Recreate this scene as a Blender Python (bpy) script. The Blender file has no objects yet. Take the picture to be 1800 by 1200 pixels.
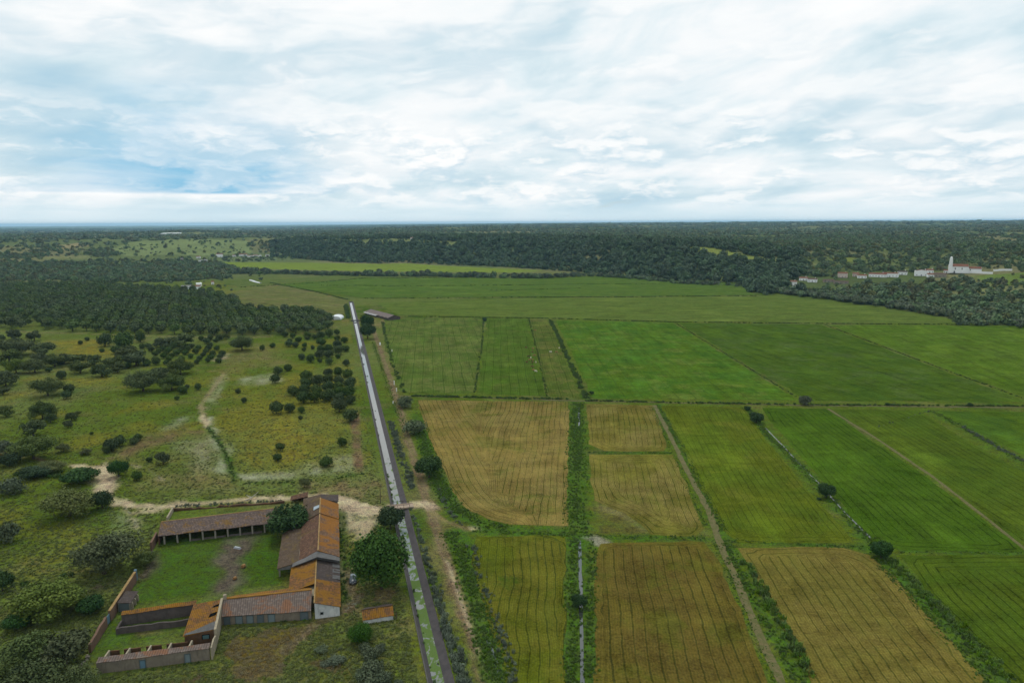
import bpy, bmesh, math, random
import numpy as np
from mathutils import Vector, Matrix

R = math.radians
rng = np.random.default_rng(7)
random.seed(7)
scene = bpy.context.scene
COL = scene.collection

# ------------------------------------------------------------------ camera
F_PX, CX, CY = 1250.0, 900.0, 600.0          # focal length in photo pixels (photo is 1800 x 1200)
CAM_H, PITCH, ROLL = 90.0, R(9.49), R(-0.25)
cam_data = bpy.data.cameras.new('camera')
cam_data.sensor_width = 36.0
cam_data.lens = 36.0 * F_PX / 1800.0
cam_data.clip_start = 1.0
cam_data.clip_end = 120000.0
cam = bpy.data.objects.new('camera', cam_data)
COL.objects.link(cam)
CAM_M = Matrix.Translation((0, 0, CAM_H)) @ Matrix.Rotation(math.pi / 2 - PITCH, 4, 'X') @ Matrix.Rotation(ROLL, 4, 'Z')
cam.matrix_world = CAM_M
scene.camera = cam
_RM = np.array(CAM_M.to_3x3())

# ------------------------------------------------------------------ world: daylight sky under broken cloud
SUN_EL, SUN_AZ = R(60.0), R(-20.0)            # azimuth clockwise from +Y
world = bpy.data.worlds.new('World')
scene.world = world
world.use_nodes = True
world.cycles.sampling_method = 'MANUAL'
world.cycles.sample_map_resolution = 512


class NB:
    """small node-graph builder"""
    def __init__(self, tree):
        self.t = tree

    def n(self, kind, props=None, **ins):
        nd = self.t.nodes.new(kind)
        for k, v in (props or {}).items():
            setattr(nd, k, v)
        for k, v in ins.items():
            key = int(k[1:]) if (k[0] == 'i' and k[1:].isdigit()) else k.replace('_', ' ')
            self.set(nd.inputs[key], v)
        return nd

    def set(self, sock, v):
        if isinstance(v, bpy.types.NodeSocket):
            self.t.links.new(v, sock)
        elif isinstance(v, bpy.types.Node):
            self.t.links.new(v.outputs[0], sock)
        else:
            if sock.type == 'RGBA' and len(v) == 3:
                v = (*v, 1.0)
            sock.default_value = v

    def m(self, op, a, b=0.0, c=0.0, clamp=False):
        return self.n('ShaderNodeMath', {'operation': op, 'use_clamp': clamp}, i0=a, i1=b, i2=c).outputs[0]

    def vm(self, op, a, b=(0, 0, 0)):
        nd = self.n('ShaderNodeVectorMath', {'operation': op}, i0=a, i1=b)
        return nd.outputs['Value'] if op in ('LENGTH', 'DOT_PRODUCT', 'DISTANCE') else nd.outputs[0]

    def mix(self, f, a, b, mode='MIX'):
        nd = self.t.nodes.new('ShaderNodeMix')
        nd.data_type = 'RGBA'
        nd.blend_type = mode
        nd.clamp_factor = True
        self.set(nd.inputs[0], f)
        self.set(nd.inputs[6], a)
        self.set(nd.inputs[7], b)
        return nd.outputs[2]

    def noise(self, vec, scale, detail=4.0, rough=0.55, dist=0.0, dims='3D', w=None):
        nd = self.n('ShaderNodeTexNoise', {'noise_dimensions': dims}, Scale=scale, Detail=detail, Roughness=rough, Distortion=dist)
        if vec is not None:
            self.set(nd.inputs['Vector'], vec)
        return nd.outputs['Fac']

    def ss(self, v, lo, hi, a=0.0, b=1.0):
        return self.n('ShaderNodeMapRange', {'interpolation_type': 'SMOOTHSTEP'}, Value=v, From_Min=lo, From_Max=hi, To_Min=a, To_Max=b).outputs[0]

    def ramp(self, v, stops):
        nd = self.n('ShaderNodeValToRGB', Fac=v)
        el = nd.color_ramp.elements
        while len(el) < len(stops):
            el.new(0.5)
        for e, (p, c) in zip(el, stops):
            e.position = p
            e.color = (*c, 1.0)
        return nd.outputs[0]

    def comb(self, x, y, z=0.0):
        return self.n('ShaderNodeCombineXYZ', X=x, Y=y, Z=z).outputs[0]

    def map(self, vec, scale=(1, 1, 1), rot=(0, 0, 0), loc=(0, 0, 0)):
        return self.n('ShaderNodeMapping', Vector=vec, Location=loc, Rotation=rot, Scale=scale).outputs[0]


def build_world():
    nt = world.node_tree
    nt.nodes.clear()
    b = NB(nt)
    sky = b.n('ShaderNodeTexSky', {'sky_type': 'NISHITA', 'sun_disc': False, 'sun_elevation': SUN_EL, 'sun_rotation': SUN_AZ,
                                   'altitude': 90.0, 'air_density': 1.0, 'dust_density': 1.6, 'ozone_density': 1.2})
    d = b.n('ShaderNodeTexCoord').outputs['Generated']
    d = b.vm('NORMALIZE', d)
    sx = b.n('ShaderNodeSeparateXYZ', Vector=d)
    x, y, z = sx.outputs
    el = b.m('ARCSINE', z)
    az = b.m('ARCTAN2', x, y)
    zc = b.m('ADD', b.m('MAXIMUM', z, 0.0), 0.075)
    px = b.m('DIVIDE', x, zc)
    py = b.m('DIVIDE', y, zc)
    p = b.comb(px, py, 0.0)
    # broad altostratus sheet
    pr = b.map(p, scale=(0.58, 0.40, 1.0), rot=(0, 0, R(-40)), loc=(3.1, 1.7, 0))
    wv = b.n('ShaderNodeTexNoise', Vector=pr, Scale=0.7, Detail=1.0, Roughness=0.5).outputs['Color']
    pw = b.vm('ADD', pr, b.vm('MULTIPLY', b.vm('SUBTRACT', wv, (0.5, 0.5, 0.5)), (0.5, 0.5, 0.0)))
    nA = b.noise(pw, 0.85, 7.0, 0.50, 0.1)
    nB = b.noise(b.map(pw, loc=(7.3, 2.9, 1.5)), 1.6, 5.0, 0.52, 0.1)
    hq = b.comb(b.m('ADD', b.m('MULTIPLY', az, 4.6), b.m('MULTIPLY', el, -2.0)), b.m('ADD', b.m('MULTIPLY', el, 11.5), b.m('MULTIPLY', az, -1.6)), 4.7)
    nH = b.noise(hq, 1.0, 7.0, 0.54, 0.35)
    dens = b.m('ADD', b.m('ADD', b.m('MULTIPLY', nA, 0.46), b.m('MULTIPLY', nH, 0.40)), b.m('MULTIPLY', nB, 0.14))
    col = b.ramp(dens, [(0.38, (0.46, 0.66, 0.78)), (0.445, (0.64, 0.79, 0.86)), (0.485, (0.79, 0.89, 0.935)), (0.53, (0.94, 0.97, 0.985)), (0.61, (1.05, 1.05, 1.04))])
    # clear blue seen through the thinnest places
    hole = b.ss(dens, 0.30, 0.37, 1.0, 0.0)
    nis = b.vm('SCALE', sky.outputs[0])
    nis.node.inputs['Scale'].default_value = 0.10
    col = b.mix(b.m('MULTIPLY', hole, 0.65), col, nis)
    # larger soft heaps higher up, grey below and pale above
    q3 = b.comb(b.m('MULTIPLY', az, 4.6), b.m('ADD', b.m('MULTIPLY', el, 14.0), b.m('MULTIPLY', az, -0.8)), 8.1)
    w3 = b.n('ShaderNodeTexNoise', Vector=q3, Scale=1.8, Detail=2.0, Roughness=0.55).outputs['Color']
    q3 = b.vm('ADD', q3, b.vm('MULTIPLY', b.vm('SUBTRACT', w3, (0.5, 0.5, 0.5)), (0.5, 0.5, 0.0)))
    nD = b.noise(q3, 1.0, 6.0, 0.55)
    nDu = b.noise(b.vm('ADD', q3, (0.0, 0.33, 0.0)), 1.0, 3.0, 0.5)
    heap = b.mix(b.ss(b.m('SUBTRACT', nD, nDu), -0.10, 0.12), (0.58, 0.74, 0.83), (1.0, 1.01, 1.01))
    hm = b.m('MULTIPLY', b.ss(nD, 0.47, 0.55), b.m('MULTIPLY', b.ss(el, 0.05, 0.09), b.ss(el, 0.26, 0.42, 1.0, 0.0)))
    col = b.mix(b.m('MULTIPLY', hm, 0.62), col, heap)
    # heaped cloud towards the horizon: bright tops, flat grey bases
    q = b.comb(b.m('MULTIPLY', az, 10.5), b.m('MULTIPLY', el, 31.0), 0.3)
    qw = b.vm('ADD', q, b.vm('MULTIPLY', b.vm('SUBTRACT', b.n('ShaderNodeTexNoise', Vector=q, Scale=2.4, Detail=2.0, Roughness=0.6).outputs['Color'], (0.5, 0.5, 0.5)), (0.35, 0.45, 0.0)))
    nC = b.noise(qw, 1.05, 7.0, 0.58, 0.0)
    nCu = b.noise(b.vm('ADD', qw, (0.0, 0.30, 0.0)), 1.05, 5.0, 0.6, 0.0)
    body = b.ss(nC, 0.44, 0.57)
    top = b.ss(b.m('SUBTRACT', nC, nCu), -0.10, 0.10)
    cum = b.mix(top, (0.57, 0.74, 0.84), (1.04, 1.04, 1.03))
    lowband = b.m('MULTIPLY', b.ss(el, 0.012, 0.03), b.ss(el, 0.10, 0.17, 1.0, 0.0))
    col = b.mix(b.m('MULTIPLY', b.m('MULTIPLY', body, lowband), 0.7), col, cum)
    # slate-blue shower cloud low on the left with a flat base
    eb = b.m('ADD', el, b.m('MULTIPLY', b.m('SUBTRACT', nC, 0.5), 0.10))
    ab = b.m('ADD', az, b.m('MULTIPLY', b.m('SUBTRACT', nB, 0.5), 0.35))
    base = b.ss(b.m('ADD', el, b.m('MULTIPLY', b.m('SUBTRACT', nCu, 0.5), 0.006)), 0.0355, 0.0395)
    topf = b.ss(eb, 0.055, 0.20, 1.0, 0.0)
    side = b.m('MULTIPLY', b.ss(ab, -0.66, -0.40), b.ss(ab, -0.40, -0.20, 1.0, 0.0))
    rain = b.m('MULTIPLY', b.m('MULTIPLY', base, topf), side)
    rain = b.m('MULTIPLY', rain, b.ss(nCu, 0.60, 0.44, 0.55, 1.0))
    col = b.mix(b.m('MULTIPLY', rain, 1.0), col, (0.27, 0.57, 0.79))
    # veil at the horizon
    hz = b.ss(el, 0.006, 0.040, 1.0, 0.0)
    col = b.mix(b.m('MULTIPLY', hz, 0.80), col, (0.74, 0.88, 0.94))
    bg = b.n('ShaderNodeBackground', Color=col, Strength=SKY_STRENGTH)
    out = b.n('ShaderNodeOutputWorld', Surface=bg)


SKY_STRENGTH = 1.0
build_world()

# ------------------------------------------------------------------ sun, dimmed and softened by the cloud
sun_data = bpy.data.lights.new('sun', 'SUN')
sun_data.energy = 1.5
sun_data.angle = R(10)
sun_data.color = (1.0, 0.96, 0.88)
sun = bpy.data.objects.new('sun', sun_data)
COL.objects.link(sun)
_sd = Vector((math.sin(SUN_AZ) * math.cos(SUN_EL), math.cos(SUN_AZ) * math.cos(SUN_EL), math.sin(SUN_EL)))
sun.rotation_euler = (-_sd).to_track_quat('-Z', 'Y').to_euler()
sun.location = (0, 0, 400)

scene.view_settings.view_transform = 'Standard'
scene.view_settings.look = 'None'
scene.view_settings.exposure = 0.0
scene.view_settings.gamma = 1.0
scene.view_settings.use_curve_mapping = False
cy = scene.cycles
cy.max_bounces = 5
cy.diffuse_bounces = 2
cy.glossy_bounces = 2
cy.transmission_bounces = 2
cy.transparent_max_bounces = 8
cy.volume_bounces = 0
cy.use_denoising = True
cy.caustics_reflective = False
cy.caustics_refractive = False
scene.render.use_persistent_data = False


# ------------------------------------------------------------------ photo pixel -> point of the land
def G(px, py, z=0.0):
    """world point seen at photo pixel (px, py) on the level plane z"""
    v = _RM @ np.array([(px - CX) / F_PX, -(py - CY) / F_PX, -1.0])
    t = (z - CAM_H) / v[2]
    return Vector((v[0] * t, v[1] * t, z))


def at_dist(px, py, dist):
    """world point on the ray of a pixel at a horizontal distance"""
    v = _RM @ np.array([(px - CX) / F_PX, -(py - CY) / F_PX, -1.0])
    t = dist / math.hypot(v[0], v[1])
    return Vector((v[0] * t, v[1] * t, CAM_H + v[2] * t))


def az_of(px):
    return math.atan2(px - CX, F_PX)


def px_per_m(px, py):
    p = G(px, py)
    dv = np.array([p.x, p.y, p.z - CAM_H])
    depth = -(_RM.T @ dv)[2]
    return F_PX / depth


# ------------------------------------------------------------------ numpy noise
def _hash(ix, iy, seed):
    h = (ix.astype(np.int64) * 374761393 + iy.astype(np.int64) * 668265263 + seed * 982451653) & 0xffffffff
    h = ((h ^ (h >> 13)) * 1274126177) & 0xffffffff
    return ((h ^ (h >> 16)) & 0xffffff) / float(0xffffff)


def vnoise(x, y, seed=0):
    x = np.asarray(x, float)
    y = np.asarray(y, float)
    ix = np.floor(x)
    iy = np.floor(y)
    fx = x - ix
    fy = y - iy
    fx = fx * fx * (3 - 2 * fx)
    fy = fy * fy * (3 - 2 * fy)
    a = _hash(ix, iy, seed)
    b_ = _hash(ix + 1, iy, seed)
    c = _hash(ix, iy + 1, seed)
    d = _hash(ix + 1, iy + 1, seed)
    return (a * (1 - fx) + b_ * fx) * (1 - fy) + (c * (1 - fx) + d * fx) * fy


def fbm(x, y, seed=0, oct=4, gain=0.5):
    s = 0.0
    amp = 1.0
    tot = 0.0
    for k in range(oct):
        s = s + amp * vnoise(np.asarray(x) * 2 ** k + 17.3 * k, np.asarray(y) * 2 ** k - 9.1 * k, seed + k)
        tot += amp
        amp *= gain
    return s / tot


def sstep(v, lo, hi):
    t = np.clip((np.asarray(v, float) - lo) / (hi - lo), 0, 1)
    return t * t * (3 - 2 * t)


def inpoly(x, y, poly):
    x = np.asarray(x)
    y = np.asarray(y)
    ins = np.zeros(x.shape, bool)
    n = len(poly)
    for i in range(n):
        x1, y1 = poly[i][0], poly[i][1]
        x2, y2 = poly[(i + 1) % n][0], poly[(i + 1) % n][1]
        c = ((y1 > y) != (y2 > y)) & (x < (x2 - x1) * (y - y1) / (y2 - y1 + 1e-12) + x1)
        ins ^= c
    return ins


def dist_polyline(x, y, pts, closed=False):
    """distance to a polyline, and the parameter (metres) along it"""
    x = np.asarray(x, float)
    y = np.asarray(y, float)
    best = np.full(x.shape, 1e9)
    along = np.zeros(x.shape)
    acc = 0.0
    n = len(pts)
    for i in range(n if closed else n - 1):
        ax, ay = pts[i][0], pts[i][1]
        bx, by = pts[(i + 1) % n][0], pts[(i + 1) % n][1]
        ux, uy = bx - ax, by - ay
        L2 = ux * ux + uy * uy + 1e-12
        t = np.clip(((x - ax) * ux + (y - ay) * uy) / L2, 0, 1)
        dd = np.hypot(x - ax - t * ux, y - ay - t * uy)
        m = dd < best
        best = np.where(m, dd, best)
        along = np.where(m, acc + t * math.sqrt(L2), along)
        acc += math.sqrt(L2)
    return best, along


# ------------------------------------------------------------------ lay of the land
# px of the photo, distance of the valley's foot, width of the slope, height of the plateau, height far away
_foot = [
    (-1500, 700, 1500, 45, 40), (-500, 1000, 1500, 42, 25), (0, 1150, 1700, 42, 12), (200, 1500, 1200, 40, 12), (330, 1650, 700, 42, 12),
    (420, 1800, 620, 38, 14), (500, 2000, 380, 40, 20), (600, 1720, 320, 45, 30), (700, 1600, 260, 49, 40), (850, 1500, 230, 50, 52),
    (1000, 1330, 230, 50, 62), (1150, 1100, 240, 50, 66), (1250, 1010, 300, 48, 68), (1350, 930, 420, 46, 70), (1450, 880, 620, 46, 71),
    (1600, 790, 760, 46, 72), (1750, 690, 820, 46, 73), (1900, 640, 800, 46, 73), (2600, 520, 800, 46, 60)]
_FA = np.array([az_of(f[0]) for f in _foot])
_FD, _FW, _FH, _FF = [np.array([f[k] for f in _foot], float) for k in (1, 2, 3, 4)]


def hgt(x, y):
    x = np.asarray(x, float)
    y = np.asarray(y, float)
    r = np.hypot(x, y)
    a = np.arctan2(x, y)
    fd = np.interp(a, _FA, _FD)
    fw = np.interp(a, _FA, _FW)
    fh = np.interp(a, _FA, _FH)
    ff = np.interp(a, _FA, _FF)
    und = fbm(x / 520.0, y / 520.0, 31, 4) - 0.5
    wob = (fbm(x / 260.0, y / 260.0, 77, 3) - 0.5) * 160.0 * sstep(r, 900, 1600)
    s = r - fd + wob
    k = sstep(s, 0, fw)
    h = fh * k
    far = sstep(r, 3200, 8000)
    h = h * (1 - far) + ff * far
    h = h + und * (16.0 + 30.0 * sstep(r, 2200, 4500)) * sstep(s, 100, 900) * (1 - 0.4 * far)
    back = y < -60
    return np.where(back, 0.0, h)


# ------------------------------------------------------------------ mesh and material helpers
def mat(name, build, rough=0.9, spec=0.2):
    m = bpy.data.materials.new(name)
    m.use_nodes = True
    nt = m.node_tree
    nt.nodes.clear()
    b = NB(nt)
    bsdf = b.n('ShaderNodeBsdfPrincipled', Roughness=rough)
    bsdf.inputs['Specular IOR Level'].default_value = spec
    out = b.n('ShaderNodeOutputMaterial', Surface=bsdf.outputs[0])
    build(b, bsdf, out)
    return m


def mesh_obj(name, verts, faces, material=None, parent=None, smooth=False, loc=None):
    me = bpy.data.meshes.new(name)
    me.from_pydata([tuple(v) for v in verts], [], faces)
    me.update()
    o = bpy.data.objects.new(name, me)
    COL.objects.link(o)
    if material is not None:
        for mm in (material if isinstance(material, (list, tuple)) else [material]):
            me.materials.append(mm)
    if smooth:
        me.polygons.foreach_set('use_smooth', np.ones(len(me.polygons), bool))
    if parent is not None:
        o.parent = parent
    if loc is not None:
        o.location = loc
    return o


def np_mesh(name, V, Fq, material=None, smooth=True):
    """fast mesh from numpy arrays; Fq is (n, k) all the same k"""
    me = bpy.data.meshes.new(name)
    V = np.asarray(V, np.float32)
    Fq = np.asarray(Fq, np.int32)
    k = Fq.shape[1]
    me.vertices.add(len(V))
    me.vertices.foreach_set('co', V.ravel())
    me.loops.add(Fq.size)
    me.loops.foreach_set('vertex_index', Fq.ravel())
    me.polygons.add(len(Fq))
    me.polygons.foreach_set('loop_start', np.arange(0, Fq.size, k, dtype=np.int32))
    me.polygons.foreach_set('use_smooth', np.full(len(Fq), smooth))
    me.update(calc_edges=True)
    if material is not None:
        me.materials.append(material)
    return me


def add_attr(me, name, data, kind='FLOAT'):
    at = me.attributes.new(name, kind, 'POINT')
    if kind == 'FLOAT_COLOR':
        d = np.ones((len(data), 4), np.float32)
        d[:, :3] = data
        at.data.foreach_set('color', d.ravel())
    elif kind == 'INT':
        at.data.foreach_set('value', np.asarray(data, np.int32).ravel())
    elif kind == 'FLOAT_VECTOR':
        at.data.foreach_set('vector', np.asarray(data, np.float32).ravel())
    else:
        at.data.foreach_set('value', np.asarray(data, np.float32).ravel())


def link(me, name, parent=None):
    o = bpy.data.objects.new(name, me)
    COL.objects.link(o)
    if parent is not None:
        o.parent = parent
    return o


def tag(o, label=None, cat=None, group=None, kind=None):
    if label:
        o['label'] = label
    if cat:
        o['category'] = cat
    if group:
        o['group'] = group
    if kind:
        o['kind'] = kind
    return o


def empty(name, loc, rz=0.0):
    o = bpy.data.objects.new(name, None)
    o.empty_display_size = 0.5
    COL.objects.link(o)
    o.location = loc
    o.rotation_euler = (0, 0, rz)
    return o


def grid_faces(nr, nc):
    i = np.arange(nr - 1)[:, None] * nc + np.arange(nc - 1)[None, :]
    i = i.ravel()
    return np.stack([i, i + 1, i + nc + 1, i + nc], 1)


def PX(pts, z=0.0):
    return [G(p[0], p[1], z) for p in pts]

# ================================================================== LAND
# canal axis in the world: straight from beneath the camera's left to its far end
C_A = G(776, 1200)
C_B = G(617, 530)
_ct = (C_B - C_A).normalized()
C_T = np.array([_ct.x, _ct.y])
C_N = np.array([_ct.y, -_ct.x])              # to the right of the canal
C_LEN = (C_B - C_A).length


def to_canal(x, y):
    dx = np.asarray(x) - C_A.x
    dy = np.asarray(y) - C_A.y
    return dx * C_T[0] + dy * C_T[1], dx * C_N[0] + dy * C_N[1]


def from_canal(s, t):
    return C_A.x + s * C_T[0] + t * C_N[0], C_A.y + s * C_T[1] + t * C_N[1]


# canal cross-section (t, z): left lip, left toe, right toe, right lip
CAN = [(-3.0, 0.0), (-1.9, -0.9), (0.9, -0.9), (2.9, 0.0)]


def mat_ground():
    def build(b, bsdf, out):
        at = b.n('ShaderNodeAttribute', {'attribute_name': 'col'}).outputs['Color']
        pos = b.n('ShaderNodeNewGeometry').outputs['Position']
        n1 = b.noise(pos, 0.9, 5.0, 0.65)
        n2 = b.noise(pos, 0.22, 4.0, 0.6, 0.6)
        n3 = b.noise(b.map(pos, scale=(1, 0.45, 1)), 3.1, 3.0, 0.6)
        k = b.m('ADD', b.m('MULTIPLY', b.m('SUBTRACT', n1, 0.5), 2.2), b.m('MULTIPLY', b.m('SUBTRACT', n2, 0.5), 1.3))
        k = b.m('ADD', k, b.m('MULTIPLY', b.m('SUBTRACT', n3, 0.5), 1.8))
        k = b.m('ADD', k, 1.0, clamp=False)
        k = b.m('MAXIMUM', k, 0.25)
        c = b.vm('SCALE', at)
        b.set(c.node.inputs['Scale'], k)
        hs = b.n('ShaderNodeHueSaturation', Color=c, Hue=b.ss(n2, 0.3, 0.7, 0.485, 0.515), Saturation=b.ss(n1, 0.3, 0.7, 0.85, 1.1))
        b.set(bsdf.inputs['Base Color'], hs.outputs[0])
        bp = b.n('ShaderNodeBump', Height=b.m('ADD', n1, n3), Strength=0.6, Distance=0.35)
        b.set(bsdf.inputs['Normal'], bp)
    return mat('meadow_ground', build, 1.0, 0.0)


M_GROUND = mat_ground()

# ---- colours of the open ground, laid out in plan
GRASS = np.array([0.078, 0.110, 0.012])
GRASS_D = np.array([0.042, 0.084, 0.008])
LUSH = np.array([0.050, 0.102, 0.012])
GRASS_L = np.array([0.128, 0.145, 0.046])
DRY = np.array([0.175, 0.135, 0.060])
SOIL = np.array([0.150, 0.098, 0.052])
SAND = np.array([0.42, 0.33, 0.21])
YEL = np.array([0.165, 0.140, 0.018])
WHT = np.array([0.310, 0.320, 0.205])
MUD = np.array([0.092, 0.075, 0.054])

# patches: photo pixel outline -> plan, colour, strength, softness in metres
_patches = [
    ([(375, 690), (470, 655), (620, 655), (625, 830), (430, 850), (400, 780)], YEL, 0.30, 10),
    ([(420, 745), (545, 735), (560, 820), (440, 830)], YEL, 0.40, 12),
    ([(470, 670), (530, 655), (560, 665), (545, 690), (480, 700)], YEL, 0.35, 8),
    ([(70, 598), (190, 596), (210, 625), (160, 640), (90, 622)], YEL, 0.75, 14),
    ([(100, 668), (200, 655), (210, 668), (180, 680), (120, 680)], YEL, 0.45, 8),
    ([(0, 690), (60, 685), (50, 700), (0, 705)], YEL, 0.4, 6),
    ([(130, 770), (180, 772), (170, 785), (140, 785)], YEL, 0.5, 3),
    ([(30, 830), (90, 835), (80, 850), (35, 850)], YEL, 0.4, 4),
    ([(370, 690), (380, 665), (400, 655), (395, 690), (370, 720)], WHT, 0.5, 5),
    ([(365, 735), (380, 730), (415, 800), (430, 835), (460, 845), (410, 850), (390, 800)], WHT, 0.85, 3),
    ([(420, 835), (520, 820), (625, 800), (625, 830), (520, 845), (430, 850)], WHT, 0.36, 6),
    ([(410, 663), (470, 655), (500, 668), (420, 680)], WHT, 0.45, 6),
    ([(270, 755), (330, 730), (355, 728), (330, 745), (285, 762)], WHT, 0.45, 4),
    ([(290, 780), (390, 760), (410, 830), (330, 830)], WHT, 0.28, 8),
    ([(230, 775), (330, 745), (360, 760), (260, 790), (210, 810), (190, 805)], SOIL, 0.5, 5),
    ([(215, 805), (300, 800), (410, 830), (410, 870), (240, 870), (205, 840)], DRY, 0.35, 8),
    ([(310, 760), (395, 755), (405, 850), (340, 850)], DRY, 0.3, 8),
    ([(405, 610), (470, 600), (520, 640), (420, 650), (370, 690)], DRY, 0.35, 10),
    ([(375, 632), (402, 620), (408, 630), (385, 638)], SAND, 0.5, 3),
    ([(545, 845), (680, 843), (690, 880), (620, 885), (540, 872)], DRY, 0.62, 5),
    ([(615, 740), (632, 720), (640, 830), (622, 832)], SOIL, 0.85, 1.2),
    ([(180, 880), (440, 850), (540, 860), (400, 872), (200, 890)], GRASS_L, 0.4, 5),
    ([(100, 880), (190, 890), (240, 950), (150, 960)], GRASS_D, 0.5, 6),
    ([(190, 905), (235, 912), (240, 950), (205, 945)], WHT, 0.40, 3),
    ([(0, 860), (100, 890), (140, 960), (100, 1020), (0, 1010)], GRASS_D, 0.35, 12),
    ([(40, 985), (70, 985), (70, 1000), (30, 1000)], DRY, 0.5, 3),
    ([(215, 1035), (260, 1030), (250, 1050), (200, 1055)], WHT, 0.2, 3),
    # courtyard
    ([(285, 945), (490, 930), (500, 1030), (215, 1068), (250, 1000)], GRASS_D, 0.85, 2),
    ([(385, 935), (470, 930), (470, 960), (440, 1000), (425, 1045), (375, 1052), (400, 1000), (360, 975)], MUD, 1.0, 4),
    ([(275, 970), (290, 985), (262, 1015), (210, 1035), (130, 1045), (170, 1025), (240, 1008)], MUD, 0.75, 2),
    ([(205, 1090), (340, 1065), (330, 1120), (170, 1150)], GRASS_D, 0.7, 3),
    ([(230, 1108), (330, 1092), (332, 1100), (240, 1118)], SOIL, 0.5, 1.5),
    # fore-yard below the farm
    ([(380, 1085), (600, 1085), (610, 1200), (160, 1215), (380, 1150)], np.array([0.085, 0.066, 0.018]), 0.7, 6),
    ([(420, 1110), (560, 1095), (520, 1150), (420, 1180)], np.array([0.120, 0.085, 0.018]), 0.5, 6),
    ([(380, 1170), (500, 1150), (520, 1220), (380, 1220)], SOIL, 0.35, 6),
    ([(600, 1040), (720, 1030), (740, 1200), (600, 1200)], DRY, 0.35, 8),
    ([(625, 1030), (690, 1030), (720, 1070), (640, 1075)], DRY, 0.6, 4),
    ([(705, 1100), (735, 1090), (752, 1200), (715, 1200)], np.array([0.105, 0.088, 0.018]), 0.6, 4),
    ([(600, 880), (660, 905), (650, 930), (615, 960), (612, 1015), (628, 1020), (632, 960), (600, 930)], SAND, 0.55, 2.5),
    ([(595, 895), (612, 900), (612, 1060), (600, 1060)], GRASS_D, 0.8, 1.5),
    # right bank of the canal
    ([(715, 870), (745, 860), (800, 1000), (880, 1200), (820, 1200)], DRY, 0.45, 4),
    ([(660, 600), (680, 600), (720, 740), (760, 860), (735, 870), (695, 740)], DRY, 0.35, 3),
    ([(630, 555), (700, 555), (690, 575), (640, 580)], DRY, 0.5, 8),
    ([(1045, 880), (1100, 898), (1150, 935), (1120, 940), (1050, 905)], DRY, 0.45, 2),
    ([(1045, 895), (1090, 905), (1140, 938), (1045, 940)], np.array([0.09, 0.085, 0.02]), 0.8, 2),
]
_patches = [(PX(o), c, s, f) for o, c, s, f in _patches]

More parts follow.
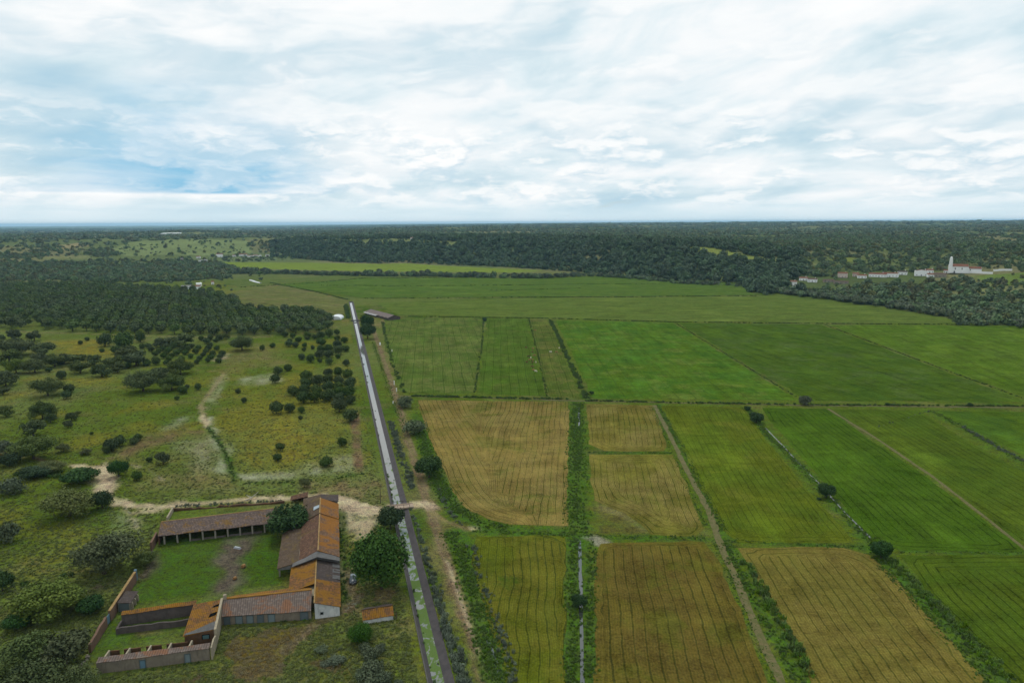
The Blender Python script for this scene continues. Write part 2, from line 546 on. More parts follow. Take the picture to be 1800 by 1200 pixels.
# tracks: pixel polyline, half width in metres, colour, strength
_tracks = [
    ([(125, 817), (160, 820), (178, 824), (186, 845), (184, 860), (192, 874), (205, 882), (235, 888), (275, 890), (300, 887), (380, 882), (440, 878), (500, 875), (545, 872), (592, 875), (625, 885), (665, 895), (700, 890)], 1.9, SAND, 0.95),
    ([(178, 824), (184, 845), (184, 862)], 3.4, SAND, 0.85),
    ([(255, 900), (285, 893), (305, 888)], 1.6, SAND, 0.8),
    ([(592, 880), (625, 890), (655, 900)], 3.4, SAND, 0.85),
    ([(-20, 795), (30, 800), (75, 808), (125, 818)], 1.2, SOIL, 0.8),
    ([(186, 810), (225, 792), (290, 768), (360, 757)], 1.1, SOIL, 0.55),
    ([(170, 815), (172, 808), (186, 803), (188, 822)], 0.5, SAND, 0.5),
    ([(395, 655), (375, 680), (355, 710), (354, 725), (362, 742), (366, 750)], 1.2, np.array([0.24, 0.19, 0.10]), 0.85),
    ([(354, 730), (362, 742), (364, 752)], 0.9, SAND, 0.8),
    ([(340, 650), (370, 652), (395, 655)], 1.2, DRY, 0.6),
    ([(366, 750), (385, 775), (405, 815), (412, 845)], 1.3, GRASS_D, 0.9),
    ([(225, 815), (260, 825), (285, 842), (310, 845)], 0.5, SAND, 0.45),
    ([(410, 848), (500, 848), (600, 838), (640, 828)], 0.7, GRASS_D, 0.7),
    ([(0, 582), (120, 585), (250, 590), (400, 593), (500, 592), (590, 575)], 2.2, DRY, 0.5),
    ([(612, 1000), (620, 1040), (625, 1055), (600, 1075), (560, 1095), (530, 1115), (500, 1145)], 1.2, np.array([0.18, 0.13, 0.085]), 0.7),
    ([(634, 1045), (620, 1060), (612, 1075)], 1.1, np.array([0.18, 0.13, 0.085]), 0.6),
    ([(222, 895), (238, 915), (243, 935)], 0.5, SAND, 0.5),
    ([(0, 1012), (60, 1000), (150, 1005)], 0.8, SOIL, 0.3),
    # farm road on the right of the canal
    ([(655, 575), (672, 625), (690, 680), (712, 750), (735, 830), (752, 885), (768, 930), (790, 1000), (815, 1075), (845, 1160), (870, 1230)], 1.6, np.array([0.170, 0.118, 0.070]), 0.85),
    ([(784, 985), (800, 1030), (822, 1090), (850, 1170)], 0.6, SAND, 0.55),
    ([(725, 888), (745, 886), (756, 893)], 2.0, SAND, 0.85),
    ([(756, 900), (790, 918), (826, 932)], 0.9, DRY, 0.85),
    ([(826, 932), (835, 928)], 1.2, SAND, 0.7),
    ([(560, 562), (600, 563), (640, 565), (700, 563)], 2.0, DRY, 0.8),
    # lush strips under the ditch grass
    ([(1014, 706), (1014, 770), (1014, 850), (1015, 945)], 4.0, LUSH, 0.8),
    ([(1016, 945), (1018, 1040), (1018, 1120), (1020, 1230)], 4.0, LUSH, 0.85),
    ([(735, 730), (748, 790), (772, 850), (800, 893), (840, 920), (895, 930), (990, 935)], 3.0, LUSH, 0.9),
    ([(800, 935), (822, 985), (838, 1050), (852, 1105), (868, 1155), (895, 1230)], 3.4, LUSH, 0.85),
    ([(1157, 712), (1200, 790), (1235, 860), (1272, 945), (1310, 1020), (1350, 1090), (1395, 1160), (1440, 1240)], 2.0, LUSH, 0.8),
    ([(1312, 716), (1345, 760), (1395, 808), (1440, 855), (1490, 910), (1540, 960)], 2.4, LUSH, 0.8),
    ([(1535, 965), (1575, 1008), (1640, 1065), (1710, 1140), (1780, 1230)], 3.0, LUSH, 0.9),
    ([(830, 934), (910, 938), (990, 941), (1100, 945), (1240, 947), (1400, 957), (1530, 962), (1700, 971), (1860, 972)], 1.6, LUSH, 0.8),
    ([(1034, 795), (1100, 796), (1180, 796)], 1.3, LUSH, 0.85),
    ([(1640, 722), (1700, 755), (1800, 812), (1860, 845)], 2.5, LUSH, 0.7),
    ([(1042, 945), (1062, 955)], 2.0, np.array([0.25, 0.22, 0.18]), 0.7),
]
_tracks = [(PX(o), w, c, s) for o, w, c, s in _tracks]


def ground_color(x, y):
    n = fbm(x / 38.0, y / 38.0, 5, 4)
    n2 = fbm(x / 11.0, y / 11.0, 15, 3)
    n3 = fbm(x / 90.0, y / 90.0, 25, 3)
    c = GRASS[None] * np.ones((len(x), 1))

    def blend(col, k):
        nonlocal c
        k = np.clip(k, 0, 1)[:, None]
        c = c * (1 - k) + col[None] * k
    blend(GRASS_D, sstep(n, 0.55, 0.72) * 0.8)
    blend(GRASS_L, sstep(n3, 0.5, 0.7) * 0.45)
    blend(DRY, sstep(n2 * 0.6 + n * 0.4, 0.52, 0.68) * 0.32)
    yel = sstep(fbm(x / 22.0, y / 22.0, 45, 3), 0.56, 0.68) * sstep(fbm(x / 120.0 + 4, y / 120.0, 46, 2), 0.42, 0.6)
    st, tt = to_canal(x, y)
    blend(YEL, yel * 0.45 * (tt < -6))
    wx = x + (fbm(x / 14, y / 14, 61, 3) - 0.5) * 14
    wy = y + (fbm(x / 14, y / 14, 62, 3) - 0.5) * 14
    fine = fbm(x / 4.0, y / 7.0, 63, 3)
    for poly, col, s, soft in _patches:
        cxp = np.mean([p.x for p in poly])
        cyp = np.mean([p.y for p in poly])
        rad = max(math.hypot(p.x - cxp, p.y - cyp) for p in poly) + soft * 2 + 12
        sel = np.hypot(x - cxp, y - cyp) < rad
        if not sel.any():
            continue
        d, _ = dist_polyline(wx[sel] if soft > 2 else x[sel], wy[sel] if soft > 2 else y[sel], poly, True)
        i_ = inpoly(wx[sel] if soft > 2 else x[sel], wy[sel] if soft > 2 else y[sel], poly)
        sd = np.where(i_, d, -d)
        k = sstep(sd, -soft * 0.5, soft)
        kk = np.zeros(len(x))
        f_ = fine[sel]
        kk[sel] = s * k * (0.55 + 0.9 * sstep(f_, 0.35, 0.65)) if col is not GRASS_D else s * k
        blend(col, kk)
    for line, w, col, s in _tracks:
        mx = [p.x for p in line]
        my = [p.y for p in line]
        sel = (x > min(mx) - 12) & (x < max(mx) + 12) & (y > min(my) - 12) & (y < max(my) + 12)
        if not sel.any():
            continue
        d, al = dist_polyline(x[sel], y[sel], line)
        ed = d + (fbm(x[sel] / 3.5, y[sel] / 3.5, 71, 3) - 0.5) * w * 1.4
        k = sstep(ed, w * 1.25, w * 0.7)
        mid = sstep(np.abs(d), 0.1 * w, 0.35 * w) if w > 1.0 else 1.0
        kk = np.zeros(len(x))
        kk[sel] = s * k * (0.72 + 0.28 * mid)
        blend(col, kk)
    return c


def far_color(x, y):
    """ground beneath the woods and on the plateau"""
    n = fbm(x / 300.0, y / 300.0, 91, 4)
    n2 = fbm(x / 90.0, y / 90.0, 92, 3)
    c = np.array([0.100, 0.125, 0.044])[None] * np.ones((len(x), 1))
    k = sstep(n, 0.45, 0.65)[:, None]
    c = c * (1 - k) + np.array([0.150, 0.145, 0.066])[None] * k
    k = sstep(n2, 0.62, 0.74)[:, None] * 0.6
    c = c * (1 - k) + np.array([0.18, 0.19, 0.07])[None] * k
    return c


# open pastures on the hills, as seen: outline in photo pixels and grass colour
_clear = [
    ([(1196, 434), (1240, 433), (1300, 445), (1392, 462), (1352, 467), (1270, 453), (1208, 444)], (0.170, 0.200, 0.045)),
    ([(186, 442), (230, 424), (330, 420), (434, 423), (444, 446), (360, 449), (300, 447), (230, 451)], (0.150, 0.185, 0.070)),
    ([(100, 431), (150, 426), (160, 433), (110, 437)], (0.21, 0.18, 0.09)),
    ([(540, 425), (600, 417), (700, 418), (814, 425), (804, 434), (700, 429), (560, 428)], (0.140, 0.165, 0.060)),
    ([(1715, 484), (1800, 479), (1900, 480), (1900, 502), (1770, 501), (1720, 493)], (0.105, 0.150, 0.030)),
    ([(1470, 452), (1504, 452), (1506, 460), (1478, 461)], (0.135, 0.160, 0.035)),
    ([(1370, 478), (1500, 474), (1640, 474), (1640, 500), (1480, 506), (1385, 512)], (0.080, 0.105, 0.035)),
    ([(440, 444), (505, 444), (525, 457), (430, 462), (340, 461), (330, 452)], (0.110, 0.140, 0.055)),
]


def project0(x, y, z):
    c = _RM.T @ np.stack([x, y, z - CAM_H], 0)
    return CX + F_PX * c[0] / -c[2], CY - F_PX * c[1] / -c[2]


def build_ground():
    # canal-aligned grid, dense by the canal and close to the camera, widening outwards to the horizon
    def spread(start, step, grow, end):
        v = [start]
        while v[-1] < end:
            v.append(v[-1] + step)
            step *= grow
        return v
    tr = spread(2.3, 0.8, 1.018, 32000)
    tl = spread(2.35, 0.8, 1.018, 32000)
    t = [-v for v in tl[::-1]] + [-1.5, 0.7] + tr
    t = np.array(t)
    sf = spread(-70.0, 1.2, 1.0098, 3000)
    sf = sf + spread(sf[-1] + 40, 45, 1.04, 36000)
    sb = [-60000.0 * 0.5, -5000.0, -1000.0, -300.0, -120.0]
    s = np.array(sb + sf)
    # a row exactly at the canal's end
    s = np.sort(np.append(s, [C_LEN, C_LEN + 0.05]))
    S, T = np.meshgrid(s, t, indexing='ij')
    X, Y = from_canal(S, T)
    x = X.ravel()
    y = Y.ravel()
    z = hgt(x, y)
    incan = (S.ravel() <= C_LEN + 0.01) & (T.ravel() > -2.3) & (T.ravel() < 2.25)
    z = np.where(incan, -1.6, z)
    # drop far-side faces that can never be seen, keeping one continuous sheet
    near = hgt(x, y) < 3.0
    c = np.where(near[:, None], 0, 0) * 0.0
    r = np.hypot(x, y)
    cg = np.zeros((len(x), 3))
    m = r < 1500
    cg[m] = ground_color(x[m], y[m])
    cf = far_color(x, y)
    sel = (r > 700) & (r < 4500) & (y > 300)
    qx, qy = project0(x[sel], y[sel], z[sel])
    sub = cf[sel]
    for poly, colr in _clear:
        i_ = inpoly(qx, qy, poly)
        sub[i_] = np.array(colr)[None] * (0.8 + 0.4 * fbm(x[sel][i_] / 40, y[sel][i_] / 40, 95, 3))[:, None]
    cf[sel] = sub
    k = np.clip(sstep(hgt(x, y), 1.0, 6.0) + sstep(r, 1100, 1450), 0, 1)[:, None]
    c = (cg * (1 - k) + cf * k) * 0.92
    me = np_mesh('ground', np.stack([x, y, z], 1), grid_faces(len(s), len(t))[:, ::-1], M_GROUND)
    add_attr(me, 'col', c, 'FLOAT_COLOR')
    o = link(me, 'ground')
    tag(o, 'rough grass, meadow and bare earth covering the valley floor and hills', kind='structure')
    print('ground', len(x))
    return o


ground = build_ground()

# ================================================================== FIELDS
from mathutils.geometry import delaunay_2d_cdt


def fill_poly(poly, step, wob=0.5, seed=0):
    """triangulated field sheet with a slightly ragged edge"""
    edge = []
    n = len(poly)
    for i in range(n):
        a, b_ = poly[i], poly[(i + 1) % n]
        L = (b_ - a).length
        k = max(1, int(L / step))
        for j in range(k):
            edge.append(a.lerp(b_, j / k))
    ex = np.array([e.x for e in edge])
    ey = np.array([e.y for e in edge])
    ex = ex + (vnoise(ex / 5.0, ey / 5.0, seed) - 0.5) * 2 * wob
    ey = ey + (vnoise(ex / 5.0, ey / 5.0, seed + 3) - 0.5) * 2 * wob
    ring = list(zip(ex, ey))
    gx = np.arange(ex.min(), ex.max(), step)
    gy = np.arange(ey.min(), ey.max(), step)
    X, Y = np.meshgrid(gx, gy)
    X = X.ravel()
    Y = Y.ravel()
    ins = inpoly(X, Y, ring)
    X, Y = X[ins], Y[ins]
    d, _ = dist_polyline(X, Y, ring, True)
    X, Y = X[d > step * 0.5], Y[d > step * 0.5]
    pts = [Vector(p) for p in ring] + [Vector(p) for p in zip(X, Y)]
    m = len(ring)
    vs, es, fs, _, _, _ = delaunay_2d_cdt(pts, [(i, (i + 1) % m) for i in range(m)], [list(range(m))], 1, 1e-4)
    V = np.array([(v.x, v.y) for v in vs])
    return V, [tuple(f) for f in fs], ring


def mat_field(name, body, body2, line, period, width, lw=1.0, patch=0.5, patch_col=None, wob=0.7, fine=1.0):
    """rows drawn from the plan distance across them; headland rows follow the edge"""
    def build(b, bsdf, out):
        pos = b.n('ShaderNodeNewGeometry').outputs['Position']
        rc = b.n('ShaderNodeAttribute', {'attribute_name': 'rowc'}).outputs['Fac']
        ed = b.n('ShaderNodeAttribute', {'attribute_name': 'edged'}).outputs['Fac']
        n1 = b.noise(pos, 0.045, 5.0, 0.6, 0.5)
        n2 = b.noise(pos, 0.35, 5.0, 0.65, 0.3)
        n3 = b.noise(pos, 1.6, 4.0, 0.7)
        nw = b.noise(pos, 0.028, 3.0, 0.5)
        head = b.ss(b.m('ADD', ed, b.m('MULTIPLY', n2, 1.5)), width - 0.3, width + 0.3)
        # straight rows inside, edge-following rows on the headland
        rr = b.m('ADD', b.m('MULTIPLY', rc, head), b.m('MULTIPLY', ed, b.m('SUBTRACT', 1.0, head)))
        rr = b.m('ADD', rr, b.m('MULTIPLY', nw, wob * 6.0))
        rr = b.m('ADD', rr, b.m('MULTIPLY', n2, 0.7))
        ph = b.m('FRACT', b.m('DIVIDE', rr, period))
        tri = b.m('ABSOLUTE', b.m('SUBTRACT', ph, 0.5))          # 0 on the line, .5 between
        lw_ = b.m('MULTIPLY', b.ss(n1, 0.35, 0.65, 0.55, 1.25), 0.13 * lw)
        ln = b.ss(tri, lw_, b.m('MULTIPLY', lw_, 0.35), 0.0, 1.0)
        ln = b.m('MULTIPLY', ln, b.ss(b.noise(b.map(pos, loc=(9, 3, 0)), 0.16, 3.0, 0.6), 0.30, 0.50, 0.25, 1.0))
        ph2 = b.m('FRACT', b.m('DIVIDE', rr, period * 0.25))
        fr = b.m('MULTIPLY', b.m('ABSOLUTE', b.m('SUBTRACT', ph2, 0.5)), 2.0)
        c = b.mix(b.ss(n1, 0.40, 0.60), body, body2)
        c = b.mix(b.m('MULTIPLY', b.m('MULTIPLY', fr, 0.55 * fine), b.ss(n2, 0.3, 0.6)), c, line)
        if patch_col is not None:
            pm = b.ss(b.noise(b.map(pos, loc=(31, 7, 0)), 0.040, 6.0, 0.70, 0.4), 0.51, 0.60)
            c = b.mix(b.m('MULTIPLY', pm, patch), c, patch_col)
        c = b.mix(b.m('MULTIPLY', ln, 0.85), c, tuple(v * 0.9 for v in line))
        # growth varies in streaks along the rows and in broad blotches
        rl = b.n('ShaderNodeAttribute', {'attribute_name': 'rowl'}).outputs['Fac']
        st = b.noise(b.comb(b.m('MULTIPLY', rc, 0.16), b.m('MULTIPLY', rl, 0.022), 0.0), 1.0, 6.0, 0.65, 0.5)
        st2 = b.noise(b.comb(b.m('MULTIPLY', rc, 0.035), b.m('MULTIPLY', rl, 0.012), 3.0), 1.0, 4.0, 0.6, 0.3)
        c = b.mix(b.m('MULTIPLY', b.ss(st, 0.52, 0.66), 0.45), c, line)
        c = b.mix(b.m('MULTIPLY', b.ss(st2, 0.54, 0.70), 0.5), c, tuple(min(1.0, v * 1.45) for v in body2))
        k = b.m('ADD', 1.0, b.m('ADD', b.m('MULTIPLY', b.m('SUBTRACT', n3, 0.5), 1.9), b.m('MULTIPLY', b.m('SUBTRACT', n2, 0.5), 1.1)))
        n4 = b.noise(b.map(pos, scale=(0.55, 1.0, 1.0), rot=(0, 0, 0.4)), 0.11, 5.0, 0.72, 0.6)
        k = b.m('ADD', k, b.m('ADD', b.m('MULTIPLY', b.m('SUBTRACT', st, 0.5), 1.3), b.m('MULTIPLY', b.m('SUBTRACT', n4, 0.5), 1.3)))
        sc = b.vm('SCALE', c)
        b.set(sc.node.inputs['Scale'], b.m('MAXIMUM', k, 0.3))
        b.set(bsdf.inputs['Base Color'], sc)
        hgt_ = b.m('SUBTRACT', b.m('MULTIPLY', n3, 0.8), b.m('MULTIPLY', ln, 0.7))
        b.set(bsdf.inputs['Normal'], b.n('ShaderNodeBump', Height=hgt_, Strength=0.7, Distance=0.3))
    return mat(name, build, 1.0, 0.0)


TAN = (0.196, 0.146, 0.054)
TAN2 = (0.172, 0.134, 0.044)
BRN = (0.104, 0.074, 0.019)
G1 = (0.046, 0.094, 0.008)
G2 = (0.062, 0.108, 0.010)
OLV = (0.084, 0.106, 0.011)
OLV2 = (0.068, 0.102, 0.011)
DK = (0.024, 0.050, 0.008)
DKL = (0.045, 0.058, 0.012)

GA = 0.97
FIELDS = [
    # outline px, row guide (two px points or contour polyline), headland m, period m, material args, label
    dict(o=[(733, 703), (1000, 706), (997, 925), (893, 922), (860, 913), (823, 896), (799, 871), (777, 819), (752, 763)],
         contour=[(726, 690), (752, 763), (777, 819), (799, 871), (823, 896), (860, 913), (900, 922)], vert=[(1000, 706), (997, 925)], head=0.1, per=2.3,
         m=(TAN, (0.170, 0.120, 0.040), DKL, 0.75, 0.6, (0.060, 0.085, 0.014), 0.55), lab='large straw-coloured cut field with chevron rows beside the canal track'),
    dict(o=[(1031, 710), (1147, 712), (1172, 780), (1169, 793), (1064, 792), (1036, 780)], guide=[(1090, 712), (1100, 792)], head=7.5, per=2.3,
         m=(TAN2, (0.130, 0.105, 0.024), DKL, 0.8, 0.5, (0.085, 0.1, 0.02), 0.3), lab='small straw field, upper of the two in the middle strip'),
    dict(o=[(1037, 799), (1183, 799), (1238, 930), (1221, 942), (1147, 939), (1125, 920), (1095, 900), (1047, 880), (1037, 850)], guide=[(1160, 800), (1210, 935)], head=10, per=2.3,
         m=(TAN2, (0.120, 0.105, 0.022), DKL, 0.8, 0.5, (0.08, 0.095, 0.018), 0.4), lab='small straw field with rounded lower corner below the first'),
    dict(o=[(834, 942), (993, 942), (992, 1290), (900, 1290), (880, 1160), (850, 1060), (829, 990)], guide=[(960, 960), (968, 1200)], head=2.0, per=2.2,
         m=((0.078, 0.094, 0.010), (0.110, 0.102, 0.015), DKL, 0.8, 0.9, (0.040, 0.078, 0.010), 0.85), lab='patchy green and yellow field right of the canal track'),
    dict(o=[(1048, 985), (1052, 955), (1240, 951), (1262, 985), (1310, 1090), (1352, 1200), (1385, 1290), (1046, 1290)], guide=[(1165, 1000), (1215, 1200)], head=3.0, per=2.6,
         m=(BRN, (0.128, 0.098, 0.020), (0.050, 0.050, 0.012), 0.9, 0.5, (0.072, 0.080, 0.014), 0.6), lab='brown stubble field at the bottom of the middle strip'),
    dict(o=[(1296, 963), (1400, 960), (1482, 964), (1528, 975), (1575, 1015), (1655, 1110), (1740, 1205), (1800, 1280), (1470, 1290), (1405, 1150), (1340, 1040)], guide=[(1420, 990), (1580, 1200)], head=6, per=2.5,
         m=((0.150, 0.116, 0.032), (0.128, 0.106, 0.026), (0.066, 0.066, 0.014), 0.8, 0.6, (0.15, 0.11, 0.026), 0.3), lab='straw-yellow field with slanting rows at lower right'),
    dict(o=[(1582, 976), (1950, 973), (2100, 1290), (1870, 1290), (1760, 1180), (1640, 1052)], guide=[(1640, 1000), (1800, 1150)], head=9, per=2.5,
         m=((0.052, 0.090, 0.010), (0.066, 0.096, 0.011), (0.026, 0.044, 0.008), 0.95, 0.5, None, 0.6), lab='green field with dark slanting rows in the bottom right corner'),
    dict(o=[(1163, 713), (1308, 715), (1345, 772), (1420, 860), (1503, 954), (1300, 953), (1268, 930)], guide=[(1240, 716), (1395, 945)], head=6, per=2.2,
         m=(OLV, OLV2, (0.042, 0.058, 0.010), 0.8, 0.5, (0.105, 0.108, 0.018), 0.5), lab='olive-yellow striped field right of the grassy track'),
    dict(o=[(1342, 717), (1450, 718), (1620, 832), (1806, 972), (1590, 966), (1535, 952), (1440, 838), (1358, 745)], guide=[(1400, 720), (1640, 900)], head=7, per=2.5,
         m=(G1, (0.050, 0.092, 0.010), (0.022, 0.044, 0.007), 0.9, 0.5, None, 0.6), lab='deep green striped field between ditch and pale path'),
    dict(o=[(1466, 719), (1615, 721), (1700, 775), (1810, 835), (2050, 975), (1835, 984), (1640, 838)], guide=[(1500, 720), (1800, 900)], head=3, per=2.7,
         m=((0.058, 0.098, 0.012), (0.066, 0.098, 0.012), (0.026, 0.046, 0.008), 0.8, 0.5, None, 0.6), lab='bright green striped field right of the pale path'),
    dict(o=[(1645, 722), (1960, 726), (2100, 890), (1830, 815), (1700, 752)], guide=[(1680, 730), (1800, 775)], head=3, per=2.7,
         m=(G2, (0.046, 0.092, 0.014), (0.028, 0.050, 0.010), 0.6, 0.5, None, 0.6), lab='green field at the right edge beyond the bushy ditch'),
    # upper row
    dict(o=[(676, 560), (848, 558), (846, 600), (832, 692), (705, 690), (676, 605)], guide=[(760, 560), (765, 690)], head=2, per=6,
         m=((0.062, 0.098, 0.022), (0.085, 0.105, 0.034), (0.045, 0.078, 0.016), 0.5, 0.5, (0.10, 0.11, 0.045), 0.5), lab='pale green pasture beside the far canal road'),
    dict(o=[(856, 560), (928, 561), (944, 630), (960, 696), (838, 694), (851, 600)], guide=[(890, 560), (900, 695)], head=1, per=5,
         m=((0.052, 0.096, 0.013), (0.060, 0.094, 0.018), (0.036, 0.068, 0.010), 0.6, 0.5, (0.085, 0.1, 0.03), 0.5), lab='narrow green pasture with cattle at its right edge'),
    dict(o=[(933, 562), (962, 562), (990, 625), (1021, 699), (966, 698), (946, 630)], guide=[(948, 562), (990, 695)], head=1, per=6,
         m=((0.058, 0.088, 0.018), (0.082, 0.094, 0.026), (0.036, 0.060, 0.012), 0.4, 0.5, (0.11, 0.10, 0.034), 0.6), lab='narrow wedge of pasture left of the thick hedge'),
    dict(o=[(977, 563), (1182, 567), (1300, 640), (1402, 703), (1042, 700), (1005, 620)], guide=[(1080, 565), (1230, 700)], head=1, per=9,
         m=(G2, (0.042, 0.098, 0.011), (0.046, 0.092, 0.018), 0.3, 0.7, (0.095, 0.125, 0.030), 0.6), lab='broad bright green field with pale worn patches'),
    dict(o=[(1192, 568), (1442, 570), (1600, 630), (1802, 706), (1420, 704)], guide=[(1250, 570), (1650, 704)], head=1, per=9,
         m=((0.042, 0.080, 0.011), (0.052, 0.088, 0.010), (0.034, 0.064, 0.012), 0.4, 0.5, (0.060, 0.088, 0.030), 0.6), lab='dark green field in the middle distance on the right'),
    dict(o=[(1458, 571), (1725, 573), (1990, 580), (2200, 716), (1815, 703), (1640, 640)], guide=[(1600, 574), (1900, 690)], head=1, per=9,
         m=((0.060, 0.108, 0.011), (0.068, 0.108, 0.014), (0.044, 0.082, 0.010), 0.4, 0.5, (0.075, 0.115, 0.025), 0.5), lab='bright green field reaching the right edge below the woods'),
    dict(o=[(700, 553), (900, 557), (1180, 564), (1440, 567), (1715, 569), (1640, 555), (1500, 531), (1372, 516), (1325, 521), (1100, 523), (880, 525), (660, 532)], guide=[(700, 545), (1400, 540)], head=1, per=14,
         m=((0.076, 0.112, 0.026), (0.086, 0.114, 0.030), (0.058, 0.090, 0.020), 0.4, 0.5, (0.085, 0.120, 0.036), 0.5), lab='long pale green strip field across the valley'),
    dict(o=[(480, 500), (640, 489), (850, 489), (960, 490), (1050, 485), (1080, 486), (1180, 497), (1300, 504), (1328, 519), (1100, 521), (880, 522), (640, 524)], guide=[(500, 500), (1300, 510)], head=1, per=18,
         m=((0.060, 0.106, 0.020), (0.074, 0.112, 0.024), (0.046, 0.082, 0.016), 0.5, 0.6, (0.070, 0.112, 0.034), 0.6), lab='far deep green field at the foot of the wooded slope'),
    dict(o=[(370, 461), (560, 462), (750, 466), (960, 476), (900, 479), (640, 477), (420, 472)], guide=[(370, 465), (960, 478)], head=1, per=30,
         m=((0.125, 0.170, 0.034), (0.135, 0.180, 0.034), (0.100, 0.150, 0.03), 0.3, 0.5, (0.16, 0.18, 0.05), 0.5), lab='light green field beyond the line of river trees'),
    dict(o=[(395, 517), (482, 499), (560, 514), (612, 527), (604, 556), (580, 551), (480, 546), (440, 540)], guide=[(400, 520), (600, 540)], head=1, per=16,
         m=((0.098, 0.112, 0.040), (0.108, 0.110, 0.046), (0.080, 0.094, 0.032), 0.3, 0.5, (0.16, 0.12, 0.065), 0.6), lab='pale grassy field left of the canal end'),
    dict(o=[(400, 497), (640, 481), (860, 486), (640, 488), (480, 497), (420, 505)], guide=[(400, 497), (800, 486)], head=1, per=25,
         m=((0.090, 0.115, 0.040), (0.080, 0.110, 0.036), (0.065, 0.092, 0.03), 0.3, 0.5, None, 0.6), lab='thin grey-green strip below the river trees'),
]


def build_fields():
    for i, f in enumerate(FIELDS):
        poly = PX(f['o'])
        cx_ = sum((p for p in poly), Vector()) / len(poly)
        dist = cx_.length
        step = 4.0 if dist < 500 else (9.0 if dist < 1000 else 25.0)
        V, faces, ring = fill_poly(poly, step, 0.7 if dist < 500 else 1.6, 100 + i)
        ed, _ = dist_polyline(V[:, 0], V[:, 1], [tuple(p[:2]) for p in poly], True)
        t_ = (PX(f['vert'])[1] - PX(f['vert'])[0]).normalized() if 'contour' in f else (PX(f['guide'])[1] - PX(f['guide'])[0]).normalized()
        if 'contour' in f:
            d1, _ = dist_polyline(V[:, 0], V[:, 1], [tuple(p[:2]) for p in PX(f['contour'])])
            d2, _ = dist_polyline(V[:, 0], V[:, 1], [tuple(p[:2]) for p in PX(f['vert'])])
            rowc = np.where(d1 < d2 * 0.62, d1, d2 + 2.0)
        else:
            a, b_ = PX(f['guide'])
            t = (b_ - a).normalized()
            rowc = (V[:, 0] - a.x) * t.y - (V[:, 1] - a.y) * t.x
        z = hgt(V[:, 0], V[:, 1]) + (0.04 if dist < 900 else 0.25)
        body, body2, line, lw, wob, pc, pk = f['m']
        warm = lambda c: tuple(v * GA * w for v, w in zip(c, (1.07, 1.05, 0.75) if c[1] > c[0] * 1.05 else (1.02, 1.04, 0.9)))
        body, body2, line = [warm(c) for c in (body, body2, line)]
        pc = None if pc is None else warm(pc)
        m = mat_field('crop_%02d' % i, body, body2, line, f['per'], f['head'], lw, pk, pc, wob)
        me = bpy.data.meshes.new('field')
        me.from_pydata([(v[0], v[1], zz) for v, zz in zip(V, z)], [], faces)
        me.update()
        if me.polygons and sum(p.normal.z for p in me.polygons) < 0:
            me.flip_normals()
        me.materials.append(m)
        add_attr(me, 'rowc', rowc)
        add_attr(me, 'rowl', V[:, 0] * t_.x + V[:, 1] * t_.y)
        add_attr(me, 'edged', ed)
        o = link(me, 'field')
        tag(o, f['lab'], kind='structure')


build_fields()

# ================================================================== CANAL


def mat_concrete(name, c1, c2, scale=1.0):
    def build(b, bsdf, out):
        pos = b.n('ShaderNodeNewGeometry').outputs['Position']
        n1 = b.noise(pos, 0.5 * scale, 6.0, 0.65, 0.4)
        n2 = b.noise(pos, 4.0 * scale, 4.0, 0.6)
        c = b.mix(b.ss(n1, 0.35, 0.65), c1, c2)
        c = b.mix(b.m('MULTIPLY', n2, 0.35), c, (0.03, 0.028, 0.026))
        b.set(bsdf.inputs['Base Color'], c)
        b.set(bsdf.inputs['Normal'], b.n('ShaderNodeBump', Height=n2, Strength=0.4, Distance=0.05))
    return mat(name, build, 0.9, 0.25)


M_LINING = mat_concrete('canal_lining', (0.050, 0.044, 0.046), (0.072, 0.062, 0.062))
M_LINING_L = mat_concrete('canal_lip', (0.105, 0.100, 0.092), (0.075, 0.070, 0.066))


def mat_water(name, weed=True):
    def build(b, bsdf, out):
        pos = b.n('ShaderNodeNewGeometry').outputs['Position']
        b.set(bsdf.inputs['Base Color'], (0.125, 0.128, 0.115) if weed else (0.03, 0.035, 0.03))
        bsdf.inputs['Roughness'].default_value = 0.06
        bsdf.inputs['Specular IOR Level'].default_value = 0.5
        bsdf.inputs['IOR'].default_value = 1.9
        b.set(bsdf.inputs['Normal'], b.n('ShaderNodeBump', Height=b.noise(pos, 1.2, 3.0, 0.5), Strength=0.02, Distance=0.05))
        if weed:
            s = b.n('ShaderNodeAttribute', {'attribute_name': 'sdist'}).outputs['Fac']
            n = b.noise(b.map(pos, scale=(1, 0.6, 1)), 0.5, 6.0, 0.65, 0.9)
            n2 = b.noise(pos, 3.0, 4.0, 0.6)
            th = b.ss(s, 20.0, 210.0, 0.43, 0.66)
            k = b.ss(n, th, b.m('ADD', th, 0.05))
            c = b.mix(n2, (0.062, 0.110, 0.026), (0.115, 0.165, 0.052))
            weed_b = b.n('ShaderNodeBsdfDiffuse', Color=c)
            mx = b.n('ShaderNodeMixShader', Fac=k, i1=bsdf.outputs[0], i2=weed_b.outputs[0])
            b.set(out.inputs['Surface'], mx.outputs[0])
    return mat(name, build, 0.06, 0.5)


M_WATER = mat_water('canal_water')
M_DITCHW = mat_water('ditch_water', False)


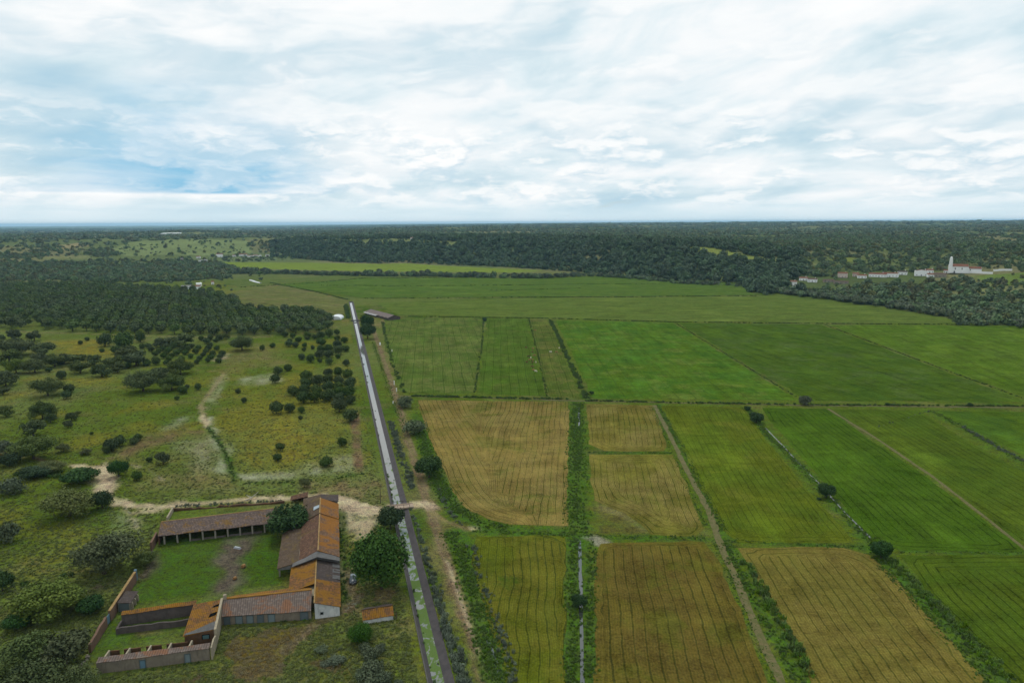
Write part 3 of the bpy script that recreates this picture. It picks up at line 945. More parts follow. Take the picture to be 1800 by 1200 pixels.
def build_canal():
    s = np.concatenate([np.arange(-60, C_LEN, 4.0), [C_LEN]])

    def strip(prof, name, m, lift=0.0):
        V = []
        for t, z in prof:
            x, y = from_canal(s, np.full(len(s), t))
            V.append(np.stack([x, y, np.full(len(s), z + lift)], 1))
        V = np.concatenate(V)
        me = np_mesh(name, V, grid_faces(len(prof), len(s)), m, False)
        add_attr(me, 'sdist', np.tile(s, len(prof)))
        return me
    root = empty('canal', (C_A.x, C_A.y, 0))
    tag(root, 'straight concrete-lined irrigation canal running away through the valley', kind='structure')
    o = link(strip([(-2.7, 0.06), (-2.45, 0.07), (-1.6, -0.62), (-1.3, -0.95)], 'lining', M_LINING), 'lining')
    o2 = link(strip([(0.4, -0.95), (0.75, -0.62), (2.3, 0.07), (2.6, 0.06)], 'lining', M_LINING), 'lining')
    lip = link(strip([(-2.74, 0.03), (-2.7, 0.13), (-2.5, 0.13), (-2.46, 0.05)], 'lip', M_LINING_L), 'lip')
    w = link(strip([(-1.56, -0.62), (-1.0, -0.62), (0.0, -0.62), (0.72, -0.62)], 'water', M_WATER, 0.0), 'water')
    for q in (o, o2, lip, w):
        q.parent = root
        q.matrix_parent_inverse = Matrix.Translation((-C_A.x, -C_A.y, 0))
    w['label'] = 'still canal water, bright far off and green with duckweed near'
    # end wall
    e = []
    for t, z in [(-3.1, 0.2), (3.0, 0.2), (3.0, -1.6), (-3.1, -1.6)]:
        x, y = from_canal(C_LEN - 0.1, t)
        e.append((x - C_A.x, y - C_A.y, z))
    for t, z in [(-3.1, 0.2), (3.0, 0.2), (3.0, -1.6), (-3.1, -1.6)]:
        x, y = from_canal(C_LEN + 0.3, t)
        e.append((x - C_A.x, y - C_A.y, z))
    mesh_obj('end_wall', e, [(0, 1, 2, 3), (7, 6, 5, 4), (0, 4, 5, 1), (1, 5, 6, 2), (2, 6, 7, 3), (3, 7, 4, 0)], M_LINING_L, root)


build_canal()


def ribbon(name, line, hw, z, m, label, wob=0.3, step=2.0, kind='structure'):
    P = []
    for i in range(len(line) - 1):
        L = (line[i + 1] - line[i]).length
        k = max(1, int(L / step))
        P += [line[i].lerp(line[i + 1], j / k) for j in range(k)]
    P.append(line[-1])
    n = len(P)
    V = []
    for i, p in enumerate(P):
        t = (P[min(i + 1, n - 1)] - P[max(i - 1, 0)]).normalized()
        nrm = Vector((t.y, -t.x, 0))
        wl = hw * (1 + wob * (vnoise(np.array([i * 0.37]), np.array([hw * 7.1]), 5)[0] * 2 - 1))
        wr = hw * (1 + wob * (vnoise(np.array([i * 0.41]), np.array([hw * 3.3]), 6)[0] * 2 - 1))
        V += [(p.x - nrm.x * wl, p.y - nrm.y * wl, z), (p.x + nrm.x * wr, p.y + nrm.y * wr, z)]
    F = [(2 * i, 2 * i + 1, 2 * i + 3, 2 * i + 2) for i in range(n - 1)]
    o = mesh_obj(name, V, F, m)
    tag(o, label, kind=kind)
    return o


def mat_earth(name, c1, c2):
    def build(b, bsdf, out):
        pos = b.n('ShaderNodeNewGeometry').outputs['Position']
        n = b.noise(pos, 0.7, 6.0, 0.65, 0.4)
        n2 = b.noise(pos, 5.0, 3.0, 0.6)
        c = b.mix(b.ss(n, 0.35, 0.65), c1, c2)
        sc = b.vm('SCALE', c)
        b.set(sc.node.inputs['Scale'], b.m('ADD', 0.6, b.m('MULTIPLY', n2, 0.8)))
        b.set(bsdf.inputs['Base Color'], sc)
        b.set(bsdf.inputs['Normal'], b.n('ShaderNodeBump', Height=n2, Strength=0.5, Distance=0.1))
    return mat(name, build, 0.95, 0.1)


M_PATH = mat_earth('grassy_path', (0.135, 0.110, 0.052), (0.082, 0.088, 0.026))
M_PATH2 = mat_earth('earth_path', (0.120, 0.098, 0.048), (0.070, 0.076, 0.026))
ribbon('water', PX([(1017, 712), (1019, 748)]), 0.45, 0.06, M_DITCHW, 'short bright stretch of ditch water in the green strip', 0.5)
ribbon('water', PX([(1019, 950), (1019, 965), (1021, 1040), (1022, 1100), (1024, 1240)]), 0.42, 0.06, M_DITCHW, 'narrow ditch water in the green strip at the bottom', 0.35)
ribbon('water', PX([(1345, 752), (1375, 782), (1405, 815), (1440, 850), (1480, 895), (1530, 945)]), 0.22, 0.06, M_DITCHW, 'thin ditch water between olive and deep green fields', 0.7)
ribbon('water', PX([(858, 1125), (868, 1155), (888, 1215)]), 0.4, 0.06, M_DITCHW, 'dark ditch water beside the canal track', 0.4)
ribbon('path', PX([(1150, 712), (1180, 770), (1215, 840), (1250, 905), (1262, 945), (1290, 1010), (1325, 1090), (1365, 1180), (1395, 1250)]), 0.95, 0.07, M_PATH, 'grassy farm path between the straw and olive fields')
ribbon('path', PX([(1455, 718), (1540, 770), (1640, 838), (1740, 915), (1820, 980)]), 0.6, 0.07, M_PATH, 'pale path between the deep green fields')
ribbon('path', PX([(700, 696), (850, 699), (1000, 704), (1200, 708), (1450, 713), (1800, 716), (1950, 718)]), 0.9, 0.07, M_PATH2, 'earth path crossing the valley below the upper fields')

# ================================================================== HAZE
def build_haze():
    r, z0, z1 = 42000.0, -8.0, 128.0
    V = [(-r, -r, z0), (r, -r, z0), (r, r, z0), (-r, r, z0), (-r, -r, z1), (r, -r, z1), (r, r, z1), (-r, r, z1)]
    Fc = [(3, 2, 1, 0), (4, 5, 6, 7), (0, 1, 5, 4), (1, 2, 6, 5), (2, 3, 7, 6), (3, 0, 4, 7)]
    m = bpy.data.materials.new('haze')
    m.use_nodes = True
    nt = m.node_tree
    nt.nodes.clear()
    b = NB(nt)
    v = b.n('ShaderNodeVolumePrincipled', Color=(0.42, 0.75, 1.0), Density=0.000042, Anisotropy=0.2)
    out = b.n('ShaderNodeOutputMaterial')
    nt.links.new(v.outputs[0], out.inputs['Volume'])
    o = mesh_obj('haze', V, Fc, m)
    tag(o, 'thin blue haze filling the air of the valley', kind='stuff')


build_haze()

# ================================================================== FARM


def mat_roof(name, c1, c2, lichen, amount, period=0.42, rows=0.42):
    """clay tile: channels down the slope, courses across it, lichen in blotches"""
    def build(b, bsdf, out):
        pos = b.n('ShaderNodeNewGeometry').outputs['Position']
        u = b.n('ShaderNodeAttribute', {'attribute_name': 'ru'}).outputs['Fac']
        v = b.n('ShaderNodeAttribute', {'attribute_name': 'rv'}).outputs['Fac']
        n1 = b.noise(pos, 0.28, 6.0, 0.62, 0.6)
        n2 = b.noise(pos, 1.7, 5.0, 0.7, 0.2)
        cell = b.n('ShaderNodeTexWhiteNoise', {'noise_dimensions': '2D'}, Vector=b.comb(b.m('FLOOR', b.m('DIVIDE', u, period)), b.m('FLOOR', b.m('DIVIDE', v, rows)))).outputs['Value']
        wu = b.m('SINE', b.m('MULTIPLY', u, 2 * math.pi / period))
        wv = b.m('FRACT', b.m('DIVIDE', v, rows))
        c = b.mix(b.ss(n2, 0.32, 0.68), c1, c2)
        c = b.mix(b.m('MULTIPLY', b.ss(cell, 0.55, 1.0), 0.55), c, tuple(min(1.0, k * 1.9) for k in c2))
        c = b.mix(b.ss(b.m('ADD', b.m('MULTIPLY', n1, 0.75), b.m('MULTIPLY', n2, 0.25)), 0.62 - amount * 0.32, 0.72 - amount * 0.32), c, lichen)
        k = b.m('ADD', 0.82, b.m('ADD', b.m('MULTIPLY', wu, 0.16), b.m('MULTIPLY', b.m('SUBTRACT', n2, 0.5), 0.7)))
        sc = b.vm('SCALE', c)
        b.set(sc.node.inputs['Scale'], k)
        b.set(bsdf.inputs['Base Color'], sc)
        b.set(bsdf.inputs['Normal'], b.n('ShaderNodeBump', Height=b.m('ADD', wu, b.m('MULTIPLY', wv, 0.7)), Strength=0.5, Distance=0.06))
    return mat(name, build, 0.92, 0.15)


def mat_plaster(name, c1, c2, stain=(0.06, 0.05, 0.04), amt=0.5, scale=1.0):
    def build(b, bsdf, out):
        pos = b.n('ShaderNodeNewGeometry').outputs['Position']
        n1 = b.noise(pos, 0.45 * scale, 6.0, 0.65, 0.5)
        n2 = b.noise(b.map(pos, scale=(1.5, 1.5, 0.35)), 1.3 * scale, 5.0, 0.65)
        n3 = b.noise(pos, 6.0, 3.0, 0.6)
        c = b.mix(b.ss(n1, 0.36, 0.62), c1, c2)
        c = b.mix(b.m('MULTIPLY', b.ss(n2, 0.48, 0.72), amt), c, stain)
        b.set(bsdf.inputs['Base Color'], c)
        b.set(bsdf.inputs['Normal'], b.n('ShaderNodeBump', Height=b.m('ADD', n3, n1), Strength=0.4, Distance=0.05))
    return mat(name, build, 0.92, 0.15)


def mat_metal_sheet(name, c1, c2, period=0.3):
    def build(b, bsdf, out):
        pos = b.n('ShaderNodeNewGeometry').outputs['Position']
        u = b.n('ShaderNodeAttribute', {'attribute_name': 'ru'}).outputs['Fac']
        n1 = b.noise(pos, 0.6, 5.0, 0.65, 0.4)
        w = b.m('SINE', b.m('MULTIPLY', u, 2 * math.pi / period))
        c = b.mix(b.ss(n1, 0.38, 0.66), c1, c2)
        sc = b.vm('SCALE', c)
        b.set(sc.node.inputs['Scale'], b.m('ADD', 0.9, b.m('MULTIPLY', w, 0.12)))
        b.set(bsdf.inputs['Base Color'], sc)
        b.set(bsdf.inputs['Normal'], b.n('ShaderNodeBump', Height=w, Strength=0.6, Distance=0.05))
    return mat(name, build, 0.7, 0.3)


def mat_flat(name, c, rough=0.8, spec=0.3, var=0.25, scale=2.0):
    def build(b, bsdf, out):
        pos = b.n('ShaderNodeTexCoord').outputs['Object']
        n = b.noise(pos, scale, 4.0, 0.6)
        sc = b.vm('SCALE', b.n('ShaderNodeRGB').outputs[0])
        sc.node.inputs[0].links[0].from_node.outputs[0].default_value = (*c, 1)
        b.set(sc.node.inputs['Scale'], b.m('ADD', 1.0 - var / 2, b.m('MULTIPLY', n, var)))
        b.set(bsdf.inputs['Base Color'], sc)
    return mat(name, build, rough, spec)


ORANGE = (0.270, 0.118, 0.016)
M_ROOF_ORANGE = mat_roof('roof_orange_lichen', (0.110, 0.068, 0.030), (0.165, 0.072, 0.026), (0.225, 0.105, 0.012), 0.55)
M_ROOF_BARN_E = mat_roof('roof_barn_east', (0.150, 0.082, 0.045), (0.130, 0.082, 0.056), (0.255, 0.108, 0.020), 0.58)
M_ROOF_BARN_W = mat_roof('roof_barn_west', (0.085, 0.048, 0.034), (0.120, 0.064, 0.038), (0.135, 0.086, 0.036), 0.25)
M_ROOF_LEAN = mat_roof('roof_lean_to', (0.100, 0.066, 0.040), (0.082, 0.058, 0.042), (0.130, 0.090, 0.034), 0.35)
M_ROOF_SHED = mat_roof('roof_open_shed', (0.098, 0.072, 0.062), (0.120, 0.086, 0.072), (0.175, 0.100, 0.030), 0.36)
M_ROOF_GREY = mat_roof('roof_grey_tile', (0.075, 0.058, 0.050), (0.062, 0.048, 0.044), (0.110, 0.080, 0.040), 0.15)
M_ROOF_WING = mat_roof('roof_mottled_tile', (0.150, 0.112, 0.094), (0.120, 0.096, 0.082), (0.195, 0.098, 0.056), 0.38, 0.5, 0.5)
M_RIDGE = mat_plaster('ridge_mortar', (0.30, 0.20, 0.09), (0.22, 0.14, 0.05), amt=0.3)
M_WHITE = mat_plaster('limewash', (0.55, 0.55, 0.52), (0.42, 0.43, 0.42), (0.20, 0.20, 0.19), 0.55)
M_PLAST = mat_plaster('cream_plaster', (0.34, 0.29, 0.20), (0.26, 0.22, 0.16), (0.12, 0.10, 0.075), 0.5)
M_PLAST_G = mat_plaster('grey_plaster', (0.195, 0.165, 0.125), (0.155, 0.130, 0.100), (0.075, 0.064, 0.052), 0.55)
M_PLAST_B = mat_plaster('weathered_grey_wall', (0.105, 0.086, 0.078), (0.080, 0.066, 0.060), (0.040, 0.034, 0.032), 0.5)
M_BRICK = mat_plaster('red_earth_wall', (0.165, 0.098, 0.064), (0.135, 0.082, 0.056), (0.062, 0.042, 0.034), 0.45)
M_BROWN = mat_plaster('brown_adobe', (0.110, 0.058, 0.028), (0.085, 0.048, 0.028), (0.045, 0.03, 0.02), 0.5)
M_TIN = mat_metal_sheet('corrugated_sheet', (0.165, 0.160, 0.155), (0.125, 0.118, 0.110))
M_TIN_D = mat_metal_sheet('old_corrugated_sheet', (0.10, 0.098, 0.095), (0.075, 0.070, 0.066))
M_DOOR = mat_flat('faded_blue_door', (0.135, 0.170, 0.175), 0.7, 0.3)
M_DOOR2 = mat_flat('grey_metal_door', (0.085, 0.105, 0.112), 0.6, 0.3)
M_BLUE = mat_flat('blue_painted_door', (0.095, 0.165, 0.215), 0.6, 0.3)
M_FRAME = mat_flat('door_frame', (0.075, 0.095, 0.095), 0.7, 0.2)
M_DARK = mat_flat('dark_void', (0.006, 0.006, 0.006), 1.0, 0.0, 0.0)
M_WOOD = mat_flat('old_timber', (0.075, 0.055, 0.040), 0.9, 0.1, 0.5)
M_STONE = mat_plaster('rubble_stone', (0.24, 0.21, 0.16), (0.14, 0.12, 0.095), (0.07, 0.06, 0.05), 0.6, 3.0)
M_POST = mat_plaster('lime_post', (0.26, 0.24, 0.19), (0.20, 0.18, 0.15), amt=0.4)


def rel(pts, root):
    o = root.location
    return [(p[0] - o.x, p[1] - o.y, p[2] - o.z) for p in pts]


def slab(name, quad, thick, m, root, parent=None, sub=None):
    """sloping sheet from 4 corners (eave-left, eave-right, ridge-right, ridge-left), subdivided, with its own thickness and sag"""
    A, B, C_, D = [Vector(q) for q in quad]
    L = max((B - A).length, (C_ - D).length)
    W = max((D - A).length, (C_ - B).length)
    nu = max(2, min(60, int(L / 0.9)))
    nv = max(2, min(14, int(W / 0.7)))
    up = (B - A).cross(D - A).normalized()
    if up.z < 0:
        up = -up
    top, u_, v_ = [], [], []
    sd = abs(hash((round(A.x, 1), round(A.y, 1)))) % 97
    for j in range(nv + 1):
        for i in range(nu + 1):
            a = i / nu
            c = j / nv
            p = (A.lerp(B, a)).lerp(D.lerp(C_, a), c)
            bump = (float(vnoise(np.array([a * L / 1.9]), np.array([c * W / 1.7]), sd)[0]) - 0.5) * 0.24
            if 0 < i < nu:
                p = p + up * bump
            top.append(p)
            u_.append(a * L)
            v_.append(c * W)
    n = len(top)
    V = top + [p - up * thick for p in top]
    F = []
    w = nu + 1
    for j in range(nv):
        for i in range(nu):
            q = j * w + i
            F.append((q, q + 1, q + 1 + w, q + w))
            F.append((n + q, n + q + w, n + q + w + 1, n + q + 1))
    ring = list(range(nu)) + [nu + j * w for j in range(nv)] + [nv * w + i for i in range(nu, 0, -1)] + [j * w for j in range(nv, 0, -1)]
    for k in range(len(ring)):
        a, b_ = ring[k], ring[(k + 1) % len(ring)]
        F.append((b_, a, n + a, n + b_))
    o = mesh_obj(name, rel(V, root), F, m, parent or root)
    add_attr(o.data, 'ru', u_ * 2)
    add_attr(o.data, 'rv', v_ * 2)
    return o


def prism(name, base, z0, tops, m, root, parent=None):
    """closed solid: plan polygon from z0 up to a height at each corner"""
    n = len(base)
    tops = tops if isinstance(tops, (list, tuple)) else [tops] * n
    V = [(p[0], p[1], z0) for p in base] + [(p[0], p[1], t) for p, t in zip(base, tops)]
    area = sum(base[i][0] * base[(i + 1) % n][1] - base[(i + 1) % n][0] * base[i][1] for i in range(n))
    F = [tuple(range(n - 1, -1, -1)), tuple(range(n, 2 * n))] + [(i, (i + 1) % n, n + (i + 1) % n, n + i) for i in range(n)]
    if area < 0:
        F = [tuple(reversed(f)) for f in F]
    return mesh_obj(name, rel(V, root), F, m, parent or root)


def wall(name, p0, p1, th, z0, h0, h1, m, root, parent=None, ragged=0.0, seed=1):
    """wall along p0-p1, its top ragged if asked"""
    a = Vector((p0[0], p0[1], 0))
    b_ = Vector((p1[0], p1[1], 0))
    t = (b_ - a).normalized()
    n = Vector((t.y, -t.x, 0)) * th / 2
    k = max(1, int((b_ - a).length / 1.2)) if ragged else 1
    V, F = [], []
    for i in range(k + 1):
        p = a.lerp(b_, i / k)
        h = h0 + (h1 - h0) * i / k
        if ragged:
            h -= ragged * float(vnoise(np.array([i * 0.8]), np.array([seed * 1.7]), seed)[0])
        V += [(p.x - n.x, p.y - n.y, z0), (p.x + n.x, p.y + n.y, z0), (p.x + n.x, p.y + n.y, h), (p.x - n.x, p.y - n.y, h)]
    for i in range(k):
        q = i * 4
        F += [(q + 1, q + 5, q + 6, q + 2), (q + 2, q + 6, q + 7, q + 3), (q + 3, q + 7, q + 4, q), (q, q + 4, q + 5, q + 1)]
    F += [(0, 1, 2, 3), (4 * k + 3, 4 * k + 2, 4 * k + 1, 4 * k)]
    return mesh_obj(name, rel(V, root), F, m, parent or root)


def opening(root, p0, p1, along, width, z0, h, m, name='door', frame=M_FRAME, out=0.05, side=1):
    """door or window leaf standing proud of wall p0-p1, at a fraction along; side = +1 right of p0->p1"""
    a = Vector((p0[0], p0[1], 0))
    b_ = Vector((p1[0], p1[1], 0))
    t = (b_ - a).normalized()
    n = Vector((t.y, -t.x, 0)) * side
    c = a.lerp(b_, along)

    def box(w, z_0, z_1, d0, d1):
        V = []
        for s, d in ((-1, d0), (1, d0), (1, d1), (-1, d1)):
            q = c + t * (s * w / 2) + n * d
            V.append((q.x, q.y, z_0))
        V += [(v[0], v[1], z_1) for v in V]
        return V, [(3, 2, 1, 0), (4, 5, 6, 7), (0, 1, 5, 4), (1, 2, 6, 5), (2, 3, 7, 6), (3, 0, 4, 7)]
    V, F = box(width, z0, z0 + h, -0.05, out)
    o = mesh_obj(name, rel(V, root), F, m, root)
    fw = 0.14
    FV, FF = [], []
    for cx_, w, za, zb in ((-width / 2 - fw / 2, fw, z0, z0 + h + fw), (width / 2 + fw / 2, fw, z0, z0 + h + fw), (0, width, z0 + h, z0 + h + fw)):
        for s, d in ((-1, -0.05), (1, -0.05), (1, out + 0.07), (-1, out + 0.07)):
            q = c + t * (cx_ + s * w / 2) + n * d
            FV.append((q.x, q.y, za))
        FV += [(v[0], v[1], zb) for v in FV[-4:]]
        k = len(FV) - 8
        FF += [tuple(k + i for i in f) for f in ((3, 2, 1, 0), (4, 5, 6, 7), (0, 1, 5, 4), (1, 2, 6, 5), (2, 3, 7, 6), (3, 0, 4, 7))]
    fo = mesh_obj('frame', rel(FV, root), FF, frame, o)
    return o


# farm frame: O = south-east corner of the barn, FA along the barn to the north, FE to the east
FO = Vector((-45.7, 174.3, 0))
FA = Vector((-0.240, 0.971, 0)).normalized()
FE = Vector((FA.y, -FA.x, 0))


def fp(e, n, z=0.0):
    p = FO + FE * e + FA * n
    return Vector((p.x, p.y, z))


def build_barn():
    r = empty('barn', fp(-7, 15))
    tag(r, 'long tiled barn with lean-to, tallest building on the east side of the farmyard', 'barn')
    # walls
    wb = prism('wall', [fp(0, 0), fp(0, 41), fp(-10, 41), fp(-10, 0)], 0, [4.1, 4.1, 4.1, 4.1], M_PLAST_G, r)
    prism('lean_to_wall', [fp(-9.9, 0.4), fp(-9.9, 25.2), fp(-15.0, 25.2), fp(-15.0, 24.8), fp(-10.3, 24.8), fp(-10.3, 0.4)], 0, [3.9, 3.9, 2.7, 2.7, 3.8, 3.8], M_PLAST_G, r)
    # roof sections: south 0..24, north 24.3..36, far flatter end 36..41
    ov = 0.35
    slab('roof_slope', [fp(ov, -0.25, 4.12), fp(ov, 24, 4.12), fp(-5, 24, 6.5), fp(-5, -0.25, 6.5)], 0.16, M_ROOF_BARN_E, r)
    slab('roof_slope', [fp(-10, 24, 4.15), fp(-10, -0.25, 4.15), fp(-5, -0.25, 6.5), fp(-5, 24, 6.5)], 0.16, M_ROOF_BARN_W, r)
    slab('roof_slope', [fp(ov, 24.05, 4.32), fp(ov, 36, 4.32), fp(-5, 36, 6.75), fp(-5, 24.05, 6.75)], 0.16, M_ROOF_BARN_E, r)
    slab('roof_slope', [fp(-10.3, 36, 4.3), fp(-10.3, 24.05, 4.3), fp(-5, 24.05, 6.75), fp(-5, 36, 6.75)], 0.16, M_ROOF_LEAN, r)
    slab('roof_slope', [fp(ov, 36.05, 5.0), fp(ov, 41.3, 5.2), fp(-5, 41.3, 5.9), fp(-5, 36.05, 6.3)], 0.16, M_ROOF_GREY, r)
    slab('roof_slope', [fp(-10.3, 41.3, 5.0), fp(-10.3, 36.05, 4.6), fp(-5, 36.05, 6.3), fp(-5, 41.3, 5.9)], 0.16, M_ROOF_LEAN, r)
    slab('lean_to_roof', [fp(-15.4, 25.6, 2.75), fp(-15.4, -0.35, 2.75), fp(-9.7, -0.35, 4.05), fp(-9.7, 25.6, 4.05)], 0.15, M_ROOF_LEAN, r)
    wall('ridge_cap', fp(-5, -0.3), fp(-5, 24), 0.32, 6.42, 6.62, 6.62, M_RIDGE, r)
    wall('ridge_cap', fp(-5, 24.05), fp(-5, 36), 0.32, 6.66, 6.86, 6.86, M_RIDGE, r)
    # corrugated gable over the lower house
    V = [fp(0.25, -0.12, 2.2), fp(0.25, -0.12, 4.0), fp(-5, -0.12, 6.36), fp(-10, -0.12, 4.02), fp(-15.2, -0.12, 2.72), fp(-15.2, -0.12, 2.2)]
    V2 = [v + FA * -0.12 for v in V]
    n = 6
    F = [tuple(range(n - 1, -1, -1)), tuple(range(n, 2 * n))] + [(i, (i + 1) % n, n + (i + 1) % n, n + i) for i in range(n)]
    g = mesh_obj('gable_cladding', rel(V2 + V, r), F, M_TIN, r)
    add_attr(g.data, 'ru', [(v - FO).dot(FE) for v in V2 + V])
    # pale sheet apron under the gable verge
    slab('gable_apron', [fp(0.3, -1.5, 3.55), fp(-5.2, -1.6, 5.4), fp(-5.2, -0.26, 6.32), fp(0.3, -0.26, 4.0)], 0.05, M_TIN, r)
    slab('gable_apron', [fp(-5.2, -1.6, 5.4), fp(-11.5, -1.1, 3.2), fp(-11.5, -0.26, 3.66), fp(-5.2, -0.26, 6.32)], 0.05, M_TIN, r)
    # patched sheets near the ridge
    p = slab('roof_patch', [fp(-6.9, 31.0, 6.02), fp(-6.9, 28.2, 6.02), fp(-5.25, 28.4, 6.78), fp(-5.25, 30.4, 6.78)], 0.04, mat_flat('pale_blue_sheet', (0.26, 0.31, 0.34), 0.5, 0.4), r)
    p['label'] = 'pale blue sheet patching the roof by the ridge'
    # open west front of the lean-to: posts
    for k in range(5):
        c = fp(-14.9, 1.0 + k * 6.0)
        wall('post', c + FA * -0.2, c + FA * 0.2, 0.4, 0, 2.6, 2.6, M_POST, r)
    opening(r, fp(0, 0), fp(0, 41), 0.30, 2.6, 0, 2.8, M_DOOR2, 'door', side=1)
    opening(r, fp(0, 0), fp(0, 41), 0.70, 2.6, 0, 2.8, M_DOOR2, 'door', side=1)


def build_house():
    r = empty('farmhouse', fp(-5.5, -11))
    tag(r, 'orange lichen-roofed farmhouse with white end wall, attached below the barn', 'house')
    # walls, with an east side and a white south gable
    prism('wall', [fp(0, -22), fp(0, -0.5), fp(-5.5, -0.5), fp(-11.4, -0.5), fp(-11.4, -12.8), fp(-5.5, -17.5), fp(-5.5, -22)], 0, [2.3, 2.3, 4.0, 2.5, 2.3, 3.2, 3.9], M_PLAST, r)
    V = [fp(0.05, -22.06, 0), fp(0.05, -22.06, 2.45), fp(-5.5, -22.06, 3.98), fp(-5.5, -22.06, 0)]
    V2 = [v - FA * 0.15 for v in V]
    mesh_obj('end_wall', rel(V + V2, r), [(0, 1, 2, 3), (7, 6, 5, 4), (0, 4, 5, 1), (1, 5, 6, 2), (2, 6, 7, 3), (3, 7, 4, 0)], M_WHITE, r)['label'] = 'white limewashed end wall'
    slab('roof_slope', [fp(0.35, -22.5, 2.42), fp(0.35, -11.0, 2.42), fp(-5.5, -11.0, 4.2), fp(-5.5, -22.5, 4.2)], 0.14, M_ROOF_ORANGE, r)
    slab('roof_slope', [fp(0.35, -10.95, 2.40), fp(0.35, -0.35, 2.40), fp(-5.5, -0.35, 4.17), fp(-5.5, -10.95, 4.17)], 0.14, M_ROOF_GREY, r)
    slab('roof_slope', [fp(-11.9, -0.35, 2.65), fp(-11.9, -13.2, 2.65), fp(-5.5, -13.2, 4.2), fp(-5.5, -0.35, 4.2)], 0.14, M_ROOF_ORANGE, r)
    wall('ridge_cap', fp(-5.5, -22.6), fp(-5.5, -0.4), 0.3, 4.14, 4.32, 4.32, M_RIDGE, r)
    # corrugated patches on the grey slope near the eave
    for n0, e0 in ((-3.4, -0.05), (-6.3, 0.0), (-9.6, 0.0)):
        z0 = 2.42 + 0.10
        slab('roof_patch', [fp(e0 + 0.3, n0, z0 - 0.02), fp(e0 + 0.3, n0 + 2.0, z0 - 0.02), fp(e0 - 1.5, n0 + 2.0, z0 + 0.53), fp(e0 - 1.5, n0, z0 + 0.53)], 0.04, M_TIN_D, r)
    opening(r, fp(-5.5, -22.21), fp(0, -22.21), 0.28, 0.45, 0.9, 0.5, M_DARK, 'window', side=1)
    for k in (0.2, 0.5, 0.8):
        opening(r, fp(0, -22), fp(0, -0.5), k, 1.1, 0, 1.95, M_DOOR2, 'door', side=1)


W_SE, W_SW = Vector((-46.5, 151.2, 0)), Vector((-66.6, 149.0, 0))
W_RE, W_RW = Vector((-47.9, 157.3, 0)), Vector((-67.7, 153.2, 0))
W_NE, W_NW = Vector((-50.2, 162.0, 0)), Vector((-68.6, 156.6, 0))


def z_(v, z):
    return Vector((v.x, v.y, z))


def build_wing():
    r = empty('stable_wing', (W_SE + W_SW + W_RE + W_RW) / 4)
    tag(r, 'low stable wing with mottled grey tiles and a row of pale doors', 'stable')
    prism('wall', [W_SE, W_NE, W_NW, W_SW], 0, [2.3, 2.5, 2.5, 2.25], M_PLAST_G, r)
    s_out = (W_SE - W_RE).normalized() * 0.35
    slab('roof_slope', [z_(W_SW + s_out, 2.28), z_(W_SE + s_out, 2.34), z_(W_RE, 4.1), z_(W_RW, 4.05)], 0.14, M_ROOF_WING, r)
    slab('roof_slope', [z_(W_NE - s_out, 2.5), z_(W_NW - s_out, 2.5), z_(W_RW, 4.05), z_(W_RE, 4.1)], 0.14, M_ROOF_ORANGE, r)
    wall('ridge_cap', W_RW, W_RE, 0.5, 3.98, 4.2, 4.25, mat_plaster('orange_ridge', (0.26, 0.13, 0.02), (0.20, 0.10, 0.02), amt=0.2), r)
    for k, w, m in ((0.075, 1.15, M_DOOR2), (0.205, 1.35, M_DOOR), (0.325, 1.3, M_DOOR), (0.44, 1.2, M_DOOR2), (0.56, 1.35, M_DOOR), (0.92, 1.6, M_DOOR2)):
        opening(r, W_SW, W_SE, k, w, 0.05, 1.85, m, 'door', side=1)
    # chimney stump at the west end of the ridge
    c = W_RW + (W_RE - W_RW).normalized() * 0.7
    wall('chimney', c - FE * 0.35, c + FE * 0.35, 0.6, 3.7, 5.1, 5.1, M_PLAST, r)


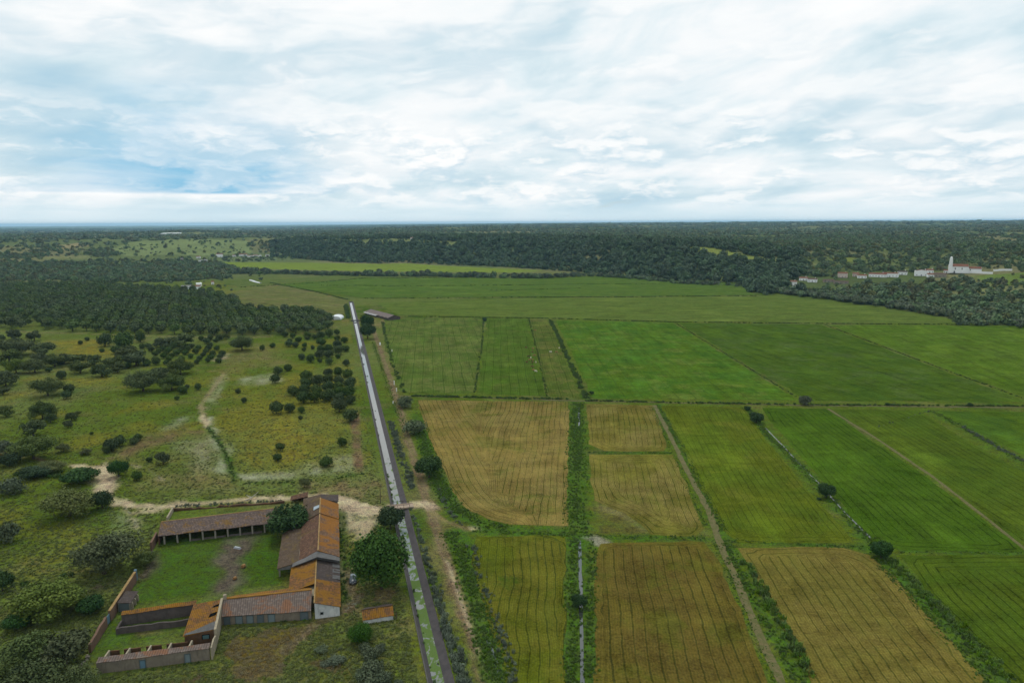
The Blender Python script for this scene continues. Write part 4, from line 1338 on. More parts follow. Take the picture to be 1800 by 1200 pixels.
def build_corner():
    se, ne = Vector((-64.5, 141.6, 0)), Vector((-67.75, 153.4, 0))
    sw, nw = Vector((-70.6, 140.2, 0)), Vector((-73.6, 152.2, 0))
    r = empty('outbuilding', (se + ne + sw + nw) / 4)
    tag(r, 'corner outbuilding whose orange roof has two black holes', 'outbuilding')
    zs = {'se': 3.5, 'ne': 4.0, 'sw': 2.85, 'nw': 3.25}
    prism('wall', [se, ne, nw, sw], 0, [3.4, 3.9, 3.1, 2.7], M_BROWN, r)
    slab('roof', [z_(sw + Vector((-0.3, -0.1, 0)), zs['sw']), z_(se, zs['se']), z_(ne, zs['ne']), z_(nw + Vector((-0.3, 0, 0)), zs['nw'])], 0.14, M_ROOF_ORANGE, r)
    t = (ne - se).normalized()
    wall('parapet', se - t * 0.4, ne, 0.5, 0, 3.75, 4.25, M_PLAST, r)
    # grey sheet over the south edge
    slab('roof_patch', [z_(sw + t * 0.05, zs['sw'] + 0.16), z_(se + t * 0.05, zs['se'] + 0.16), z_(se + t * 3.0 + Vector((-0.3, 0, 0)), zs['se'] + 0.29), z_(sw + t * 0.6, zs['sw'] + 0.18)], 0.04, M_TIN_D, r)

    def on(a, b_, lift):     # a: 0 west..1 east, b: 0 south..1 north
        s = z_(sw, zs['sw']).lerp(z_(se, zs['se']), a)
        n = z_(nw, zs['nw']).lerp(z_(ne, zs['ne']), a)
        return s.lerp(n, b_) + Vector((0, 0, lift))
    for a0, a1, b0, b1 in ((0.66, 0.90, 0.44, 0.57), (0.72, 0.93, 0.74, 0.83)):
        q = [on(a0, b0, 0.13), on(a1, b0 + 0.02, 0.13), on(a1 + 0.03, b1, 0.13), on(a0 + 0.04, b1 - 0.03, 0.13)]
        mesh_obj('roof_hole', rel(q + [p - Vector((0, 0, 0.2)) for p in q], r), [(0, 1, 2, 3), (7, 6, 5, 4), (0, 4, 5, 1), (1, 5, 6, 2), (2, 6, 7, 3), (3, 7, 4, 0)], M_DARK, r)
    opening(r, sw, se, 0.68, 1.3, 1.6, 0.9, mat_flat('teal_shutter', (0.07, 0.13, 0.135)), 'window', M_DARK, side=1)


def build_pens():
    sw, se = Vector((-84.6, 131.6, 0)), Vector((-63.6, 136.25, 0))
    t = (se - sw).normalized()
    n = Vector((-t.y, t.x, 0))
    r = empty('animal_pens', sw.lerp(se, 0.5))
    tag(r, 'row of open animal pens behind a long grey wall, lowest of the farm', 'pens')
    wall('front_wall', sw, se, 0.45, 0, 2.4, 2.6, M_PLAST_G, r)
    slab('roof', [z_(sw - n * 0.35, 2.44), z_(se - n * 0.35, 2.64), z_(se + n * 1.5, 2.85), z_(sw + n * 1.5, 2.68)], 0.12, M_ROOF_WING, r)
    # east gable
    V = [z_(se + t * 0.24 - n * 0.3, 0), z_(se + t * 0.24 - n * 0.3, 2.75), z_(se + t * 0.24 + n * 2.4, 3.1), z_(se + t * 0.24 + n * 4.6, 2.6), z_(se + t * 0.24 + n * 4.6, 0)]
    V2 = [v + t * 0.3 for v in V]
    k = 5
    mesh_obj('end_wall', rel(V2 + V, r), [tuple(range(k - 1, -1, -1))[::-1], tuple(range(k, 2 * k))[::-1]] + [(i, k + i, k + (i + 1) % k, (i + 1) % k) for i in range(k)], M_PLAST, r)
    for f in (0.05, 0.235, 0.425, 0.61, 0.80):
        c = sw.lerp(se, f)
        wall('partition', c + n * 1.3, c + n * 4.4, 0.32, 0, 2.6, 2.25, M_PLAST, r)
    for f0, f1 in ((0.05, 0.14), (0.18, 0.33), (0.38, 0.52), (0.565, 0.76)):
        a, b_ = sw.lerp(se, f0) + n * 4.3, sw.lerp(se, f1) + n * 4.3
        wall('back_wall', a, b_, 0.25, 0, 2.2, 2.15, M_BROWN, r, ragged=0.15, seed=int(f0 * 100))
    opening(r, sw, se, 0.40, 0.95, 0.05, 1.75, M_BLUE, 'door', side=1, out=0.28)
    opening(r, sw, se, 0.80, 0.95, 0.05, 1.85, M_DOOR, 'door', side=1, out=0.28)


def build_walls():
    a, b_ = Vector((-89.0, 149.2, 0)), Vector((-73.9, 153.6, 0))
    r = empty('yard_wall', a.lerp(b_, 0.5))
    tag(r, 'tall grey yard wall with a bright orange tiled cap', 'wall')
    t = (b_ - a).normalized()
    n = Vector((-t.y, t.x, 0))
    wall('wall', a, b_, 0.45, 0, 2.75, 2.85, M_PLAST_B, r)
    slab('tile_cap', [z_(a - n * 0.5, 2.78), z_(b_ - n * 0.5, 2.88), z_(b_ + n * 0.75, 3.2), z_(a + n * 0.75, 3.1)], 0.1, M_ROOF_ORANGE, r)
    wall('wall_stub', a + n * -0.2, a + n * -3.4 + t * -0.4, 0.4, 0, 1.7, 1.2, M_PLAST_B, r, ragged=0.5, seed=4)
    a, b_ = Vector((-88.4, 145.6, 0)), Vector((-73.2, 149.2, 0))
    r = empty('low_wall', a.lerp(b_, 0.5))
    tag(r, 'crumbling low grey wall in front of the orange-capped yard wall', 'wall')
    wall('wall', a, b_, 0.4, 0, 1.7, 1.75, M_PLAST_B, r, ragged=0.45, seed=9)
    # east boundary wall in two lengths
    a, b_, c, d = Vector((-96.4, 169.2, 0)), Vector((-92.6, 150.6, 0)), Vector((-92.3, 148.6, 0)), Vector((-90.2, 138.6, 0))
    r = empty('boundary_wall', a.lerp(d, 0.5))
    tag(r, 'long red-brown boundary wall slanting down the left of the yard', 'wall')
    wall('wall', a, b_, 0.5, 0, 2.7, 2.7, M_BRICK, r, ragged=0.25, seed=12)
    wall('wall', c, d, 0.5, 0, 2.6, 2.2, M_BRICK, r, ragged=0.4, seed=14)
    g = wall('gate', b_, c, 0.12, 0.05, 2.1, 2.1, M_BLUE, r)
    g['label'] = 'blue metal gate'
    wall('coping', a, b_, 0.62, 2.68, 2.74, 2.74, M_RIDGE, r)
    for p in (a, ):
        wall('gate_post', p + FE * -0.3 + FA * 0.5, p + FE * 0.3 + FA * 0.5, 0.6, 0, 3.0, 3.0, M_BLUE, r)
    # ruined tail of the wall
    for k in range(6):
        p = d + (d - c).normalized() * (1.0 + 0.9 * k) + FE * random.uniform(-0.7, 0.7)
        rock('rubble', p, random.uniform(0.35, 0.7), M_STONE, r)
    a, b_ = Vector((-102.6, 193.0, 0)), Vector((-101.0, 186.4, 0))
    r = empty('boundary_wall', a.lerp(b_, 0.5))
    tag(r, 'short red-brown wall running down from the open shed corner', 'wall')
    wall('wall', a, b_, 0.5, 0, 2.7, 2.6, M_BRICK, r, ragged=0.2, seed=22)
    for k in range(5):
        rock('rubble', b_ + Vector((0.4 + 0.35 * k, -0.4 - 0.9 * k, 0)), random.uniform(0.3, 0.5), M_STONE, r)
    # small shed built against the long wall
    a = G(219, 1074)
    r = empty('lean_to_shed', (a.x, a.y, 0))
    tag(r, 'small grey lean-to shed against the red-brown boundary wall', 'shed')
    e, nn = FE, FA
    q = [a + e * -1.3, a + e * 1.2, a + e * 1.6 + nn * 5.2, a + e * -0.9 + nn * 5.2]
    prism('wall', q, 0, [2.3, 2.0, 2.0, 2.3], M_POST, r)
    slab('roof', [z_(q[1] + e * 0.3 - nn * 0.2, 2.05), z_(q[2] + e * 0.3 + nn * 0.2, 2.05), z_(q[3] + nn * 0.2, 2.5), z_(q[0] - nn * 0.2, 2.5)], 0.12, M_ROOF_GREY, r)
    opening(r, q[0], q[1], 0.5, 1.9, 0.05, 1.85, M_DOOR2, 'door', side=1)
    for k in (0.15, 0.5, 0.85):
        c = q[1].lerp(q[2], k)
        wall('buttress', c + e * 0.02, c + e * 0.5, 0.35, 0, 1.9, 1.5, M_PLAST, r)
    # pale wall and rubble line north of the open shed
    a, b_ = G(304, 899), G(294, 916)
    r = empty('stone_wall', a.lerp(b_, 0.5))
    tag(r, 'short pale stone wall climbing from the shed to the sandy track', 'wall')
    wall('wall', a, b_, 0.45, 0, 1.6, 1.6, M_PLAST, r, ragged=0.4, seed=31)
    a, b_ = G(304, 898), G(402, 890)
    r = empty('ruined_wall', a.lerp(b_, 0.5))
    tag(r, 'overgrown ruined wall along the sandy track behind the open shed', 'wall')
    wall('wall', a, b_, 0.55, 0, 1.2, 0.9, M_BROWN, r, ragged=0.9, seed=33)
    a, b_ = G(402, 890), G(500, 884)
    r = empty('ruined_wall', a.lerp(b_, 0.5))
    tag(r, 'low heap of broken wall between the sandy track and the yard tree', 'wall')
    wall('wall', a, b_, 0.7, 0, 0.8, 1.1, M_BROWN, r, ragged=0.9, seed=35)


_rocks = {}


def rock(name, p, size, m, root):
    key = random.randint(0, 3)
    if (key, m.name) not in _rocks:
        bm = bmesh.new()
        bmesh.ops.create_icosphere(bm, subdivisions=1, radius=1.0)
        for v in bm.verts:
            v.co *= random.uniform(0.6, 1.1)
        me = bpy.data.meshes.new(name)
        bm.to_mesh(me)
        bm.free()
        me.materials.append(m)
        _rocks[(key, m.name)] = me
    o = bpy.data.objects.new(name, _rocks[(key, m.name)])
    COL.objects.link(o)
    o.parent = root
    o.location = (p[0] - root.location.x, p[1] - root.location.y, size * 0.35)
    o.scale = (size, size * 0.8, size * 0.7)
    o.rotation_euler = (0, 0, random.uniform(0, 6))
    return o


def build_open_shed():
    nw, ne = Vector((-102.8, 196.4, 0)), Vector((-71.6, 206.4, 0))
    sw, se = Vector((-100.6, 189.9, 0)), Vector((-69.6, 198.9, 0))
    r = empty('cattle_shed', (nw + se) / 2)
    tag(r, 'long open-fronted cattle shed with brown tiled roof on posts', 'shed')
    slab('roof', [z_(sw, 2.8), z_(se, 2.8), z_(ne, 4.25), z_(nw, 4.25)], 0.16, M_ROOF_SHED, r)
    slab('roof_back', [z_(ne, 4.2), z_(nw, 4.2), z_(nw + (nw - sw) * 0.18, 3.7), z_(ne + (ne - se) * 0.18, 3.7)], 0.12, M_ROOF_SHED, r)
    wall('ridge_cap', nw, ne, 0.3, 4.16, 4.36, 4.36, M_RIDGE, r)
    wall('back_wall', nw + (nw - sw) * 0.1, ne + (ne - se) * 0.1, 0.4, 0, 3.75, 3.75, M_PLAST_B, r)
    wall('side_wall', sw + (nw - sw) * 0.06, nw, 0.4, 0, 2.65, 3.95, M_BROWN, r)
    i0 = (nw - sw).normalized() * 0.45
    for k in range(10):
        c = (sw + i0).lerp(se + i0, 0.045 + k * 0.1047)
        wall('post', c - FE * 0.22, c + FE * 0.22, 0.4, 0, 2.66, 2.66, M_POST, r)
    wall('lintel', sw + i0, se + i0, 0.25, 2.45, 2.64, 2.64, M_WOOD, r)
    for f0, f1 in ((0.26, 0.34), (0.36, 0.55), (0.57, 0.86)):
        wall('manger_wall', (sw + i0 * 1.1).lerp(se + i0 * 1.1, f0), (sw + i0 * 1.1).lerp(se + i0 * 1.1, f1), 0.3, 0, 0.55, 0.5, M_PLAST_B, r)


def build_hut():
    sw, se = Vector((-34.0, 149.0, 0)), Vector((-27.6, 150.9, 0))
    t = (se - sw).normalized()
    n = Vector((-t.y, t.x, 0))
    r = empty('hut', sw.lerp(se, 0.5) + n * 1.8)
    tag(r, 'small hut with rust-orange roof and white front near the canal', 'hut')
    nw, ne = sw + n * 3.6, se + n * 3.6
    mw, me_ = sw + n * 2.2, se + n * 2.2
    prism('wall', [sw, se, me_, ne, nw, mw], 0, [1.15, 1.15, 2.2, 1.7, 1.7, 2.2], M_WHITE, r)
    slab('roof_slope', [z_(sw - n * 0.25 - t * 0.2, 1.2), z_(se - n * 0.25 + t * 0.2, 1.2), z_(me_ + t * 0.2, 2.45), z_(mw - t * 0.2, 2.45)], 0.12, M_ROOF_ORANGE, r)
    slab('roof_slope', [z_(ne + n * 0.6 + t * 0.15, 1.75), z_(nw + n * 0.6 + t * 0.5, 1.7), z_(mw + t * 0.3, 2.42), z_(me_ + t * 0.15, 2.42)], 0.12, M_ROOF_GREY, r)
    wall('ridge_board', mw - t * 0.3, me_ + t * 0.3, 0.2, 2.38, 2.55, 2.55, M_WOOD, r)
    wall('post', se + t * 0.6 + n * 0.2, se + t * 0.8 + n * 0.2, 0.2, 0, 1.6, 1.6, M_WOOD, r)


def build_ruin():
    a = G(512, 884)
    r = empty('collapsed_shed', (a.x, a.y, 0))
    tag(r, 'collapsed shed with a sagging brown roof sheet north of the barn', 'shed')
    e, n = FE, FA
    wall('wall', a + n * 2.4, a + n * 2.4 + e * 5.2, 0.35, 0, 1.5, 2.2, M_BROWN, r, ragged=0.4, seed=41)
    wall('wall', a + e * 5.0, a + e * 5.0 + n * 2.4, 0.35, 0, 2.0, 2.2, M_BROWN, r, ragged=0.2, seed=43)
    slab('roof', [z_(a - e * 0.3 - n * 0.1, 1.05), z_(a + e * 5.2 - n * 0.3, 2.0), z_(a + e * 5.4 + n * 2.6, 2.5), z_(a - e * 0.2 + n * 2.4, 1.5)], 0.1, M_ROOF_BARN_W, r)


def box_verts(x0, x1, y0, y1, z0, z1):
    return [(x0, y0, z0), (x1, y0, z0), (x1, y1, z0), (x0, y1, z0), (x0, y0, z1), (x1, y0, z1), (x1, y1, z1), (x0, y1, z1)]


BOXF = [(3, 2, 1, 0), (4, 5, 6, 7), (0, 1, 5, 4), (1, 2, 6, 5), (2, 3, 7, 6), (3, 0, 4, 7)]


def build_bridge():
    s_mid, _ = to_canal(np.array([G(710, 891).x]), np.array([G(710, 891).y]))
    s0 = float(s_mid[0])
    ang = math.atan2(C_T[1], C_T[0]) - math.pi / 2
    x, y = from_canal(s0, 0.0)
    r = empty('footbridge', (x, y, 0), ang)
    tag(r, 'small concrete farm bridge with thin rails over the canal', 'bridge')
    m = mat_plaster('bridge_concrete', (0.36, 0.27, 0.20), (0.30, 0.23, 0.18), amt=0.35)
    mesh_obj('deck', box_verts(-4.1, 4.3, -1.7, 1.7, 0.12, 0.42), BOXF, m, r)
    for sy in (-1, 1):
        mesh_obj('kerb', box_verts(-4.1, 4.3, sy * 1.62 - 0.12, sy * 1.62 + 0.12, 0.42, 0.58), BOXF, m, r)
        V, F = [], []
        for k in range(4):
            xx = -2.7 + k * 1.9
            V += box_verts(xx - 0.05, xx + 0.05, sy * 1.62 - 0.05, sy * 1.62 + 0.05, 0.55, 1.45)
        V += box_verts(-2.75, 3.05, sy * 1.62 - 0.04, sy * 1.62 + 0.04, 1.38, 1.47)
        for k in range(5):
            F += [tuple(8 * k + i for i in f) for f in BOXF]
        mesh_obj('railing', V, F, mat_flat('rusty_rail', (0.05, 0.035, 0.03)) if sy < 0 else bpy.data.materials['rusty_rail'], r)
    for xx in (-3.6, 3.6):
        mesh_obj('abutment', box_verts(xx - 0.5, xx + 0.5, -1.55, 1.55, -1.3, 0.12), BOXF, M_LINING_L, r)
    # far crossing by the barn
    s_m, _ = to_canal(np.array([G(626, 564).x]), np.array([G(626, 564).y]))
    x, y = from_canal(float(s_m[0]), 0.0)
    r = empty('footbridge', (x, y, 0), ang)
    tag(r, 'distant narrow canal crossing between white tent and long barn', 'bridge')
    mesh_obj('deck', box_verts(-4.3, 4.3, -2.2, 2.2, 0.12, 0.4), BOXF, M_LINING_L, r)
    for sy in (-1, 1):
        mesh_obj('kerb', box_verts(-4.3, 4.3, sy * 2.1 - 0.15, sy * 2.1 + 0.15, 0.4, 0.75), BOXF, M_LINING_L, r)


def lathe_x(rad, w, seg=18):
    """wheel disc about the x axis"""
    prof = [(0.0, -w / 2), (rad * 0.62, -w / 2), (rad * 0.92, -w / 2), (rad, -w / 4), (rad, w / 4), (rad * 0.92, w / 2), (rad * 0.62, w / 2), (0.0, w / 2)]
    V, F = [], []
    for k in range(seg):
        a = 2 * math.pi * k / seg
        V += [(x, r_ * math.cos(a), r_ * math.sin(a)) for r_, x in prof]
    n = len(prof)
    for k in range(seg):
        for i in range(n - 1):
            a, b_ = k * n + i, ((k + 1) % seg) * n + i
            F.append((a, a + 1, b_ + 1, b_))
    return V, F


def build_car():
    p = G(621, 1021)
    r = empty('parked_car', (p.x, p.y, 0.0), R(8))
    tag(r, 'dark blue hatchback parked on the track beside the barn', 'car')
    paint = mat_flat('car_paint', (0.030, 0.042, 0.055), 0.38, 0.5, 0.05)
    roofm = mat_flat('car_roof_sheen', (0.11, 0.14, 0.16), 0.4, 0.5, 0.05)  # paler than the body paint: reflected sky put into the roof's colour
    glass = mat_flat('car_glass', (0.03, 0.045, 0.055), 0.08, 0.8, 0.0)
    rubber = mat_flat('tyre', (0.012, 0.012, 0.012), 0.9, 0.1, 0.0)
    metal = mat_flat('wheel_rim', (0.25, 0.25, 0.26), 0.35, 0.6, 0.0)
    # body: rings across the car, nose towards -Y (the camera)
    rings = [(-2.08, 0.62, 0.42, 0.62), (-1.98, 0.80, 0.28, 0.80), (-1.2, 0.88, 0.25, 0.95), (-0.85, 0.89, 0.25, 1.0), (0.2, 0.90, 0.25, 1.02), (1.4, 0.89, 0.25, 1.04), (1.95, 0.84, 0.28, 1.0), (2.05, 0.72, 0.45, 0.85)]
    V, F = [], []
    for y, hw, z0, z1 in rings:
        V += [(-hw * 0.9, y, z0), (-hw, y, z0 + 0.2), (-hw, y, z1 - 0.22), (-hw * 0.9, y, z1), (hw * 0.9, y, z1), (hw, y, z1 - 0.22), (hw, y, z0 + 0.2), (hw * 0.9, y, z0)]
    for k in range(len(rings) - 1):
        for i in range(8):
            a, b_ = k * 8 + i, k * 8 + (i + 1) % 8
            F.append((a, b_, b_ + 8, a + 8))
    F += [tuple(range(7, -1, -1)), tuple(range(8 * len(rings) - 8, 8 * len(rings)))]
    mesh_obj('body', V, F, paint, r, True)
    cab = [(-0.80, 0.80, 0.99), (0.02, 0.66, 1.46), (1.15, 0.66, 1.48), (1.85, 0.74, 1.02)]

    def cabin(y, hw, z):
        return [(-hw, y, z), (hw, y, z)]
    A = [cabin(*c) for c in cab]
    low = [(-0.82, -0.80, 0.98), (0.82, -0.80, 0.98), (0.84, 1.9, 1.0), (-0.84, 1.9, 1.0)]
    mesh_obj('windscreen', [low[0], low[1], A[1][1], A[1][0]], [(0, 1, 2, 3)], glass, r)
    mesh_obj('rear_window', [low[3], low[2], A[2][1], A[2][0]], [(3, 2, 1, 0)], glass, r)
    for s in (0, 1):
        mesh_obj('side_window', [low[0 if s == 0 else 1], A[1][s], A[2][s], low[3 if s == 0 else 2]], [(0, 1, 2, 3)], glass, r)
    mesh_obj('roof', [(x * 1.02, y, z + 0.03) for x, y, z in A[1] + A[2]] + [(x, y, z - 0.02) for x, y, z in A[1] + A[2]], [(0, 1, 3, 2), (4, 6, 7, 5), (0, 4, 5, 1), (2, 3, 7, 6), (0, 2, 6, 4), (1, 5, 7, 3)], roofm, r)
    WV, WF = lathe_x(0.31, 0.2)
    RV, RF = lathe_x(0.19, 0.22, 12)
    for sx in (-1, 1):
        for yy in (-1.3, 1.3):
            w = mesh_obj('wheel', [(x + sx * 0.80, y + yy, z + 0.31) for x, y, z in WV], WF, rubber, r)
            mesh_obj('rim', [(x + sx * 0.80, y + yy, z + 0.31) for x, y, z in RV], RF, metal, w)
        mesh_obj('headlight', box_verts(sx * 0.55 - 0.16, sx * 0.55 + 0.16, -2.09, -1.97, 0.60, 0.76), BOXF, metal, r)
        mesh_obj('mirror', box_verts(sx * 0.98 - 0.09, sx * 0.98 + 0.09, -0.62, -0.5, 0.95, 1.08), BOXF, paint, r)
    mesh_obj('number_plate', box_verts(-0.26, 0.26, -2.11, -2.06, 0.42, 0.54), BOXF, mat_flat('plate', (0.6, 0.6, 0.58)), r)


def build_yard_things():
    # overturned trough
    p = G(417, 964)
    r = empty('trough', (p.x, p.y, 0), R(-20))
    tag(r, 'grey overturned feed trough on the bare earth of the yard', 'trough')
    V = [(-1.15, -0.35, 0), (1.15, -0.35, 0), (1.15, 0.45, 0), (-1.15, 0.45, 0), (-0.85, -0.2, 0.55), (0.85, -0.2, 0.55), (0.85, 0.3, 0.55), (-0.85, 0.3, 0.55)]
    mesh_obj('shell', V, BOXF, mat_flat('galvanised', (0.30, 0.32, 0.34), 0.4, 0.5), r)
    mesh_obj('rim', box_verts(-1.25, 1.25, -0.42, 0.52, 0.0, 0.08), BOXF, mat_flat('rusty_rim', (0.13, 0.07, 0.05)), r)
    straw = mat_plaster('straw', (0.30, 0.17, 0.07), (0.22, 0.12, 0.05), (0.15, 0.09, 0.03), 0.5, 5.0)
    for (px, py, rad, lab) in ((428, 997, 0.5, 'round orange straw bale, nearer the trough, on the yard earth'), (413, 1018, 0.42, 'smaller weathered straw bale in the yard, nearest the stable wing')):
        p = G(px, py)
        V, F = lathe_x(rad, rad * 1.7, 20)
        V = [(x, y * (1 + 0.06 * math.sin(5 * z + x * 9)), z + rad * 0.93) for x, y, z in V]
        V = [(x, y, max(z, 0.0)) for x, y, z in V]
        r = empty('straw_bale', (p.x, p.y, 0), R(65))
        tag(r, lab, 'bale', 'straw bales in the yard')
        mesh_obj('roll', V, F, straw, r, True)
        mesh_obj('base_pallet', box_verts(-0.55, 0.55, -0.45, 0.45, 0.0, 0.1), BOXF, M_WOOD, r)
    # pole by the bridge
    p = G(669, 884)
    r = empty('utility_pole', (p.x, p.y, 0))
    tag(r, 'thin dark wooden pole on the dry bank near the bridge', 'pole')
    V, F = [], []
    for k in range(8):
        a = k * math.pi / 4
        V += [(0.13 * math.cos(a), 0.13 * math.sin(a), 0), (0.09 * math.cos(a), 0.09 * math.sin(a), 6.2)]
    F = [(2 * k, (2 * k + 2) % 16, (2 * k + 3) % 16, 2 * k + 1) for k in range(8)] + [tuple(range(1, 16, 2))]
    mesh_obj('shaft', V, F, M_WOOD, r)
    mesh_obj('crossarm', box_verts(-0.6, 0.6, -0.06, 0.06, 5.7, 5.85), BOXF, M_WOOD, r)
    # bleached dead branch by the track
    p = G(437, 878)
    r = empty('dead_branch', (p.x, p.y, 0))
    tag(r, 'bleached dead tree lying forked beside the sandy track', 'dead tree')
    m = mat_flat('bleached_wood', (0.42, 0.40, 0.34), 0.8, 0.2)
    for k, (ax, ay, az_, bx, by, bz, ra) in enumerate(((0, 0, 0.2, 1.6, 0.6, 1.2, 0.22), (1.6, 0.6, 1.2, 3.0, 1.0, 2.4, 0.13), (0.8, 0.3, 0.7, -0.9, 0.6, 1.4, 0.14), (0, 0, 0.2, -1.2, -0.6, 0.1, 0.18), (1.6, 0.6, 1.2, 2.6, 0.2, 1.3, 0.10))):
        V, F = limb(Vector((ax, ay, az_)), Vector((bx, by, bz)), ra, ra * 0.5)
        mesh_obj('limb', V, F, m, r)


def limb(a, b_, r0, r1, seg=6):
    t = (b_ - a).normalized()
    u = t.orthogonal().normalized()
    w = t.cross(u)
    V = []
    for c, rr in ((a, r0), (b_, r1)):
        V += [tuple(c + (u * math.cos(2 * math.pi * k / seg) + w * math.sin(2 * math.pi * k / seg)) * rr) for k in range(seg)]
    F = [(k, (k + 1) % seg, seg + (k + 1) % seg, seg + k) for k in range(seg)] + [tuple(range(seg - 1, -1, -1)), tuple(range(seg, 2 * seg))]
    return V, F


build_barn()
build_house()
build_wing()
build_corner()
build_pens()
build_walls()
build_open_shed()
build_hut()
build_ruin()
build_bridge()
build_car()
build_yard_things()

# ================================================================== TREES


def mat_leaf(name, c, c2, var=0.6, transl=0.0):
    """leaf colour varying from leaf to leaf and from tree to tree"""
    def build(b, bsdf, out):
        tint = b.n('ShaderNodeAttribute', {'attribute_name': 'tint'}).outputs['Fac']
        rnd = b.n('ShaderNodeObjectInfo').outputs['Random']
        k = b.mix(tint, c, c2)
        hs = b.n('ShaderNodeHueSaturation', Color=k, Hue=b.m('ADD', 0.49, b.m('MULTIPLY', rnd, 0.025)), Saturation=b.m('ADD', 0.8, b.m('MULTIPLY', b.m('FRACT', b.m('MULTIPLY', rnd, 7.3)), 0.35)),
                 Value=b.m('ADD', 1.0 - var * 0.5, b.m('MULTIPLY', b.m('FRACT', b.m('MULTIPLY', rnd, 3.7)), var)))
        b.set(bsdf.inputs['Base Color'], hs.outputs[0])
    return mat(name, build, 0.75, 0.12)


def mat_bark(name, c):
    return mat_flat(name, c, 0.95, 0.05, 0.6, 6.0)


M_BARK = mat_bark('bark', (0.060, 0.046, 0.036))
M_PINE = mat_leaf('pine_needles', (0.030, 0.054, 0.012), (0.070, 0.102, 0.025), 0.35)
M_OAK = mat_leaf('oak_leaves', (0.046, 0.068, 0.020), (0.095, 0.118, 0.038), 0.4)
M_OAKW = mat_leaf('hazy_woodland_leaves', (0.074, 0.120, 0.056), (0.138, 0.186, 0.088), 0.6)  # bluer than the near oaks: some distance haze is put into the leaf colour
M_GREY = mat_leaf('grey_leaves', (0.072, 0.092, 0.028), (0.125, 0.138, 0.050), 0.3)
M_BROAD = mat_leaf('broad_leaves', (0.030, 0.068, 0.010), (0.058, 0.110, 0.016), 0.2)
M_DKBROAD = mat_leaf('dark_broad_leaves', (0.022, 0.050, 0.014), (0.040, 0.078, 0.020), 0.3)
M_WILLOW = mat_leaf('willow_leaves', (0.072, 0.092, 0.050), (0.105, 0.125, 0.072), 0.3)
M_LIGHT = mat_leaf('light_leaves', (0.062, 0.096, 0.016), (0.115, 0.150, 0.030), 0.3)


def crown_mesh(name, lobes, n, leaf, m, seed=0, shell=0.55, flat=0.0, jit=0.42):
    """crown of many small leaf faces filling several uneven lobes (unit: crown about 1 m across)"""
    g = np.random.default_rng(seed)
    L = np.array(lobes, float)                        # x y z rx ry rz
    vol = (L[:, 3] * L[:, 4] * L[:, 5]) ** (2 / 3)
    idx = g.choice(len(L), n, p=vol / vol.sum())
    d = g.normal(size=(n, 3))
    d /= np.linalg.norm(d, axis=1)[:, None]
    rad = shell + (1 - shell) * g.random(n) ** 0.6
    rad *= 1 + 0.10 * g.normal(size=n)
    P = L[idx, :3] + d * rad[:, None] * L[idx, 3:6]
    nd = d / L[idx, 3:6]
    nd /= np.linalg.norm(nd, axis=1)[:, None]
    N = nd + g.normal(size=(n, 3)) * jit
    N[:, 2] += flat
    N /= np.linalg.norm(N, axis=1)[:, None]
    U = np.cross(N, g.normal(size=(n, 3)))
    U /= np.linalg.norm(U, axis=1)[:, None]
    W = np.cross(N, U)
    s = leaf * (0.6 + 0.8 * g.random(n))[:, None]
    V = np.stack([P - U * s, P - W * s * 0.75 + N * s * 0.25, P + U * s, P + W * s * 0.75 + N * s * 0.25], 1).reshape(-1, 3)
    F = np.arange(4 * n).reshape(-1, 4)
    me = np_mesh(name, V, F, m, False)
    clump = g.random(len(L))[idx]
    tint = np.clip(0.7 * clump + 0.3 * g.random(n), 0, 1)
    add_attr(me, 'tint', np.repeat(tint, 4))
    return me


def lobes_round(seed, k=9, sq=0.9, spread=0.20, base=0.5):
    g = np.random.default_rng(seed)
    out = [(0, 0, base, 0.40, 0.40, 0.40 * sq)]
    for i in range(k):
        a = 2 * math.pi * i / k + g.uniform(-0.3, 0.3)
        z = g.uniform(-0.7, 1.0)
        rr = spread * math.sqrt(max(0.05, 1 - z * z)) * 1.25
        s = g.uniform(0.20, 0.29)
        out.append((rr * math.cos(a), rr * math.sin(a), base + z * 0.22 * sq, s, s, s * sq))
    return out


def lobes_oak(seed, k=11, sq=0.62):
    g = np.random.default_rng(seed)
    out = []
    for i in range(k):
        a = 2 * math.pi * i / k * 1.618
        rr = 0.39 * math.sqrt((i + 0.5) / k) * g.uniform(0.7, 1.2)
        s = g.uniform(0.09, 0.22)
        out.append((rr * math.cos(a), rr * math.sin(a), 0.48 + g.uniform(-0.17, 0.17) - rr * 0.25, s * 1.15, s * 1.15, s * sq * 1.5))
    return out


def trunk_mesh(name, h, r0, limbs, seed=0, lean=0.0):
    g = random.Random(seed)
    V, F = [], []

    def add(a, b_, r_a, r_b):
        v, f = limb(a, b_, r_a, r_b, 7)
        k = len(V)
        V.extend(v)
        F.extend([tuple(k + i for i in q) for q in f])
    top = Vector((lean, g.uniform(-0.03, 0.03), h))
    add(Vector((0, 0, -0.02)), top * 0.5 + Vector((lean * 0.2, 0, 0)), r0, r0 * 0.78)
    add(top * 0.5 + Vector((lean * 0.2, 0, 0)), top, r0 * 0.78, r0 * 0.6)
    for i in range(limbs):
        a = 2 * math.pi * i / limbs + g.uniform(-0.4, 0.4)
        e = top + Vector((math.cos(a) * g.uniform(0.15, 0.3), math.sin(a) * g.uniform(0.15, 0.3), g.uniform(0.12, 0.28)))
        add(top, e, r0 * 0.45, r0 * 0.15)
    me = bpy.data.meshes.new(name)
    me.from_pydata([tuple(v) for v in V], [], F)
    me.materials.append(M_BARK)
    return me


KINDS = {}


def add_kind(key, variants):
    KINDS[key] = variants


